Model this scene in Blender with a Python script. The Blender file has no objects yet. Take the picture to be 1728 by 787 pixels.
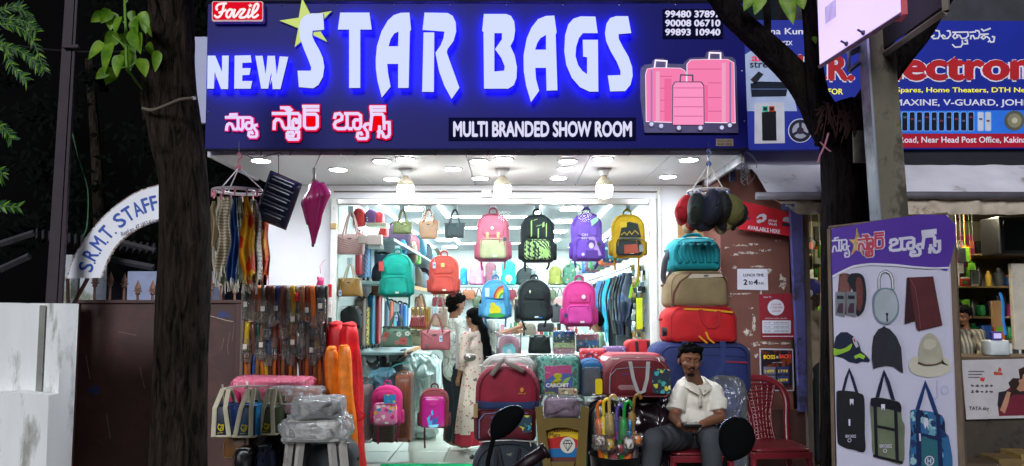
import bpy,bmesh,math,random
from mathutils import Vector,Matrix,noise
from mathutils.geometry import tessellate_polygon
PI = math.pi;EXPO = 1.0
random.seed(7)
scene = bpy.context.scene
COL = scene.collection
# ---------------- camera ----------------
CAMZ,FPX,TILT = 1.6,1200.0,math.atan(0.0743)
cam_data = bpy.data.cameras.new('camera')
cam_data.sensor_width = 36;cam_data.lens = FPX / 1728 * 36
cam_data.shift_y = 37.5 / 1728;cam_data.clip_end = 500;cam_data.clip_start = 0.05
cam = bpy.data.objects.new('camera',cam_data);COL.objects.link(cam)
cam.location = (0,0,CAMZ);cam.rotation_euler = (PI / 2 + TILT,0,0)
scene.camera = cam
# ---------------- world, added fill sun, exposure ----------------
SUN_EL,SUN_AZ = math.radians(24),math.radians(194)
world = bpy.data.worlds.new('World');scene.world = world;world.use_nodes = True
wn = world.node_tree.nodes;wl = world.node_tree.links
sky = wn.new('ShaderNodeTexSky');sky.sky_type = 'NISHITA';sky.sun_disc = False
sky.sun_elevation = SUN_EL;sky.sun_rotation = SUN_AZ
wn['Background'].inputs[1].default_value = 0.002
wl.new(sky.outputs[0],wn['Background'].inputs[0])
sd = bpy.data.lights.new('ambient_fill','SUN');sd.energy = 1.08;sd.angle = math.radians(22);sd.color = (0.93,0.95,1.0)  # wide sun lamp added from behind the camera in place of ambient street light
sun = bpy.data.objects.new('ambient_fill',sd);COL.objects.link(sun)
_d = Vector((math.sin(SUN_AZ) * math.cos(SUN_EL),math.cos(SUN_AZ) * math.cos(SUN_EL),math.sin(SUN_EL)))
sun.rotation_euler = _d.to_track_quat('Z','Y').to_euler()
scene.view_settings.view_transform = 'Standard';scene.view_settings.look = 'None'
scene.view_settings.exposure = EXPO;scene.view_settings.gamma = 1.0
scene.cycles.use_denoising = True
scene.cycles.max_bounces = 8;scene.cycles.transparent_max_bounces = 16;scene.cycles.caustics_reflective = False
scene.cycles.sample_clamp_indirect = 9.0

# ---------------- helpers ----------------
def P(px,py,Y):
 """the point at depth Y behind picture position px, py"""
 u,v = (px - 864) / FPX,(431 - py) / FPX
 c,s = math.cos(TILT),math.sin(TILT)
 t = Y / (c - v * s)
 return Vector((u * t,Y,CAMZ + t * (s + v * c)))
def M_(px,Y): return px * Y / FPX
def lin(h):
 h = h.lstrip('#');o = []
 for i in (0,2,4):
  c = int(h[i:i + 2],16) / 255
  o.append(c / 12.92 if c <= 0.04045 else ((c + 0.055) / 1.055) ** 2.4)
 return (*o,1)
MATS = {}
def nmat(name):
 m = bpy.data.materials.new(name);m.use_nodes = True
 return m,m.node_tree.nodes,m.node_tree.links,m.node_tree.nodes['Principled BSDF']
def mat(col,rough=.6,metal=0,var=.15,vs=6,bump=.15,bs=60,emit=0,ecol=None,coat=0,sheen=0,trans=0,dirt=None,dsc=2.0,damt=.55,stretch=None):
 key = (col,rough,metal,var,vs,bump,bs,emit,ecol,coat,sheen,trans,dirt,dsc,damt,stretch)
 if key in MATS: return MATS[key]
 m,n,l,b = nmat('mat_' + col.strip('#'))
 c = lin(col)
 tc = n.new('ShaderNodeTexCoord');src = tc.outputs['Object']
 if stretch:
  mp = n.new('ShaderNodeMapping');mp.inputs['Scale'].default_value = stretch
  l.new(src,mp.inputs[0]);src = mp.outputs[0]
 nz = n.new('ShaderNodeTexNoise');nz.inputs['Scale'].default_value = vs;nz.inputs['Detail'].default_value = 5
 l.new(src,nz.inputs['Vector'])
 mx = n.new('ShaderNodeMix');mx.data_type = 'RGBA'
 mr = n.new('ShaderNodeMapRange');mr.inputs[1].default_value = .3;mr.inputs[2].default_value = .7
 l.new(nz.outputs['Fac'],mr.inputs[0]);l.new(mr.outputs[0],mx.inputs['Factor'])
 mx.inputs['A'].default_value = tuple(max(0,x * (1 - var)) for x in c[:3]) + (1,)
 mx.inputs['B'].default_value = tuple(min(1,x * (1 + var)) for x in c[:3]) + (1,)
 out = mx.outputs['Result']
 if dirt:
  n2 = n.new('ShaderNodeTexNoise');n2.inputs['Scale'].default_value = dsc;n2.inputs['Detail'].default_value = 9;n2.inputs['Roughness'].default_value = .65
  l.new(src,n2.inputs['Vector'])
  r2 = n.new('ShaderNodeMapRange');r2.inputs[1].default_value = damt;r2.inputs[2].default_value = damt + .09
  l.new(n2.outputs['Fac'],r2.inputs[0])
  m2 = n.new('ShaderNodeMix');m2.data_type = 'RGBA';l.new(r2.outputs[0],m2.inputs['Factor'])
  l.new(out,m2.inputs['A']);m2.inputs['B'].default_value = lin(dirt);out = m2.outputs['Result']
 l.new(out,b.inputs['Base Color'])
 b.inputs['Roughness'].default_value = rough;b.inputs['Metallic'].default_value = metal
 if rough >= .85: b.inputs['Specular IOR Level'].default_value = .12
 b.inputs['Coat Weight'].default_value = coat;b.inputs['Coat Roughness'].default_value = .15
 if sheen: b.inputs['Sheen Weight'].default_value = sheen
 if trans: b.inputs['Transmission Weight'].default_value = trans
 if bump:
  nb = n.new('ShaderNodeTexNoise');nb.inputs['Scale'].default_value = bs;nb.inputs['Detail'].default_value = 4
  l.new(src,nb.inputs['Vector'])
  bp = n.new('ShaderNodeBump');bp.inputs['Strength'].default_value = bump;bp.inputs['Distance'].default_value = .004
  l.new(nb.outputs['Fac'],bp.inputs['Height']);l.new(bp.outputs[0],b.inputs['Normal'])
 if emit:
  b.inputs['Emission Color'].default_value = lin(ecol or col);b.inputs['Emission Strength'].default_value = emit
 MATS[key] = m
 return m
def glow(col,s):
 if s <= 1.2: s *= 2 ** -EXPO
 key = ('glow',col,s)
 if key not in MATS:
  m,n,l,b = nmat('glow_' + col.strip('#'));n.remove(b)
  e = n.new('ShaderNodeEmission');e.inputs[0].default_value = lin(col);e.inputs[1].default_value = s
  l.new(e.outputs[0],n['Material Output'].inputs[0]);MATS[key] = m
 return MATS[key]
def patt(base,cols,scale=30,thr=.35,rough=.6,kind='spots',rnd=1.0,emit=0):
 key = ('patt',base,tuple(cols),scale,thr,rough,kind,emit)
 if key in MATS: return MATS[key]
 m,n,l,b = nmat('pattern_' + base.strip('#'))
 tc = n.new('ShaderNodeTexCoord')
 v = n.new('ShaderNodeTexVoronoi');v.inputs['Scale'].default_value = scale;v.inputs['Randomness'].default_value = rnd
 nz = n.new('ShaderNodeTexNoise');nz.inputs['Scale'].default_value = scale * 1.3
 ad = n.new('ShaderNodeMix');ad.data_type = 'VECTOR';ad.inputs['Factor'].default_value = .035
 l.new(tc.outputs['Object'],ad.inputs['A']);l.new(nz.outputs['Color'],ad.inputs['B']);l.new(tc.outputs['Object'],nz.inputs['Vector'])
 l.new(ad.outputs['Result'],v.inputs['Vector'])
 if kind == 'net': v.feature = 'DISTANCE_TO_EDGE'
 rp = n.new('ShaderNodeValToRGB');rp.color_ramp.interpolation = 'CONSTANT'
 el = rp.color_ramp.elements
 k = len(cols)
 el[0].position = 0;el[0].color = lin(cols[0]);el[1].position = 1 / max(k,2) if k > 1 else 1;el[1].color = lin(cols[1 % k])
 for i in range(2,k):
  e = el.new(i / k);e.color = lin(cols[i])
 if kind != 'net':
  sp = n.new('ShaderNodeSeparateColor');l.new(v.outputs['Color'],sp.inputs[0]);l.new(sp.outputs[0],rp.inputs[0])
 mr = n.new('ShaderNodeMath');mr.operation = 'LESS_THAN';mr.inputs[1].default_value = thr
 l.new(v.outputs['Distance'],mr.inputs[0])
 mx = n.new('ShaderNodeMix');mx.data_type = 'RGBA';l.new(mr.outputs[0],mx.inputs['Factor'])
 mx.inputs['A'].default_value = lin(base);l.new(rp.outputs[0],mx.inputs['B'])
 l.new(mx.outputs['Result'],b.inputs['Base Color']);b.inputs['Roughness'].default_value = rough
 if emit: l.new(mx.outputs['Result'],b.inputs['Emission Color']);b.inputs['Emission Strength'].default_value = emit
 MATS[key] = m;return m
def stripes(c1,c2,scale=40,axis='X',rough=.6,dist=0,thr=.5):
 key = ('str',c1,c2,scale,axis,rough,dist,thr)
 if key in MATS: return MATS[key]
 m,n,l,b = nmat('stripes_' + c1.strip('#'))
 tc = n.new('ShaderNodeTexCoord');w = n.new('ShaderNodeTexWave');w.bands_direction = axis
 w.inputs['Scale'].default_value = scale;w.inputs['Distortion'].default_value = dist
 l.new(tc.outputs['Object'],w.inputs['Vector'])
 mr = n.new('ShaderNodeMapRange');mr.inputs[1].default_value = thr - .08;mr.inputs[2].default_value = thr + .08
 l.new(w.outputs['Fac'],mr.inputs[0])
 mx = n.new('ShaderNodeMix');mx.data_type = 'RGBA';l.new(mr.outputs[0],mx.inputs['Factor'])
 mx.inputs['A'].default_value = lin(c1);mx.inputs['B'].default_value = lin(c2)
 l.new(mx.outputs['Result'],b.inputs['Base Color']);b.inputs['Roughness'].default_value = rough
 MATS[key] = m;return m
def film(name,col='#ffffff',gloss=.25,rough=.12,haze=0.0,bumpsc=25,bump=.6):
 """clear sheet: mostly see-through, shiny, with an optional milky share"""
 if name in MATS: return MATS[name]
 m,n,l,b = nmat(name);n.remove(b)
 t = n.new('ShaderNodeBsdfTransparent');t.inputs[0].default_value = lin(col)
 g = n.new('ShaderNodeBsdfGlossy');g.inputs['Roughness'].default_value = rough
 lw = n.new('ShaderNodeLayerWeight');lw.inputs[0].default_value = gloss
 if bump:
  tc = n.new('ShaderNodeTexCoord');nz = n.new('ShaderNodeTexNoise');nz.inputs['Scale'].default_value = bumpsc;nz.inputs['Detail'].default_value = 3;nz.inputs['Distortion'].default_value = .8
  bp = n.new('ShaderNodeBump');bp.inputs['Strength'].default_value = bump;bp.inputs['Distance'].default_value = .02
  l.new(tc.outputs['Object'],nz.inputs['Vector']);l.new(nz.outputs['Fac'],bp.inputs['Height']);l.new(bp.outputs[0],g.inputs['Normal']);l.new(bp.outputs[0],lw.inputs['Normal'])
 mx = n.new('ShaderNodeMixShader');l.new(lw.outputs['Fresnel'],mx.inputs[0]);l.new(t.outputs[0],mx.inputs[1]);l.new(g.outputs[0],mx.inputs[2])
 out = mx.outputs[0]
 if haze:
  d = n.new('ShaderNodeBsdfDiffuse');d.inputs[0].default_value = lin('#e8ecec')
  m2 = n.new('ShaderNodeMixShader');m2.inputs[0].default_value = haze;l.new(out,m2.inputs[1]);l.new(d.outputs[0],m2.inputs[2]);out = m2.outputs[0]
 l.new(out,n['Material Output'].inputs[0]);MATS[name] = m;return m
GLASS = film('shop_glass','#f4fbf9',.12,.02,0,bump=0)
WRAP = film('plastic_wrap','#ffffff',.28,.14,.05,22,.9)
MILK = film('milky_wrap','#ffffff',.34,.12,.24,14,1.0)

class MB:
 def __init__(s): s.v = [];s.f = [];s.mi = [];s.cur = 0
 def add(s,vs,fs):
  o = len(s.v);s.v += [Vector(p) for p in vs]
  for f in fs: s.f.append([o + i for i in f]);s.mi.append(s.cur)
  return s
 def box(s,a,b,bev=0):
  x0,y0,z0 = [min(a[i],b[i]) for i in range(3)];x1,y1,z1 = [max(a[i],b[i]) for i in range(3)]
  if not bev:
   return s.add([(x0,y0,z0),(x1,y0,z0),(x1,y1,z0),(x0,y1,z0),(x0,y0,z1),(x1,y0,z1),(x1,y1,z1),(x0,y1,z1)],
                         [(0,3,2,1),(4,5,6,7),(0,1,5,4),(1,2,6,5),(2,3,7,6),(3,0,4,7)])
  bm = bmesh.new();bmesh.ops.create_cube(bm,size=1)
  for v in bm.verts: v.co = Vector(((x0 + x1) / 2 + v.co.x * (x1 - x0),(y0 + y1) / 2 + v.co.y * (y1 - y0),(z0 + z1) / 2 + v.co.z * (z1 - z0)))
  bmesh.ops.bevel(bm,geom=bm.edges[:],offset=min(bev,.45 * min(x1 - x0,y1 - y0,z1 - z0)),segments=2,affect='EDGES',profile=.5)
  s.addbm(bm);return s
 def addbm(s,bm):
  bm.verts.index_update()
  s.add([v.co.copy() for v in bm.verts],[[v.index for v in f.verts] for f in bm.faces]);bm.free()
 def tube(s,pts,r,sides=8,flat=1.0,caps=True,up=None):
  pts = [Vector(p) for p in pts];n = len(pts)
  rs = r if isinstance(r,(list,tuple)) else [r] * n
  if len(rs) != n: rs = [rs[0] + (rs[-1] - rs[0]) * i / (n - 1) for i in range(n)]
  o = len(s.v);prev = None;vs = []
  for i,p in enumerate(pts):
   t = (pts[min(i + 1,n - 1)] - pts[max(i - 1,0)])
   if t.length < 1e-9: t = Vector((0,0,1))
   t.normalize()
   if prev is None:
    a = Vector(up) if up else (Vector((0,1,0)) if abs(t.y) < .9 else Vector((1,0,0)))
   else: a = prev
   a = a - t * a.dot(t)
   if a.length < 1e-6: a = t.orthogonal()
   a.normalize();prev = a;b = t.cross(a)
   for k in range(sides):
    w = 2 * PI * k / sides
    vs.append(p + a * (math.cos(w) * rs[i] * flat) + b * (math.sin(w) * rs[i]))
  fs = [(i * sides + k,i * sides + (k + 1) % sides,(i + 1) * sides + (k + 1) % sides,(i + 1) * sides + k) for i in range(n - 1) for k in range(sides)]
  if caps: fs += [tuple(range(sides))[::-1],tuple((n - 1) * sides + k for k in range(sides))]
  return s.add(vs,fs)
 def lathe(s,prof,segs=20,c=(0,0,0),mtx=None):
  vs = [];n = len(prof)
  for r,z in prof:
   for k in range(segs):
    w = 2 * PI * k / segs;q = Vector((r * math.cos(w),r * math.sin(w),z))
    vs.append((mtx @ q if mtx else q) + Vector(c))
  fs = [(i * segs + k,i * segs + (k + 1) % segs,(i + 1) * segs + (k + 1) % segs,(i + 1) * segs + k) for i in range(n - 1) for k in range(segs)]
  if prof[0][0] > 1e-5: fs.append(tuple(range(segs))[::-1])
  if prof[-1][0] > 1e-5: fs.append(tuple((n - 1) * segs + k for k in range(segs)))
  return s.add(vs,fs)
 def prism(s,F,poly,n0,n1,holes=()):
  """flat shape: F(u, v, n) gives the world point; from depth n0 (back) to n1 (front)"""
  loops = [poly] + list(holes);flatp = [p for lp in loops for p in lp]
  tri = tessellate_polygon([[Vector((p[0],p[1],0)) for p in lp] for lp in loops])
  N = len(flatp)
  vs = [F(u,v,n1) for u,v in flatp] + [F(u,v,n0) for u,v in flatp]
  fs = [tuple(t) for t in tri] + [tuple(N + i for i in reversed(t)) for t in tri]
  o = 0
  for lp in loops:
   k = len(lp)
   for i in range(k): j = (i + 1) % k;fs.append((o + i,o + j,N + o + j,N + o + i))
   o += k
  return s.add(vs,fs)
 def stroke(s,F,pts,w,n0,n1,closed=False,taper=False):
  pts = [Vector((p[0],p[1])) for p in pts];n = len(pts);L = [];R = []
  for i,p in enumerate(pts):
   a = pts[i - 1] if (i or closed) else p;b = pts[(i + 1) % n] if (i < n - 1 or closed) else p
   d1 = (p - a);d2 = (b - p)
   if d1.length < 1e-9: d1 = d2
   if d2.length < 1e-9: d2 = d1
   d1 = d1.normalized();d2 = d2.normalized();t = d1 + d2
   t = t.normalized() if t.length > 1e-6 else d1
   nn = Vector((-t.y,t.x));k = 1 / max(.6,nn.dot(Vector((-d1.y,d1.x))))
   hw = w / 2 * k * ((.25 + .75 * math.sin(PI * (i + .3) / (n - .4))) if taper else 1)
   ext = t * (w * .25 if (i == n - 1 and not closed) else (-w * .25 if i == 0 and not closed else 0))
   L.append(p + ext + nn * hw);R.append(p + ext - nn * hw)
  vs = []
  for i in range(n): vs += [F(L[i].x,L[i].y,n1),F(R[i].x,R[i].y,n1),F(L[i].x,L[i].y,n0),F(R[i].x,R[i].y,n0)]
  fs = []
  for i in range(n if closed else n - 1):
   a = 4 * i;b = 4 * ((i + 1) % n)
   fs += [(a,b,b + 1,a + 1),(a + 2,a + 3,b + 3,b + 2),(a,a + 2,b + 2,b),(a + 1,b + 1,b + 3,a + 3)]
  if not closed: e = 4 * (n - 1);fs += [(0,1,3,2),(e,e + 2,e + 3,e + 1)]
  return s.add(vs,fs)
 def inflate(s,outline,d,c=(0,0,0),rings=9,p=3.0,amp=0,fr=9,seed=0,back=None,mtx=None):
  """soft body: outline in x,z, swelling to depth d; back=0..1 share of the depth behind the seam"""
  cx = sum(q[0] for q in outline) / len(outline);cz = sum(q[1] for q in outline) / len(outline)
  n = len(outline);vs = [];bk = .5 if back is None else back
  C = Vector(c)
  for k in range(rings):
   a = PI * (k + .0001) / (rings - 1.0 + .0002);y = -math.cos(a);sc = max(0.02,math.sin(a)) ** (2 / p)
   yy = math.copysign(abs(y) ** (2 / p),y);yy = yy * d * (bk if y > 0 else 1 - bk)
   for (x,z) in outline:
    q = Vector((cx + (x - cx) * sc,yy,cz + (z - cz) * sc))
    if amp:
     g = noise.noise_vector(q * fr + Vector((seed * 7.3,seed,0))) + .5 * noise.noise_vector(q * fr * 2.3 + Vector((seed,0,0)))
     q += Vector((g.x * .6,g.y,g.z * .6)) * amp
    if y < 0: q.y += (abs(noise.noise(q * fr * 1.7 + Vector((seed * 3,0,0)))) - .2) * amp * 1.1 * sc
    if mtx: q = mtx @ q
    vs.append(q + C)
  fs = [(i * n + k,i * n + (k + 1) % n,(i + 1) * n + (k + 1) % n,(i + 1) * n + k) for i in range(rings - 1) for k in range(n)]
  fs += [tuple(range(n))[::-1],tuple((rings - 1) * n + k for k in range(n))]
  return s.add(vs,fs)
 def sheet(s,F,nu,nv,th=0.0):
  """F(i/nu, j/nv) gives a point; th gives thickness along +y"""
  for t in ((0,th) if th else (0,)):
   o = len(s.v)
   vs = [Vector(F(i / nu,j / nv)) + Vector((0,t,0)) for j in range(nv + 1) for i in range(nu + 1)]
   fs = [(j * (nu + 1) + i,j * (nu + 1) + i + 1,(j + 1) * (nu + 1) + i + 1,(j + 1) * (nu + 1) + i) for j in range(nv) for i in range(nu)]
   s.add(vs,fs)
  return s
 def sphere(s,c,r,seg=14,rings=9,sc=(1,1,1),mtx=None):
  vs = [];
  for j in range(rings + 1):
   th = PI * j / rings
   for k in range(seg):
    w = 2 * PI * k / seg;rr = max(math.sin(th),.01)
    q = Vector((r * sc[0] * rr * math.cos(w),r * sc[1] * rr * math.sin(w),r * sc[2] * math.cos(th)))
    vs.append((mtx @ q if mtx else q) + Vector(c))
  fs = [(j * seg + k,(j + 1) * seg + k,(j + 1) * seg + (k + 1) % seg,j * seg + (k + 1) % seg) for j in range(rings) for k in range(seg)]
  fs += [tuple(range(seg)),tuple(rings * seg + k for k in range(seg))[::-1]]
  return s.add(vs,fs)
 def text(s,txt,F,u0,v0,u1,v1,n0,n1,bold=0.0,shear=0.0,keep=False):
  """lettering fitted into the rectangle u0..u1, v0 (top)..v1 (bottom) of frame F"""
  cu = bpy.data.curves.new('lettering','FONT');cu.body = txt;cu.resolution_u = 3;cu.fill_mode = 'FRONT';cu.shear = shear
  ob = bpy.data.objects.new('lettering',cu);me = bpy.data.meshes.new_from_object(ob)
  pts = [v.co.copy() for v in me.vertices];fs = [tuple(p.vertices) for p in me.polygons]
  bpy.data.objects.remove(ob);bpy.data.curves.remove(cu)
  if pts:
   xa = min(p.x for p in pts);xb = max(p.x for p in pts);ya = min(p.y for p in pts);yb = max(p.y for p in pts)
   k = (u1 - u0) / (xb - xa);q = (v1 - v0) / (yb - ya)
   N = len(pts);edges = {}
   for f in fs:
    for i in range(len(f)):
     e = (f[i],f[(i + 1) % len(f)])
     if (e[1],e[0]) in edges: del edges[(e[1],e[0])]
     else: edges[e] = 1
   for j,(dx,dy) in enumerate(((0,0),(1,0),(-1,0),(0,.8),(0,-.8)) if bold > .004 else ((0,0),)):
    dx *= bold;dy *= bold;kx = k * (1 - 2 * bold / max(xb - xa,.01));qy = q * (1 - 1.6 * bold / max(yb - ya,.01))
    mp = [(u0 + (p.x + dx + bold - xa) * kx,v1 - (p.y + dy + .8 * bold - ya) * qy) for p in pts];e = j * .00012
    vs = [F(a,b,n1 + e) for a,b in mp];ff = list(fs)
    if n1 - n0 > .0015:
     vs += [F(a,b,n0) for a,b in mp];ff += [(a,b,N + b,N + a) for a,b in edges]
    s.add(vs,ff)
  bpy.data.meshes.remove(me);return s
 def build(s,name,m,parent=None,smooth=False,world=True,kind=None,label=None,auto=None):
  me = bpy.data.meshes.new(name)
  off = Vector((0,0,0))
  if parent is not None and world:
   q = parent
   while q is not None: off = off + Vector(q.location);q = q.parent
  me.from_pydata([tuple(p - off) for p in s.v],[],s.f)
  ms = m if isinstance(m,(list,tuple)) else [m]
  for x in ms: me.materials.append(x)
  if len(ms) > 1: me.polygons.foreach_set('material_index',s.mi)
  bm = bmesh.new();bm.from_mesh(me);bmesh.ops.recalc_face_normals(bm,faces=bm.faces[:]);bm.to_mesh(me);bm.free()
  if smooth:
   me.polygons.foreach_set('use_smooth',[True] * len(me.polygons))
   if smooth is not True: me.set_sharp_from_angle(angle=math.radians(smooth))
  o = bpy.data.objects.new(name,me);COL.objects.link(o)
  if parent is not None: o.parent = parent
  if kind: o['kind'] = kind
  if label: o['label'] = label
  return o
def split_letters(mb,name,m,par):
 """one object per letter"""
 pr = list(range(len(mb.v)))
 def fd(a):
  while pr[a] != a: pr[a] = pr[pr[a]];a = pr[a]
  return a
 for f in mb.f:
  for i in f[1:]: pr[fd(f[0])] = fd(i)
 gr = {}
 for i in range(len(mb.v)): gr.setdefault(fd(i),[]).append(i)
 iv = sorted([[min(mb.v[i].x for i in g_),max(mb.v[i].x for i in g_),g_] for g_ in gr.values()],key=lambda q: q[0]);out = []
 for a,c,g_ in iv:
  if out and a < out[-1][1] - .3 * min(c - a,out[-1][1] - out[-1][0]): out[-1][1] = max(out[-1][1],c);out[-1][2] += g_
  else: out.append([a,c,list(g_)])
 for a,c,g_ in out:
  mp = {i: j for j,i in enumerate(g_)};b = MB();b.v = [mb.v[i] for i in g_];b.f = [[mp[i] for i in f] for f in mb.f if f[0] in mp];b.mi = [0] * len(b.f)
  b.build(name,m,par)
def nth(n):
 o = 'first second third fourth fifth sixth seventh eighth ninth tenth eleventh twelfth thirteenth fourteenth fifteenth sixteenth seventeenth eighteenth nineteenth'.split();d = 'twenty thirty forty fifty'.split()
 return o[n] if n < 19 else d[(n + 1) // 10 - 2] + (' ' + o[(n + 1) % 10 - 1] if (n + 1) % 10 else 'th')
def T(name,label,cat,loc=(0,0,0),group=None,rz=0,rot=None):
 o = bpy.data.objects.new(name,None);COL.objects.link(o);o.empty_display_size = .1
 o.location = Vector(loc);o.rotation_euler = rot or (0,0,rz);o['label'] = label;o['category'] = cat
 if group: o['group'] = group
 return o
def tag(o,label,cat,group=None):
 o['label'] = label;o['category'] = cat
 if group: o['group'] = group
 return o
def struct(o): o['kind'] = 'structure';return o
def copy_thing(root,loc=None,label=None,group=None,rot=None,scale=None):
 r = root.copy();COL.objects.link(r)
 if loc is not None: r.location = loc
 if rot is not None: r.rotation_euler = rot
 if scale is not None: r.scale = scale
 if label: r['label'] = label
 if group: r['group'] = group
 for ch in list(root.children):
  c = ch.copy();COL.objects.link(c);c.parent = r
  for g in ch.children:
   d = g.copy();COL.objects.link(d);d.parent = c
 return r
def remat(o,m):
 """give a copied part its own material without touching the shared source"""
 o.data = o.data.copy();o.data.materials.clear();o.data.materials.append(m)
def FP(Y):
 """picture-like frame on the vertical plane at depth Y; n comes toward the street"""
 return lambda u,v,n: P(u,v,Y) + Vector((0,-n,0))
def FQ(tl,tr,br,bl):
 """frame on a board given by its four corners: u, v in 0..1"""
 tl,tr,br,bl = map(Vector,(tl,tr,br,bl));nn = (bl - tl).cross(tr - tl).normalized()
 return lambda u,v,n: (tl * (1 - u) + tr * u) * (1 - v) + (bl * (1 - u) + br * u) * v + nn * n
def Fsub(F,u0,v0,u1,v1):
 return lambda u,v,n: F(u0 + (u1 - u0) * u,v0 + (v1 - v0) * v,n)
def rrect(x0,z0,x1,z1,r,k=4,top=None):
 """rounded rectangle outline; top = larger radius for the upper corners"""
 rt = top or r;o = []
 for cx,cz,a0,q in ((x1 - r,z0 + r,-90,r),(x1 - rt,z1 - rt,0,rt),(x0 + rt,z1 - rt,90,rt),(x0 + r,z0 + r,180,r)):
  for i in range(k + 1):
   a = math.radians(a0 + 90 * i / k);o.append((cx + q * math.cos(a),cz + q * math.sin(a)))
 return o
def arc(cx,cz,rx,rz,a0,a1,n=10): return [(cx + rx * math.cos(math.radians(a0 + (a1 - a0) * i / n)),cz + rz * math.sin(math.radians(a0 + (a1 - a0) * i / n))) for i in range(n + 1)]
def smooth_path(pts,k=4):
 """Catmull-Rom through the points"""
 pts = [Vector(p) for p in pts]
 if len(pts) < 3: return pts
 q = [pts[0]] + pts + [pts[-1]];o = []
 for i in range(1,len(q) - 2):
  a,b,c,d = q[i - 1],q[i],q[i + 1],q[i + 2]
  for j in range(k):
   t = j / k;o.append(.5 * ((2 * b) + (c - a) * t + (2 * a - 5 * b + 4 * c - d) * t * t + (3 * b - a - 3 * c + d) * t ** 3))
 o.append(pts[-1]);return o
def simple(name,mb,m,label,cat,base=None,group=None,smooth=False):
 """a thing of one mesh, origin at its base"""
 if base is None:
  base = Vector((sum(v.x for v in mb.v) / len(mb.v),sum(v.y for v in mb.v) / len(mb.v),min(v.z for v in mb.v)))
 base = Vector(base)
 for v in mb.v: v -= base
 o = mb.build(name,m,None,smooth);o.location = base
 return tag(o,label,cat,group)
# ================= ground =================
asph = mat('#3a3a3c',.85,var=.3,vs=3,bump=.5,bs=90)
conc = mat('#b8b3a8',.85,var=.3,vs=4,bump=.4,bs=70,dirt='#2c2927',dsc=3,damt=.5)
g = MB();g.sheet(lambda u,v: (-120 + 240 * u,-60 + 200 * v,0),2,2);struct(g.build('ground',asph))
g = MB();g.box((-9,4.75,.004),(9,6.86,.12),.01);fc = struct(g.build('pavement',conc))
g = MB();g.box((-9,4.6,.004),(9,4.745,.135),.01);struct(g.build('kerb',mat('#77736c',.85,var=.2,vs=5,bump=.5)))
ZF = .12
# shop floor with tiles
tile_m = mat('#d9d6cb',.12,var=.06,vs=1.5,bump=.02,bs=4,coat=.3)
g = MB();g.box((-1.75,6.87,.03),(1.47,14.2,ZF - .012));fl = struct(g.build('floor',mat('#8f8b82',.8)))
tm = None
for i in range(6):
 for j in range(14):
  x0 = -1.74 + i * .54;y0 = 6.98 + j * .52
  if tm is None:
   b = MB();b.box((.003,.003,-.012),(.533,.513,0),.002);o = b.build('tile',tile_m,fl);tm = o.data
  else:
   o = bpy.data.objects.new('tile',tm);COL.objects.link(o);o.parent = fl
  o.location = (x0,y0,ZF + random.uniform(-.0006,.0006))
g = MB();g.box((-1.74,6.74,ZF - .03),(1.46,6.972,ZF + .004),.004)
struct(g.build('doorstep',mat('#c9c6bb',.3,var=.1,vs=8)))
# ================= shop building =================
YG = 6.9
white_w = mat('#e6e8ec',.75,var=.04,vs=2,bump=.15,bs=40,dirt='#c4c4c4',dsc=1.3,damt=.62)
in_w = mat('#dfe6e6',.7,var=.03,vs=2,bump=.08)
sb = T('shop_building','brightly lit open fronted bag shop with white walls and deep white canopy','shop',(0,YG,ZF))
def part(nm,a,b,m,bev=0,par=None):
 q = MB();q.box(a,b,bev);return q.build(nm,m,par or sb)
xl,xr = -1.72,1.42
part('front_wall',(-2.38,YG,.0),(xl - .04,YG + .12,2.8),white_w)
part('front_wall',(1.46,YG,.0),(1.98,YG + .12,2.8),white_w)
part('header_wall',(xl - .04,YG + .003,2.67),(1.46,YG + .12,2.8),white_w)
part('side_wall',(xl - .12,YG + .121,.0),(xl,14.2,2.8),in_w)
part('side_wall',(xr,YG + .121,.0),(xr + .12,14.2,2.8),in_w)
part('back_wall',(xl - .12,14.2,.0),(xr + .12,14.3,2.8),in_w)
ceil_m = mat('#9aa0a4',.8,var=.04,vs=2)
part('ceiling',(xl + .001,YG + .13,2.751),(xr - .001,14.19,2.79),ceil_m)
part('upper_wall',(-2.38,6.6,2.86),(1.98,7.2,7),mat('#4b4a4f',.85,dirt='#2b2a2c',dsc=1.5))
cano_m = mat('#eceef2',.38,var=.05,vs=1.2,bump=.03,bs=6)
# canopy soffit panels
xs = [-2.37,-1.35,-.36,.62,1.25,1.8]
for i in range(5):
 part('canopy_panel',(xs[i] + .003,5.53,2.8),(xs[i + 1] - .003,6.52,2.84),cano_m,.004)
 part('canopy_panel',(xs[i] + .003,6.527,2.803),(xs[i + 1] - .003,6.895,2.843),cano_m,.004)
part('canopy_top',(-2.37,5.53,2.85),(1.8,6.59,2.9),cano_m)
part('canopy_side',(1.802,5.53,2.74),(1.83,6.59,3.5),mat('#cfd0d8',.6,dirt='#8d8a88'))
part('canopy_side',(-2.40,5.53,2.79),(-2.372,6.59,3.5),mat('#cfd0d8',.6,dirt='#8d8a88'))
chip = mat('#d8dad4',.7,var=.08,vs=8,dirt='#9a9084',dsc=9,damt=.6)
part('door_frame',(xl - .04,YG - .05,ZF),(xl + .02,YG - .002,2.665),chip,.006)
part('door_frame',(1.33,YG - .05,ZF),(1.40,YG - .002,2.665),chip,.006)
part('door_frame',(1.415,YG - .03,ZF),(1.452,YG - .004,2.79),chip,.006)
alu = mat('#b9b8b2',.28,metal=.9,var=.15,vs=3,stretch=(.3,1,8),bump=.03)
part('glass_track',(xl + .022,YG - .06,2.6),(1.328,YG - .003,2.664),alu,.008)
b = MB();b.tube([(xl - .02,YG - .02,2.735),(.2,YG - .02,2.737),(1.44,YG - .02,2.733)],.008,6);b.build('conduit',mat('#77706a',.6),sb)
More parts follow.
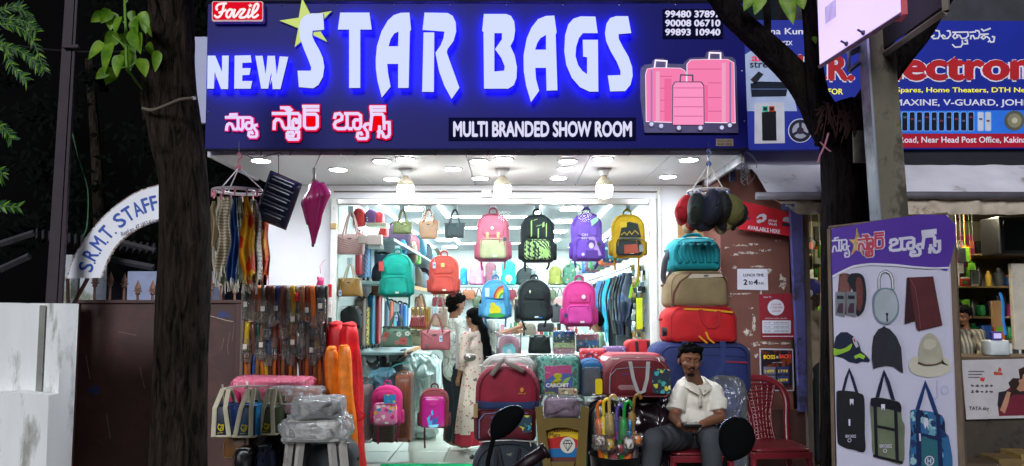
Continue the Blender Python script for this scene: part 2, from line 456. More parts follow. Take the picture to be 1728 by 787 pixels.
b = MB();b.box((-.30,YG - .03,2.68),(-.2,YG - .002,2.76),.006);b.build('junction_box',mat('#d5d3cc',.5),sb)
# glass front: fixed panes and door
def pane(nm,lab,x0,x1,cat='glass panel'):
 b = MB();b.box((x0,YG - .006,ZF + .004),(x1,YG + .006,2.6),.002);return b.build(nm,GLASS,sb,label=lab)
xg1 = P(617,500,YG).x;xg2 = P(790,500,YG).x
fit = mat('#a9a39a',.3,metal=.85,bump=.02)
r = pane('glass_panel','narrow frameless glass panel at the left end of the shop front',xl + .023,xg1 - .004)
b = MB();p = P(605,399,YG);q = P(633,412,YG);b.box((p.x,YG - .03,q.z),(q.x,YG + .03,p.z),.006);b.build('patch_fitting',fit,r)
b = MB();p = P(560,378,YG);q = P(570,388,YG);b.box((p.x,YG - .06,q.z),(q.x,YG - .008,p.z),.004);b.build('patch_fitting',mat('#b89c68',.35,metal=.7),r)
r = pane('glass_door','frameless glass shop door with a vertical handle and oval lock plate',xg1 + .004,xg2 - .004,'door')
b = MB();p = P(620,397,YG);q = P(645,414,YG);b.box((p.x,YG - .032,q.z),(q.x,YG + .032,p.z),.006);b.build('patch_fitting',fit,r)
b = MB();p = P(772,545,YG);q = P(772,622,YG);b.box((p.x - .012,YG - .07,q.z),(p.x + .012,YG - .045,p.z),.005);b.box((p.x - .008,YG - .05,q.z + .04),(p.x + .008,YG - .006,q.z + .055));b.box((p.x - .008,YG - .05,p.z - .055),(p.x + .008,YG - .006,p.z - .04));b.build('handle',mat('#aeb2ae',.2,metal=.6),r)
r2 = pane('glass_panel','wide frameless glass panel behind the stacked luggage',xg2 + .004,1.329)
p = P(793,603,YG);b = MB();F = FP(YG - .03);b.inflate([(math.cos(a * PI / 12) * .06,math.sin(a * PI / 12) * .042) for a in range(24)],.04,(p.x,YG - .025,p.z));lk = b.build('lock_plate',mat('#83817c',.3,metal=.8),r2,True)
b = MB();b.sphere((p.x,YG - .05,p.z),.014);b.build('keyhole',mat('#d8d8d4',.2,metal=.9),r2,True)
# ---- interior ceiling lights ----
def ceil_light(x,y,w,d,lab,st=9):
 r = T('ceiling_light',lab,'light',(x,y,2.745),group='ceiling lights inside the shop')
 b = MB();b.box((x - w / 2 - .012,y - d / 2 - .012,2.742),(x + w / 2 + .012,y + d / 2 + .012,2.75),.003);b.build('frame',mat('#e8e8e8',.4),r)
 b = MB();b.box((x - w / 2,y - d / 2,2.734),(x + w / 2,y + d / 2,2.7415));b.build('diffuser',glow('#f6fbff',st),r)
rown = ['nearest the shop glass','second from the shop glass','in the middle of its row','second from the back wall','nearest the back wall']
for i,y in enumerate((8.1,9.35,10.6,11.9,13.2)):
 ceil_light(.68,y,.22,.26,'square white ceiling light in the right row, ' + rown[i],75)
 ceil_light(-1.15,y,.22,.26,'square white ceiling light in the left row, ' + rown[i],75)
for k,(x0,x1,y0,y1,w1) in enumerate(((-.83,.33,7.5,8.9,'front'),(-.95,.35,10.1,12.6,'rear'))):
 r = T('light_loop','rectangular loop of slim light strips on the shop ceiling, the %s one' % w1,'light',((x0 + x1) / 2,(y0 + y1) / 2,2.74),group='light strip loops on the shop ceiling')
 for a,c in (((x0,y0),(x1,y0 + .03)),((x0,y1 - .03),(x1,y1)),((x0,y0 + .035),(x0 + .03,y1 - .035)),((x1 - .03,y0 + .035),(x1,y1 - .035))):
  b = MB();b.box((a[0],a[1],2.736),(c[0],c[1],2.75));b.build('light_strip',glow('#f4fbff',26),r)
for x,w1 in ((-1.5,'left'),(1.08,'right')):
 b = MB();b.box((x,7.6,2.738),(x + .03,13.5,2.75));simple('light_strip',b,glow('#f4fbff',26),'long slim light strip along the %s wall of the shop' % w1,'light',group='long ceiling light strips')
# ---- canopy downlights ----
dl = [(567.5,283.5,'outermost left over the door'),(642,269,'in front of the left bulb'),(659,300,'just behind and left of the left bulb'),(682,256.5,'against the sign before the left bulb'),(763,282.5,'midway between the left and middle bulbs'),(807.5,269,'in front and left of the middle bulb'),(809.5,298.6,'behind and left of the middle bulb'),(849,256.5,'against the sign before the middle bulb'),(956,282.5,'midmost of the three between the middle and right bulbs'),(959.5,269,'frontmost of the three between the middle and right bulbs'),(943,298,'rearmost of the three between the middle and right bulbs'),(1020,256.5,'against the sign before the right bulb'),(435,268,'above the hanging scarves and navy pillow'),(1166,266.5,'beside the hook of the hanging caps'),(1130,295.6,'over the right end of the shop glass')]
for px,py,w1 in dl:
 Y = max(5.66,1200 * 1.2 / (520 - py));zz = 2.8;x = (px - 864) / 1200 * Y
 r = T('downlight','round recessed canopy downlight ' + w1,'light',(x,Y,zz),group='downlights in the canopy')
 b = MB();b.lathe([(.072,zz - .008),(.088,zz - .006),(.09,zz + .004)],24,(x,Y,0));b.build('rim',mat('#d9dadc',.35),r,30)
 b = MB();b.lathe([(.071,zz - .0085),(.071,zz + .001)],24,(x,Y,0));b.build('diffuser',glow('#eef4ff',70),r,30)
# ---- bulbs ----
for px,w1 in ((683,'left'),(848,'middle'),(1021,'right')):
 Y = 6.08;x = (px - 864) / 1200 * Y;s = Y / 1200
 r = T('bulb_lamp','large glowing white dome bulb hanging under the canopy, %s of three' % w1,'lamp',(x,Y,2.8),group='bulbs under the canopy')
 b = MB();b.box((x - .06,Y - .04,2.782),(x + .06,Y + .04,2.799),.006);b.lathe([(.034,2.74),(.04,2.76),(.045,2.783)],20,(x,Y,0));b.build('holder',mat('#d6d6d2',.4),r,40)
 zt = 2.74
 b = MB();b.lathe([(.022,zt),(.026,zt - .012),(.05,zt - .034),(.066,zt - .058),(.072,zt - .088)],24,(x,Y,0));b.build('bulb_body',mat('#8f8670',.35),r,True)
 b = MB();b.lathe([(.071,zt - .0885),(.0735,zt - .115),(.072,zt - .15),(.06,zt - .178),(.035,zt - .193),(.001,zt - .198)],24,(x,Y,0));b.build('bulb_dome',glow('#fffaf2',24),r,True)
# ---- mat ----
b = MB();p = P(636,782,6.6);q = P(797,782,6.6);b.box((p.x,5.6,ZF + .006),(q.x,6.83,ZF + .018),.004)
simple('door_mat',b,mat('#12a866',.9,var=.2,vs=40,bump=.6,bs=200),'bright green door mat in front of the shop entrance','mat')
# ================= left side: wall, gate, shed =================
wm = mat('#f0f2f2',.8,var=.05,vs=3,bump=.6,bs=22,dirt='#a2a49c',dsc=2.0,damt=.57,stretch=(2.2,1,.45))
r = T('boundary_wall','whitewashed boundary wall with a slanted coping band at the far left','wall',(-4.2,5.2,0))
b = MB();p = P(-160,505,5.3);q = P(103,505,5.3)
def wall_top(u):
 return 1.645 + .012 * noise.noise(Vector((u * 9,0,0))) - .012 * u
F = FP(5.3)
N = 30;poly = [(p.x + (q.x - p.x) * i / N,wall_top(i / N)) for i in range(N + 1)] + [(q.x,0),(p.x,0)]
FW = lambda u,v,n: Vector((u,5.32 - n,v))
b.prism(FW,poly,-.2,.0);b.build('wall_body',wm,r)
b = MB();z1 = P(50,665,5.2).z;poly = [(p.x - .1,0),(q.x + .03,0),(q.x + .02,z1 - .01),(q.x - .25,z1 + .015),(q.x - .5,z1 + .002),(p.x - .1,z1 - .02)]
b.prism(FW,poly,.001,.14);b.build('plinth',wm,r)
b = MB();x0 = P(62,600,5.3).x;x1 = P(72,600,5.3).x;b.box((x0,5.305,z1),(x1,5.322 - .012,1.62));b.build('groove',mat('#8e9089',.9,bump=.4),r)
# gate
rust = mat('#402622',.5,var=.12,vs=4,bump=.12,bs=50,dirt='#4a2b27',dsc=3,damt=.5)
gy = 6.5
gt = T('gate','brown painted sheet metal gate with spear points behind the tree','gate',(P(280,700,gy).x,gy,0))
b = MB();p = P(130,512,gy);q = P(410,512,gy);b.box((p.x,gy,.1),(q.x,gy + .03,p.z),.004);b.build('gate_sheet',rust,gt)
for xx in (132,404,270):
 b = MB();c = P(xx,512,gy);b.box((c.x - .025,gy - .02,.1),(c.x + .025,gy - .001,c.z - .004),.004);b.build('frame_bar',rust,gt)
b = MB();b.box((p.x - .01,gy - .025,p.z),(q.x,gy + .04,p.z + .03),.004);b.build('top_rail',rust,gt)
b = MB();c = P(131,565,gy);b.box((c.x - .04,gy - .05,c.z - .09),(c.x + .01,gy - .021,c.z + .09),.006);b.build('hinge',rust,gt)
spm = mat('#7a5a4c',.6,metal=.3,var=.25,vs=12)
for xx in (158,184,208,231,256,355,372,395):
 c = P(xx,506,gy);h = .2 + .04 * math.sin(xx);b = MB()
 b.tube([(c.x,gy + .01,c.z - .02),(c.x,gy + .01,c.z + h - .09)],.011,6)
 b.tube([(c.x,gy + .01,c.z + h - .12),(c.x,gy + .01,c.z + h - .105),(c.x,gy + .01,c.z + h - .09)],[.01,.026,.012],8)
 b.tube([(c.x,gy + .01,c.z + h - .09),(c.x,gy + .01,c.z + h - .055),(c.x,gy + .01,c.z + h + .02)],[.014,.032,.002],6,flat=.4)
 b.tube([(c.x - .035,gy + .01,c.z + h - .075),(c.x,gy + .01,c.z + h - .1),(c.x + .035,gy + .01,c.z + h - .075)],.007,5)
 b.build('spear_point',spm,gt)
blu = mat('#26315f',.6,bump=.1)
def blob(cx,cy,rx,ry,seed,n=22):
 o = []
 for i in range(n):
  a = 2 * PI * i / n;k = 1 + .75 * noise.noise(Vector((seed,math.cos(a) * 1.7,math.sin(a) * 1.7))) + .6 * noise.noise(Vector((seed + 9,math.cos(a) * 6,math.sin(a) * 6)))
  o.append((cx + rx * math.cos(a) * k,cy + ry * math.sin(a) * k))
 return o
for cx,cy,rx,ry,sd_ in ((160,657,9,7,1),(375,532,13,7,2)):
 b = MB();b.prism(FP(gy),blob(cx,cy,rx,ry,sd_),.001,.003);b.build('paint_mark',blu,gt)
b = MB();b.stroke(FP(gy),[(350,532),(365,536),(382,541),(394,543)],1.2,.001,.003);b.build('scratch',mat('#b09a88',.7),gt)
for pts in ([(388,560),(384,585),(386,600)],[(378,570),(374,590)],[(396,545),(392,575)],[(145,600),(152,640)],[(200,560),(230,566)],[(180,700),(186,740)],[(236,620),(244,655)]):
 b = MB();b.stroke(FP(gy),pts,.7,.001,.0025,taper=True) if len(pts) > 2 else b.stroke(FP(gy),pts,.6,.001,.0025);b.build('scratch',mat('#86706a',.7),gt)
b = MB();p = P(103,515,6.3);q = P(124,515,6.3);b.box((p.x,6.28,.1),(q.x,6.38,p.z),.008);b.box((p.x - .005,6.27,p.z),(q.x + .005,6.39,p.z + .012),.003)
simple('gate_post',b,rust,'narrow brown steel gate post at the end of the white wall','post')
# arched sign
ar = T('arched_sign','white arched metal sign with blue hand painted letters over the gate','sign',(P(170,470,6.25).x,6.25,P(170,470,6.25).z))
F = FP(6.25)
CX,CY,RO,RI = 296,500,186,127
def arcpt(R,a): return (CX + R * math.cos(a),CY - R * math.sin(a))
A0,A1 = math.radians(170),math.radians(80)
out = [(113,470),(122,441),(140,409),(165,377),(195,348),(230,325),(270,312),(310,308),(345,310)]
inn = [(345,372),(310,369),(272,371),(240,382),(210,401),(190,424),(178,448),(171,469)]
so = [tuple(v)[:2] for v in smooth_path([(a,c,0) for a,c in out],4)];si = [tuple(v)[:2] for v in smooth_path([(a,c,0) for a,c in inn],4)]
b = MB();b.prism(F,so + si,-.02,0);b.build('sign_plate',mat('#f2f4fc',.5,var=.03,dirt='#8a6248',dsc=6,damt=.72,bump=.1),ar)
b = MB();b.stroke(lambda u,v,n: F(u,v,n),so,1.6,-.019,.003);b.stroke(F,si,1.8,-.019,.003);b.build('rusty_rim',mat('#8c6f5c',.8,dirt='#d9d9dd',dsc=30,damt=.48),ar)
bl = mat('#1f4fb0',.5,var=.15,vs=20,bump=.1)
mid = [((a[0] + c[0]) / 2,(a[1] + c[1]) / 2) for a,c in ((out[i],inn[::-1][i if i < 8 else 7]) for i in range(8))]
mpath = smooth_path([(a,c,0) for a,c in [(144,466),(152,437),(168,411),(189,386),(215,365),(246,349),(283,341),(320,339)]],10)
cum = [0]
for i in range(1,len(mpath)): cum.append(cum[-1] + (mpath[i] - mpath[i - 1]).length)
def at_s(sv):
 for i in range(1,len(cum)):
  if cum[i] >= sv:
   t = (sv - cum[i - 1]) / (cum[i] - cum[i - 1]);p_ = mpath[i - 1].lerp(mpath[i],t);d_ = (mpath[i] - mpath[i - 1]).normalized();return p_,d_
 return mpath[-1],(mpath[-1] - mpath[-2]).normalized()
def curved(ch,s0,w,hgt,off=0,bold=.02):
 pc,d = at_s(s0 + w / 2);nn = Vector((d.y,-d.x,0))
 G = lambda u,v,n: F(*(pc + d * (u * w - w / 2) + nn * (off + hgt / 2 - v * hgt)).xy,n)
 b = MB();b.text(ch,G,0,0,1,1,.001,.004,bold);b.build('letter',bl,ar)
s0 = 8
for ch,w in (('S',17),('.',4),('R',17),('.',4),('M',20),('.',4),('T',18),('.',4),(' ',7),('S',19),('T',19),('A',18),('F',14),('F',14)):
 if ch == '.': curved(ch,s0,3.4,4,-10)
 elif ch != ' ': curved(ch,s0,w * .86,25,2)
 s0 += w * .86 + 1.6
b = MB();G = lambda u,v,n: F(205 + 70 * u + (v - .5) * 4,397 - 38 * u + 11 * u * u - 4 + v * 9,n)
b.text('Regd no. 47-1953 Kakinada',G,0,0,1,1,.001,.003,.0,.2);b.build('small_lettering',mat('#27305a',.6),ar)
b = MB();b.tube([P(114,471,6.26),P(115,512,6.28)],.014,6);b.tube([P(148,470,6.26),P(136,492,6.27),P(124,514,6.28)],.016,6);b.build('bracket',rust,ar)
# steel column
pm_ = mat('#3a2f38',.7,metal=.2,var=.2,vs=5,dirt='#3a3038',dsc=5,damt=.5)
cl = T('steel_column','tall rusty steel channel column standing behind the white wall','column',(P(90,505,6.0).x,6.0,0))
p0,p1 = P(76,520,6.0),P(112,-40,6.0);q0,q1 = P(103,520,6.0),P(133,-40,6.0)
def slab(b,a0,a1,b0,b1,d):
 a0,a1,b0,b1 = map(Vector,(a0,a1,b0,b1));D = Vector((0,d,0))
 b.add([a0,b0,b1,a1,a0 + D,b0 + D,b1 + D,a1 + D],[(0,1,2,3),(7,6,5,4),(0,4,5,1),(1,5,6,2),(2,6,7,3),(3,7,4,0)])
def low(a,b_,z=0.0): t = (z - a.z) / (b_.z - a.z);return a.lerp(b_,t)
b = MB();slab(b,low(p0,p1),p1,low(p0,p1) + Vector((.1,0,0)),p1 + Vector((.08,0,0)),.02);slab(b,low(q0,q1) - Vector((.025,0.0,0)),q1 - Vector((.02,0,0)),low(q0,q1),q1,.03);slab(b,low(p0,p1) + Vector((.104,.01,0)),p1 + Vector((.084,.01,0)),low(q0,q1) + Vector((-.029,.01,0)),q1 + Vector((-.024,.01,0)),.02)
b.build('channel',pm_,cl)
b = MB();c = P(122,80,5.99);b.box((c.x - .07,5.96,c.z - .015),(c.x + .07,5.995,c.z + .015),.004);b.build('cross_bolt',pm_,cl)
# shed behind the gate
wd = mat('#4a484e',.85,var=.25,vs=6,bump=.5)
sh = T('shed','low dark shed with a corrugated roof and white pillars behind the gate','shed',(-4.6,8.5,0))
for a,c,Y in (((86,430),(118,520),7.2),((137,410),(160,520),7.3)):
 p,q = P(*a,Y),P(*c,Y);b = MB();b.box((p.x,Y,0),(q.x,Y + .2,p.z),.01);b.build('pillar',mat('#b8bdc4',.8,dirt='#7d8272',dsc=3,damt=.5),sh)
b = MB();p,q = P(215,458,7.6),P(262,520,7.6);b.box((p.x,7.6,0),(q.x + .7,7.7,p.z),.01);b.build('wall_panel',mat('#8f98b8',.8),sh)
for a,c,Y in (((0,412),(58,393),7.4),((0,455),(50,432),7.3),((155,432),(260,452),7.7),((160,398),(262,424),7.9)):
 p,q = P(*a,Y),P(*c,Y);b = MB();b.tube([p,q],.035,4);b.build('rafter',wd,sh)
b = MB()
def roof(u,v):
 p = P(60 + 210 * u,404 + 26 * u - 16 * v,7.6 + 1.2 * v);p.z += .02 * math.sin(u * 120);return p
b.sheet(roof,150,3,.006);b.build('corrugated_roof',mat('#3a383e',.7,var=.3,vs=5,metal=.2),sh)
# clutter on the shed: folded tarpaulins and timber seen dimly
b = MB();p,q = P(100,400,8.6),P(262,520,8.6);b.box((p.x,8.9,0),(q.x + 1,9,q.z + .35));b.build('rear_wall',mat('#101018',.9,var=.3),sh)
# green wire
b = MB();b.tube(smooth_path([P(119,210,6.2),P(133,270,6.2),P(148,320,6.2),P(147,378,6.2),P(140,400,6.2)]),.005,5);simple('hanging_wire',b,mat('#3f7a4c',.6),'thin green wire drooping beside the steel column','wire')
# backdrop building made tall to hide the sky, night darkness in its colour
r = T('backdrop_building','tall backdrop building, coloured near black for the night, behind the gate at left','building',(-8,13,0))
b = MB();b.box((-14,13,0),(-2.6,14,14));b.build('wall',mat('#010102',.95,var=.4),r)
# building behind and right of sign
b = MB();p,q = P(318,62,6.45),P(352,208,6.45);b.box((p.x - .15,6.45,q.z),(q.x + .2,6.5,p.z),.005)
simple('fascia_board',b,mat('#b8bce0',.6,var=.05),'plain pale lilac fascia board sticking out left of the shop sign','board')
# ================= main shop sign =================
YS = 5.45
F = FP(YS)
sg = T('shop_sign','wide dark blue illuminated shop sign with raised white letters','sign',(P(805,253,YS).x,YS,P(805,253,YS).z))
panel_m = mat('#0c0e70',.5,var=.08,vs=2,bump=.02,bs=10);panel_m.node_tree.nodes['Principled BSDF'].inputs['Specular IOR Level'].default_value = .15
tl,tr,br,bl_ = P(351,6,YS),P(1254,5,YS),P(1263,251,YS),P(346,252,YS)
b = MB();slab(b,bl_,tl,br,tr,.07);b.build('panel',panel_m,sg)
b = MB();b.tube([tl + Vector((0,-.006,.01)),tr + Vector((0,-.006,.01))],.012,4);b.tube([bl_ + Vector((0,-.006,-.008)),br + Vector((0,-.006,-.008))],.012,4);b.build('trim',mat('#15162c',.5),sg)
for x,y in [(380 + 95 * i,9) for i in range(9)] + [(352,190),(353,120),(1252,120),(1256,205)]:
 b = MB();p = P(x,y,YS);b.sphere((p.x,YS - .002,p.z),.008,8,5);b.build('screw',mat('#8a8ca8',.4,metal=.8),sg)
for x in (601,666,736,824,904,977,1063,490,440):
 p = P(x,252,YS);b = MB();b.tube([(p.x,YS + .02,p.z + .01),(p.x,YS + .02,p.z - .03),(p.x - .01,YS + .02,p.z - .045)],.004,5);b.build('hook',mat('#2a2420',.6),sg)
def z3(pts): return [(340 + x / 3.027,y / 3.027) for x,y in pts]
def z4(pts): return [(780 + x / 3.027,y / 3.027) for x,y in pts]
LET = [
 ('S',z3([(635,88),(640,172),(582,178),(580,205),(592,232),(615,272),(634,315),(641,360),(634,410),(612,450),(585,468),(512,462),(505,378),(572,378),(574,362),(560,325),(535,265),(515,205),(511,160),(522,120),(545,98),(575,89)]),[]),
 ('T',z3([(720,85),(868,85),(880,172),(822,172),(822,466),(765,466),(765,172),(708,172)]),[]),
 ('A',z3([(1070,85),(1078,172),(1072,182),(1066,466),(1012,466),(1012,345),(958,345),(962,390),(975,460),(930,515),(908,430),(900,370),(899,320),(905,255),(928,180),(960,125),(990,98),(1026,86)]),[z3([(965,255),(1012,255),(1014,182),(993,192),(975,220)])]),
 ('R',z3([(1145,85),(1262,87),(1288,102),(1303,135),(1306,180),(1292,230),(1262,270),(1258,287),(1322,465),(1282,522),(1245,455),(1218,380),(1200,288),(1226,250),(1240,215),(1245,182),(1135,174)]),[]),
 ('R2',z3([(1140,185),(1195,185),(1193,486),(1133,486)]),[]),
 ('B',z4([(112,92),(225,92),(250,102),(266,130),(271,175),(264,222),(247,255),(268,300),(280,360),(278,415),(264,452),(235,470),(113,470),(110,185),(103,178)]),[z4([(166,190),(203,190),(203,220),(168,270),(200,315),(217,358),(214,378),(166,382)])]),
 ('A',z4([(468,100),(480,185),(475,197),(484,478),(428,480),(425,365),(372,365),(376,420),(392,480),(350,538),(325,455),(313,380),(312,300),(328,215),(352,160),(385,118),(425,102)]),[z4([(372,272),(425,272),(425,199),(398,215),(382,240)])]),
 ('G',z4([(675,105),(687,190),(612,190),(592,215),(578,260),(575,305),(588,350),(610,380),(632,395),(632,312),(612,308),(610,222),(688,222),(690,485),(645,485),(596,462),(555,415),(527,350),(517,280),(521,200),(537,145),(563,116),(600,104)]),[]),
 ('S',z4([(840,103),(856,190),(792,195),(793,218),(812,256),(842,308),(860,360),(863,405),(852,450),(825,482),(748,484),(736,402),(800,400),(800,380),(782,335),(750,280),(728,230),(722,190),(729,142),(748,113),(778,103)]),[]),
 ('N',z3([(52,302),(92,302),(125,385),(125,302),(160,302),(156,472),(120,472),(88,385),(85,470),(50,470)]),[]),
 ('E',z3([(188,302),(270,300),(275,338),(228,340),(228,365),(270,365),(264,400),(228,402),(228,430),(278,430),(270,470),(186,470)]),[]),
 ('W',z3([(292,303),(330,303),(346,400),(354,303),(392,303),(402,400),(415,306),(460,308),(420,472),(380,472),(372,385),(358,470),(322,470)]),[])]
def shrink(poly,k):
 """move each corner inward by k"""
 A = sum(poly[i][0] * poly[(i + 1) % len(poly)][1] - poly[(i + 1) % len(poly)][0] * poly[i][1] for i in range(len(poly)))
 sgn = 1 if A > 0 else -1;o = []
 n = len(poly)
 for i in range(n):
  a,p,c = Vector(poly[i - 1]),Vector(poly[i]),Vector(poly[(i + 1) % n]);d1 = (p - a).normalized();d2 = (c - p).normalized()
  n1 = Vector((-d1.y,d1.x)) * sgn;n2 = Vector((-d2.y,d2.x)) * sgn;nn = n1 + n2
  nn = nn / max(.7,nn.length ** 2 / 2) if nn.length > .3 else n1
  o.append(tuple(p + nn * k))
 return o
face = glow('#d0daff',1.05);side = mat('#5f6aa8',.4,metal=.3)
halo = glow('#5248ff',12.0)
for nm,poly,holes in LET:
 b = MB();b.prism(F,poly,.05,.075,holes);o = b.build('letter',[side],sg)
 b = MB();b.prism(F,shrink(poly,.35),.076,.0775,[shrink(h,-.35) for h in holes]);b.build('letter_face',face,o)
 b = MB();b.prism(F,shrink(poly,1.0),.044,.049,[shrink(h,-1.6) for h in holes]);b.build('halo_light',halo,o)
# star
st = z3([(518,-4),(563,80),(670,63),(596,140),(648,222),(560,180),(480,248),(497,152),(402,112),(500,96)])
b = MB();b.prism(F,st,.006,.022);o = b.build('star',mat('#7c8a5c',.5),sg)
b = MB();b.prism(F,shrink(st,.8),.023,.025);b.build('star_face',glow('#dcee86',.85),o)
# telugu lettering as strokes
def zt(pts): return [(360 + x / 5.4,160 + y / 5.4) for x,y in pts]
TEL1 = [[(165,190),(225,188)],[(168,192),(166,214)],[(124,215),(238,215)],[(236,215),(237,305),(222,324),(196,322),(186,295),(176,276),(158,270),(142,280),(134,300),(131,330)],[(237,300),(248,322),(268,326),(280,310),(280,220)],[(252,217),(345,217),(362,228),(364,300),(350,320),(322,322),(306,305),(306,278),(322,262),(345,262)],[(408,284),(388,288),(378,306),(392,326),(406,345),(408,378),(396,392),(345,392),(333,378),(336,352),(362,348),(368,362)]]
TEL2 = [[(625,128),(700,128),(722,150)],[(660,132),(690,160)],[(550,180),(720,180)],[(700,150),(700,295),(686,316),(660,316),(644,296),(632,255),(612,236),(585,234),(566,256),(563,322)],[(700,295),(714,318),(736,318)],[(715,180),(780,180),(797,198),(797,296),(780,318),(750,318),(733,300),(733,250),(748,232),(768,236),(768,268)],[(735,350),(692,350),(683,362),(683,398),(696,414),(776,414),(786,402),(786,348),(760,348)],[(700,384),(735,384),(742,360)],
  [(825,116),(966,116)],[(838,118),(838,170),(850,150),(966,150)],[(838,150),(838,295),(858,316),(936,316),(956,296),(956,205),(940,186),(838,186)]]
TEL3 = [[(1112,222),(1120,186),(1160,180),(1180,200),(1178,232),(1150,246),(1122,256),(1110,280),(1116,306),(1140,318),(1205,318),(1226,296),(1226,182)],[(1205,181),(1325,181),(1348,198),(1350,296),(1334,318),(1304,318),(1286,300),(1286,256),(1300,238),(1326,238)],[(1228,300),(1244,318),(1268,318)],[(1420,274),(1394,278),(1378,302),(1394,326),(1410,346),(1412,392),(1398,408),(1330,408),(1318,392),(1324,360),(1352,356),(1360,372)],
  [(1436,120),(1570,120)],[(1440,120),(1444,152),(1570,152)],[(1444,150),(1450,200),(1436,328)],[(1450,196),(1474,186),(1544,186),(1558,206),(1562,320)],[(1520,296),(1520,330),(1508,350)],[(1510,394),(1516,352),(1540,346),(1552,366),(1556,388),(1576,396),(1600,388),(1610,366),(1608,262),(1578,262)]]
def tel_word(name,words,F,tf,w,parent,m,n0,n1,rim=None,rw=0,rn=None):
 if rim:
  b = MB()
  for k,s_ in enumerate(words): b.stroke(F,tf(s_),rw,rn[0],rn[1] + k * .0002)
  parent2 = b.build('rim',rim,parent)
 b = MB()
 for k,s_ in enumerate(words): b.stroke(F,tf(s_),w,n0,n1 + k * .0002)
 return b.build(name,m,parent)
pinkface = glow('#e9d9ff',1.0);rimred = glow('#ff0f50',.75)
for wds,rm in ((TEL1,glow('#ff2f9a',.7)),(TEL2,rimred),(TEL3,rimred)):
 tel_word('telugu_word',wds,F,zt,4.6 if wds is not TEL1 else 3.9,sg,pinkface,.02,.03,rm,9.5 if wds is not TEL1 else 7.4,(.008,.016))
redfill = glow('#ff0508',.9)
for q in ([(864,196),(930,196),(930,292),(864,292)],[(1470,200),(1530,200),(1530,335),(1462,335)]):
 b = MB();b.prism(F,zt(q),.012,.0175);b.build('red_fill',redfill,sg)
# Fazil badge
b = MB();b.prism(F,rrect(362,7,448,41,3),0.002,.05);bd = b.build('badge',mat('#c9a7ae',.4),sg)
b = MB();b.prism(F,rrect(363.5,8.5,446,38,2.5),.051,.053);b.build('badge_face',glow('#f0102a',.85),bd)
wf = glow('#fff2f4',1.0)
def zf(pts): return [(340 + x / 3.027,y / 3.027) for x,y in pts]
def zfz(pts): return [(356 + x / 15.74,y / 15.74) for x,y in pts]
FAZ = [[(245,340),(222,320),(222,265),(275,205),(360,180),(480,175)],[(420,200),(400,300),(370,420),(310,515),(230,540),(175,490)],[(290,420),(400,380),(470,345)],[(640,345),(570,335),(500,410),(485,500),(530,545),(590,500),(650,360)],[(705,335),(670,470),(680,535),(750,480),(850,350)],[(850,340),(970,340),(830,530),(960,540),(1020,490)],[(1100,325),(1045,480),(1062,540),(1130,490)],[(1130,490),(1280,350),(1325,230),(1290,180),(1225,240),(1165,430),(1175,525),(1230,540),(1320,475)]]
b = MB()
for k,s_ in enumerate(FAZ): b.stroke(F,[tuple(v)[:2] for v in smooth_path([(x,y,0) for x,y in zfz(s_)],4)],3.4,.0535,.056 + k * .0002)
b.prism(F,zfz([(1112 + (62 if q % 2 == 0 else 26) * math.sin(q * PI / 5),232 - (62 if q % 2 == 0 else 26) * math.cos(q * PI / 5)) for q in range(10)]),.0535,.056)
b.build('badge_lettering',wf,bd)
# texts
wt = glow('#e4e2ff',.95)
b = MB();b.prism(F,[(757,199),(1073,199),(1073,238),(757,238)],.001,.006);o = b.build('text_box',mat('#0a0b36',.95),sg)
b = MB();b.text('MULTI BRANDED SHOW ROOM',F,765,205,1066,232,.007,.012,.04);split_letters(b,'letter',wt,o)
b = MB();b.prism(F,[(1118,16),(1220,16),(1220,66),(1118,66)],.001,.006);o = b.build('text_box',mat('#090a30',.95),sg)
for i,t in enumerate(('99480 37897','90008 06710','99893 10940')):
 b = MB();b.text(t,F,1122,19 + i * 15.3,1215,30.5 + i * 15.2,.007,.012,.03);split_letters(b,'digit',wt,o)
b = MB();b.prism(F,[(1208,235),(1237,235),(1237,247),(1208,247)],.001,.006);o = b.build('maker_plate',mat('#8f7c68',.5),sg)
b = MB();b.text('SIGNS & LIGHTS',F,1210,236.5,1235,240.5,.007,.008,.02);b.text('98485 02825',F,1210,242,1235,246,.007,.008,.02);b.build('lettering',mat('#2c2622',.6),o)
# suitcase emblem
def z8(pts): return [(1070 + x / 4.494,80 + y / 4.494) for x,y in pts]
base_poly = z8([(42,200),(48,165),(75,142),(130,135),(138,108),(165,96),(215,96),(245,115),(250,135),(300,136),(365,138),(382,118),(410,95),(455,88),(530,86),(540,50),(570,34),(640,32),(668,50),(675,80),(735,84),(760,105),(768,160),(782,655),(75,655),(42,400)])
b = MB();b.prism(F,base_poly,.008,.03);em = b.build('emblem_plate',mat('#5d5784',.35,metal=.2),sg)
pk = [glow('#ff86b8',.92),glow('#ff97c6',.97),glow('#ff8cc0',.95)]
wl_ = glow('#fff0ff',1.1);dk = mat('#6c5a86',.4)
for poly,m in ((z8([(88,570),(84,215),(95,178),(150,168),(345,172),(375,190),(385,215),(385,580)]),pk[0]),(z8([(395,575),(395,140),(420,110),(560,105),(700,106),(745,130),(755,580)]),pk[0])):
 b = MB();b.prism(F,shrink(poly,-.9),.031,.034);b.build('light_outline',wl_,em);b = MB();b.prism(F,poly,.0345,.037);b.build('suitcase_shape',m,em)
b = MB();b.prism(F,z8([(278,590),(280,300),(300,272),(500,272),(522,300),(525,590)]),.039,.041);b.build('suitcase_shape',dk,em)
b = MB();b.prism(F,z8([(286,598),(288,305),(305,280),(495,280),(514,305),(517,598)]),.0415,.043);b.build('suitcase_shape',pk[1],em)
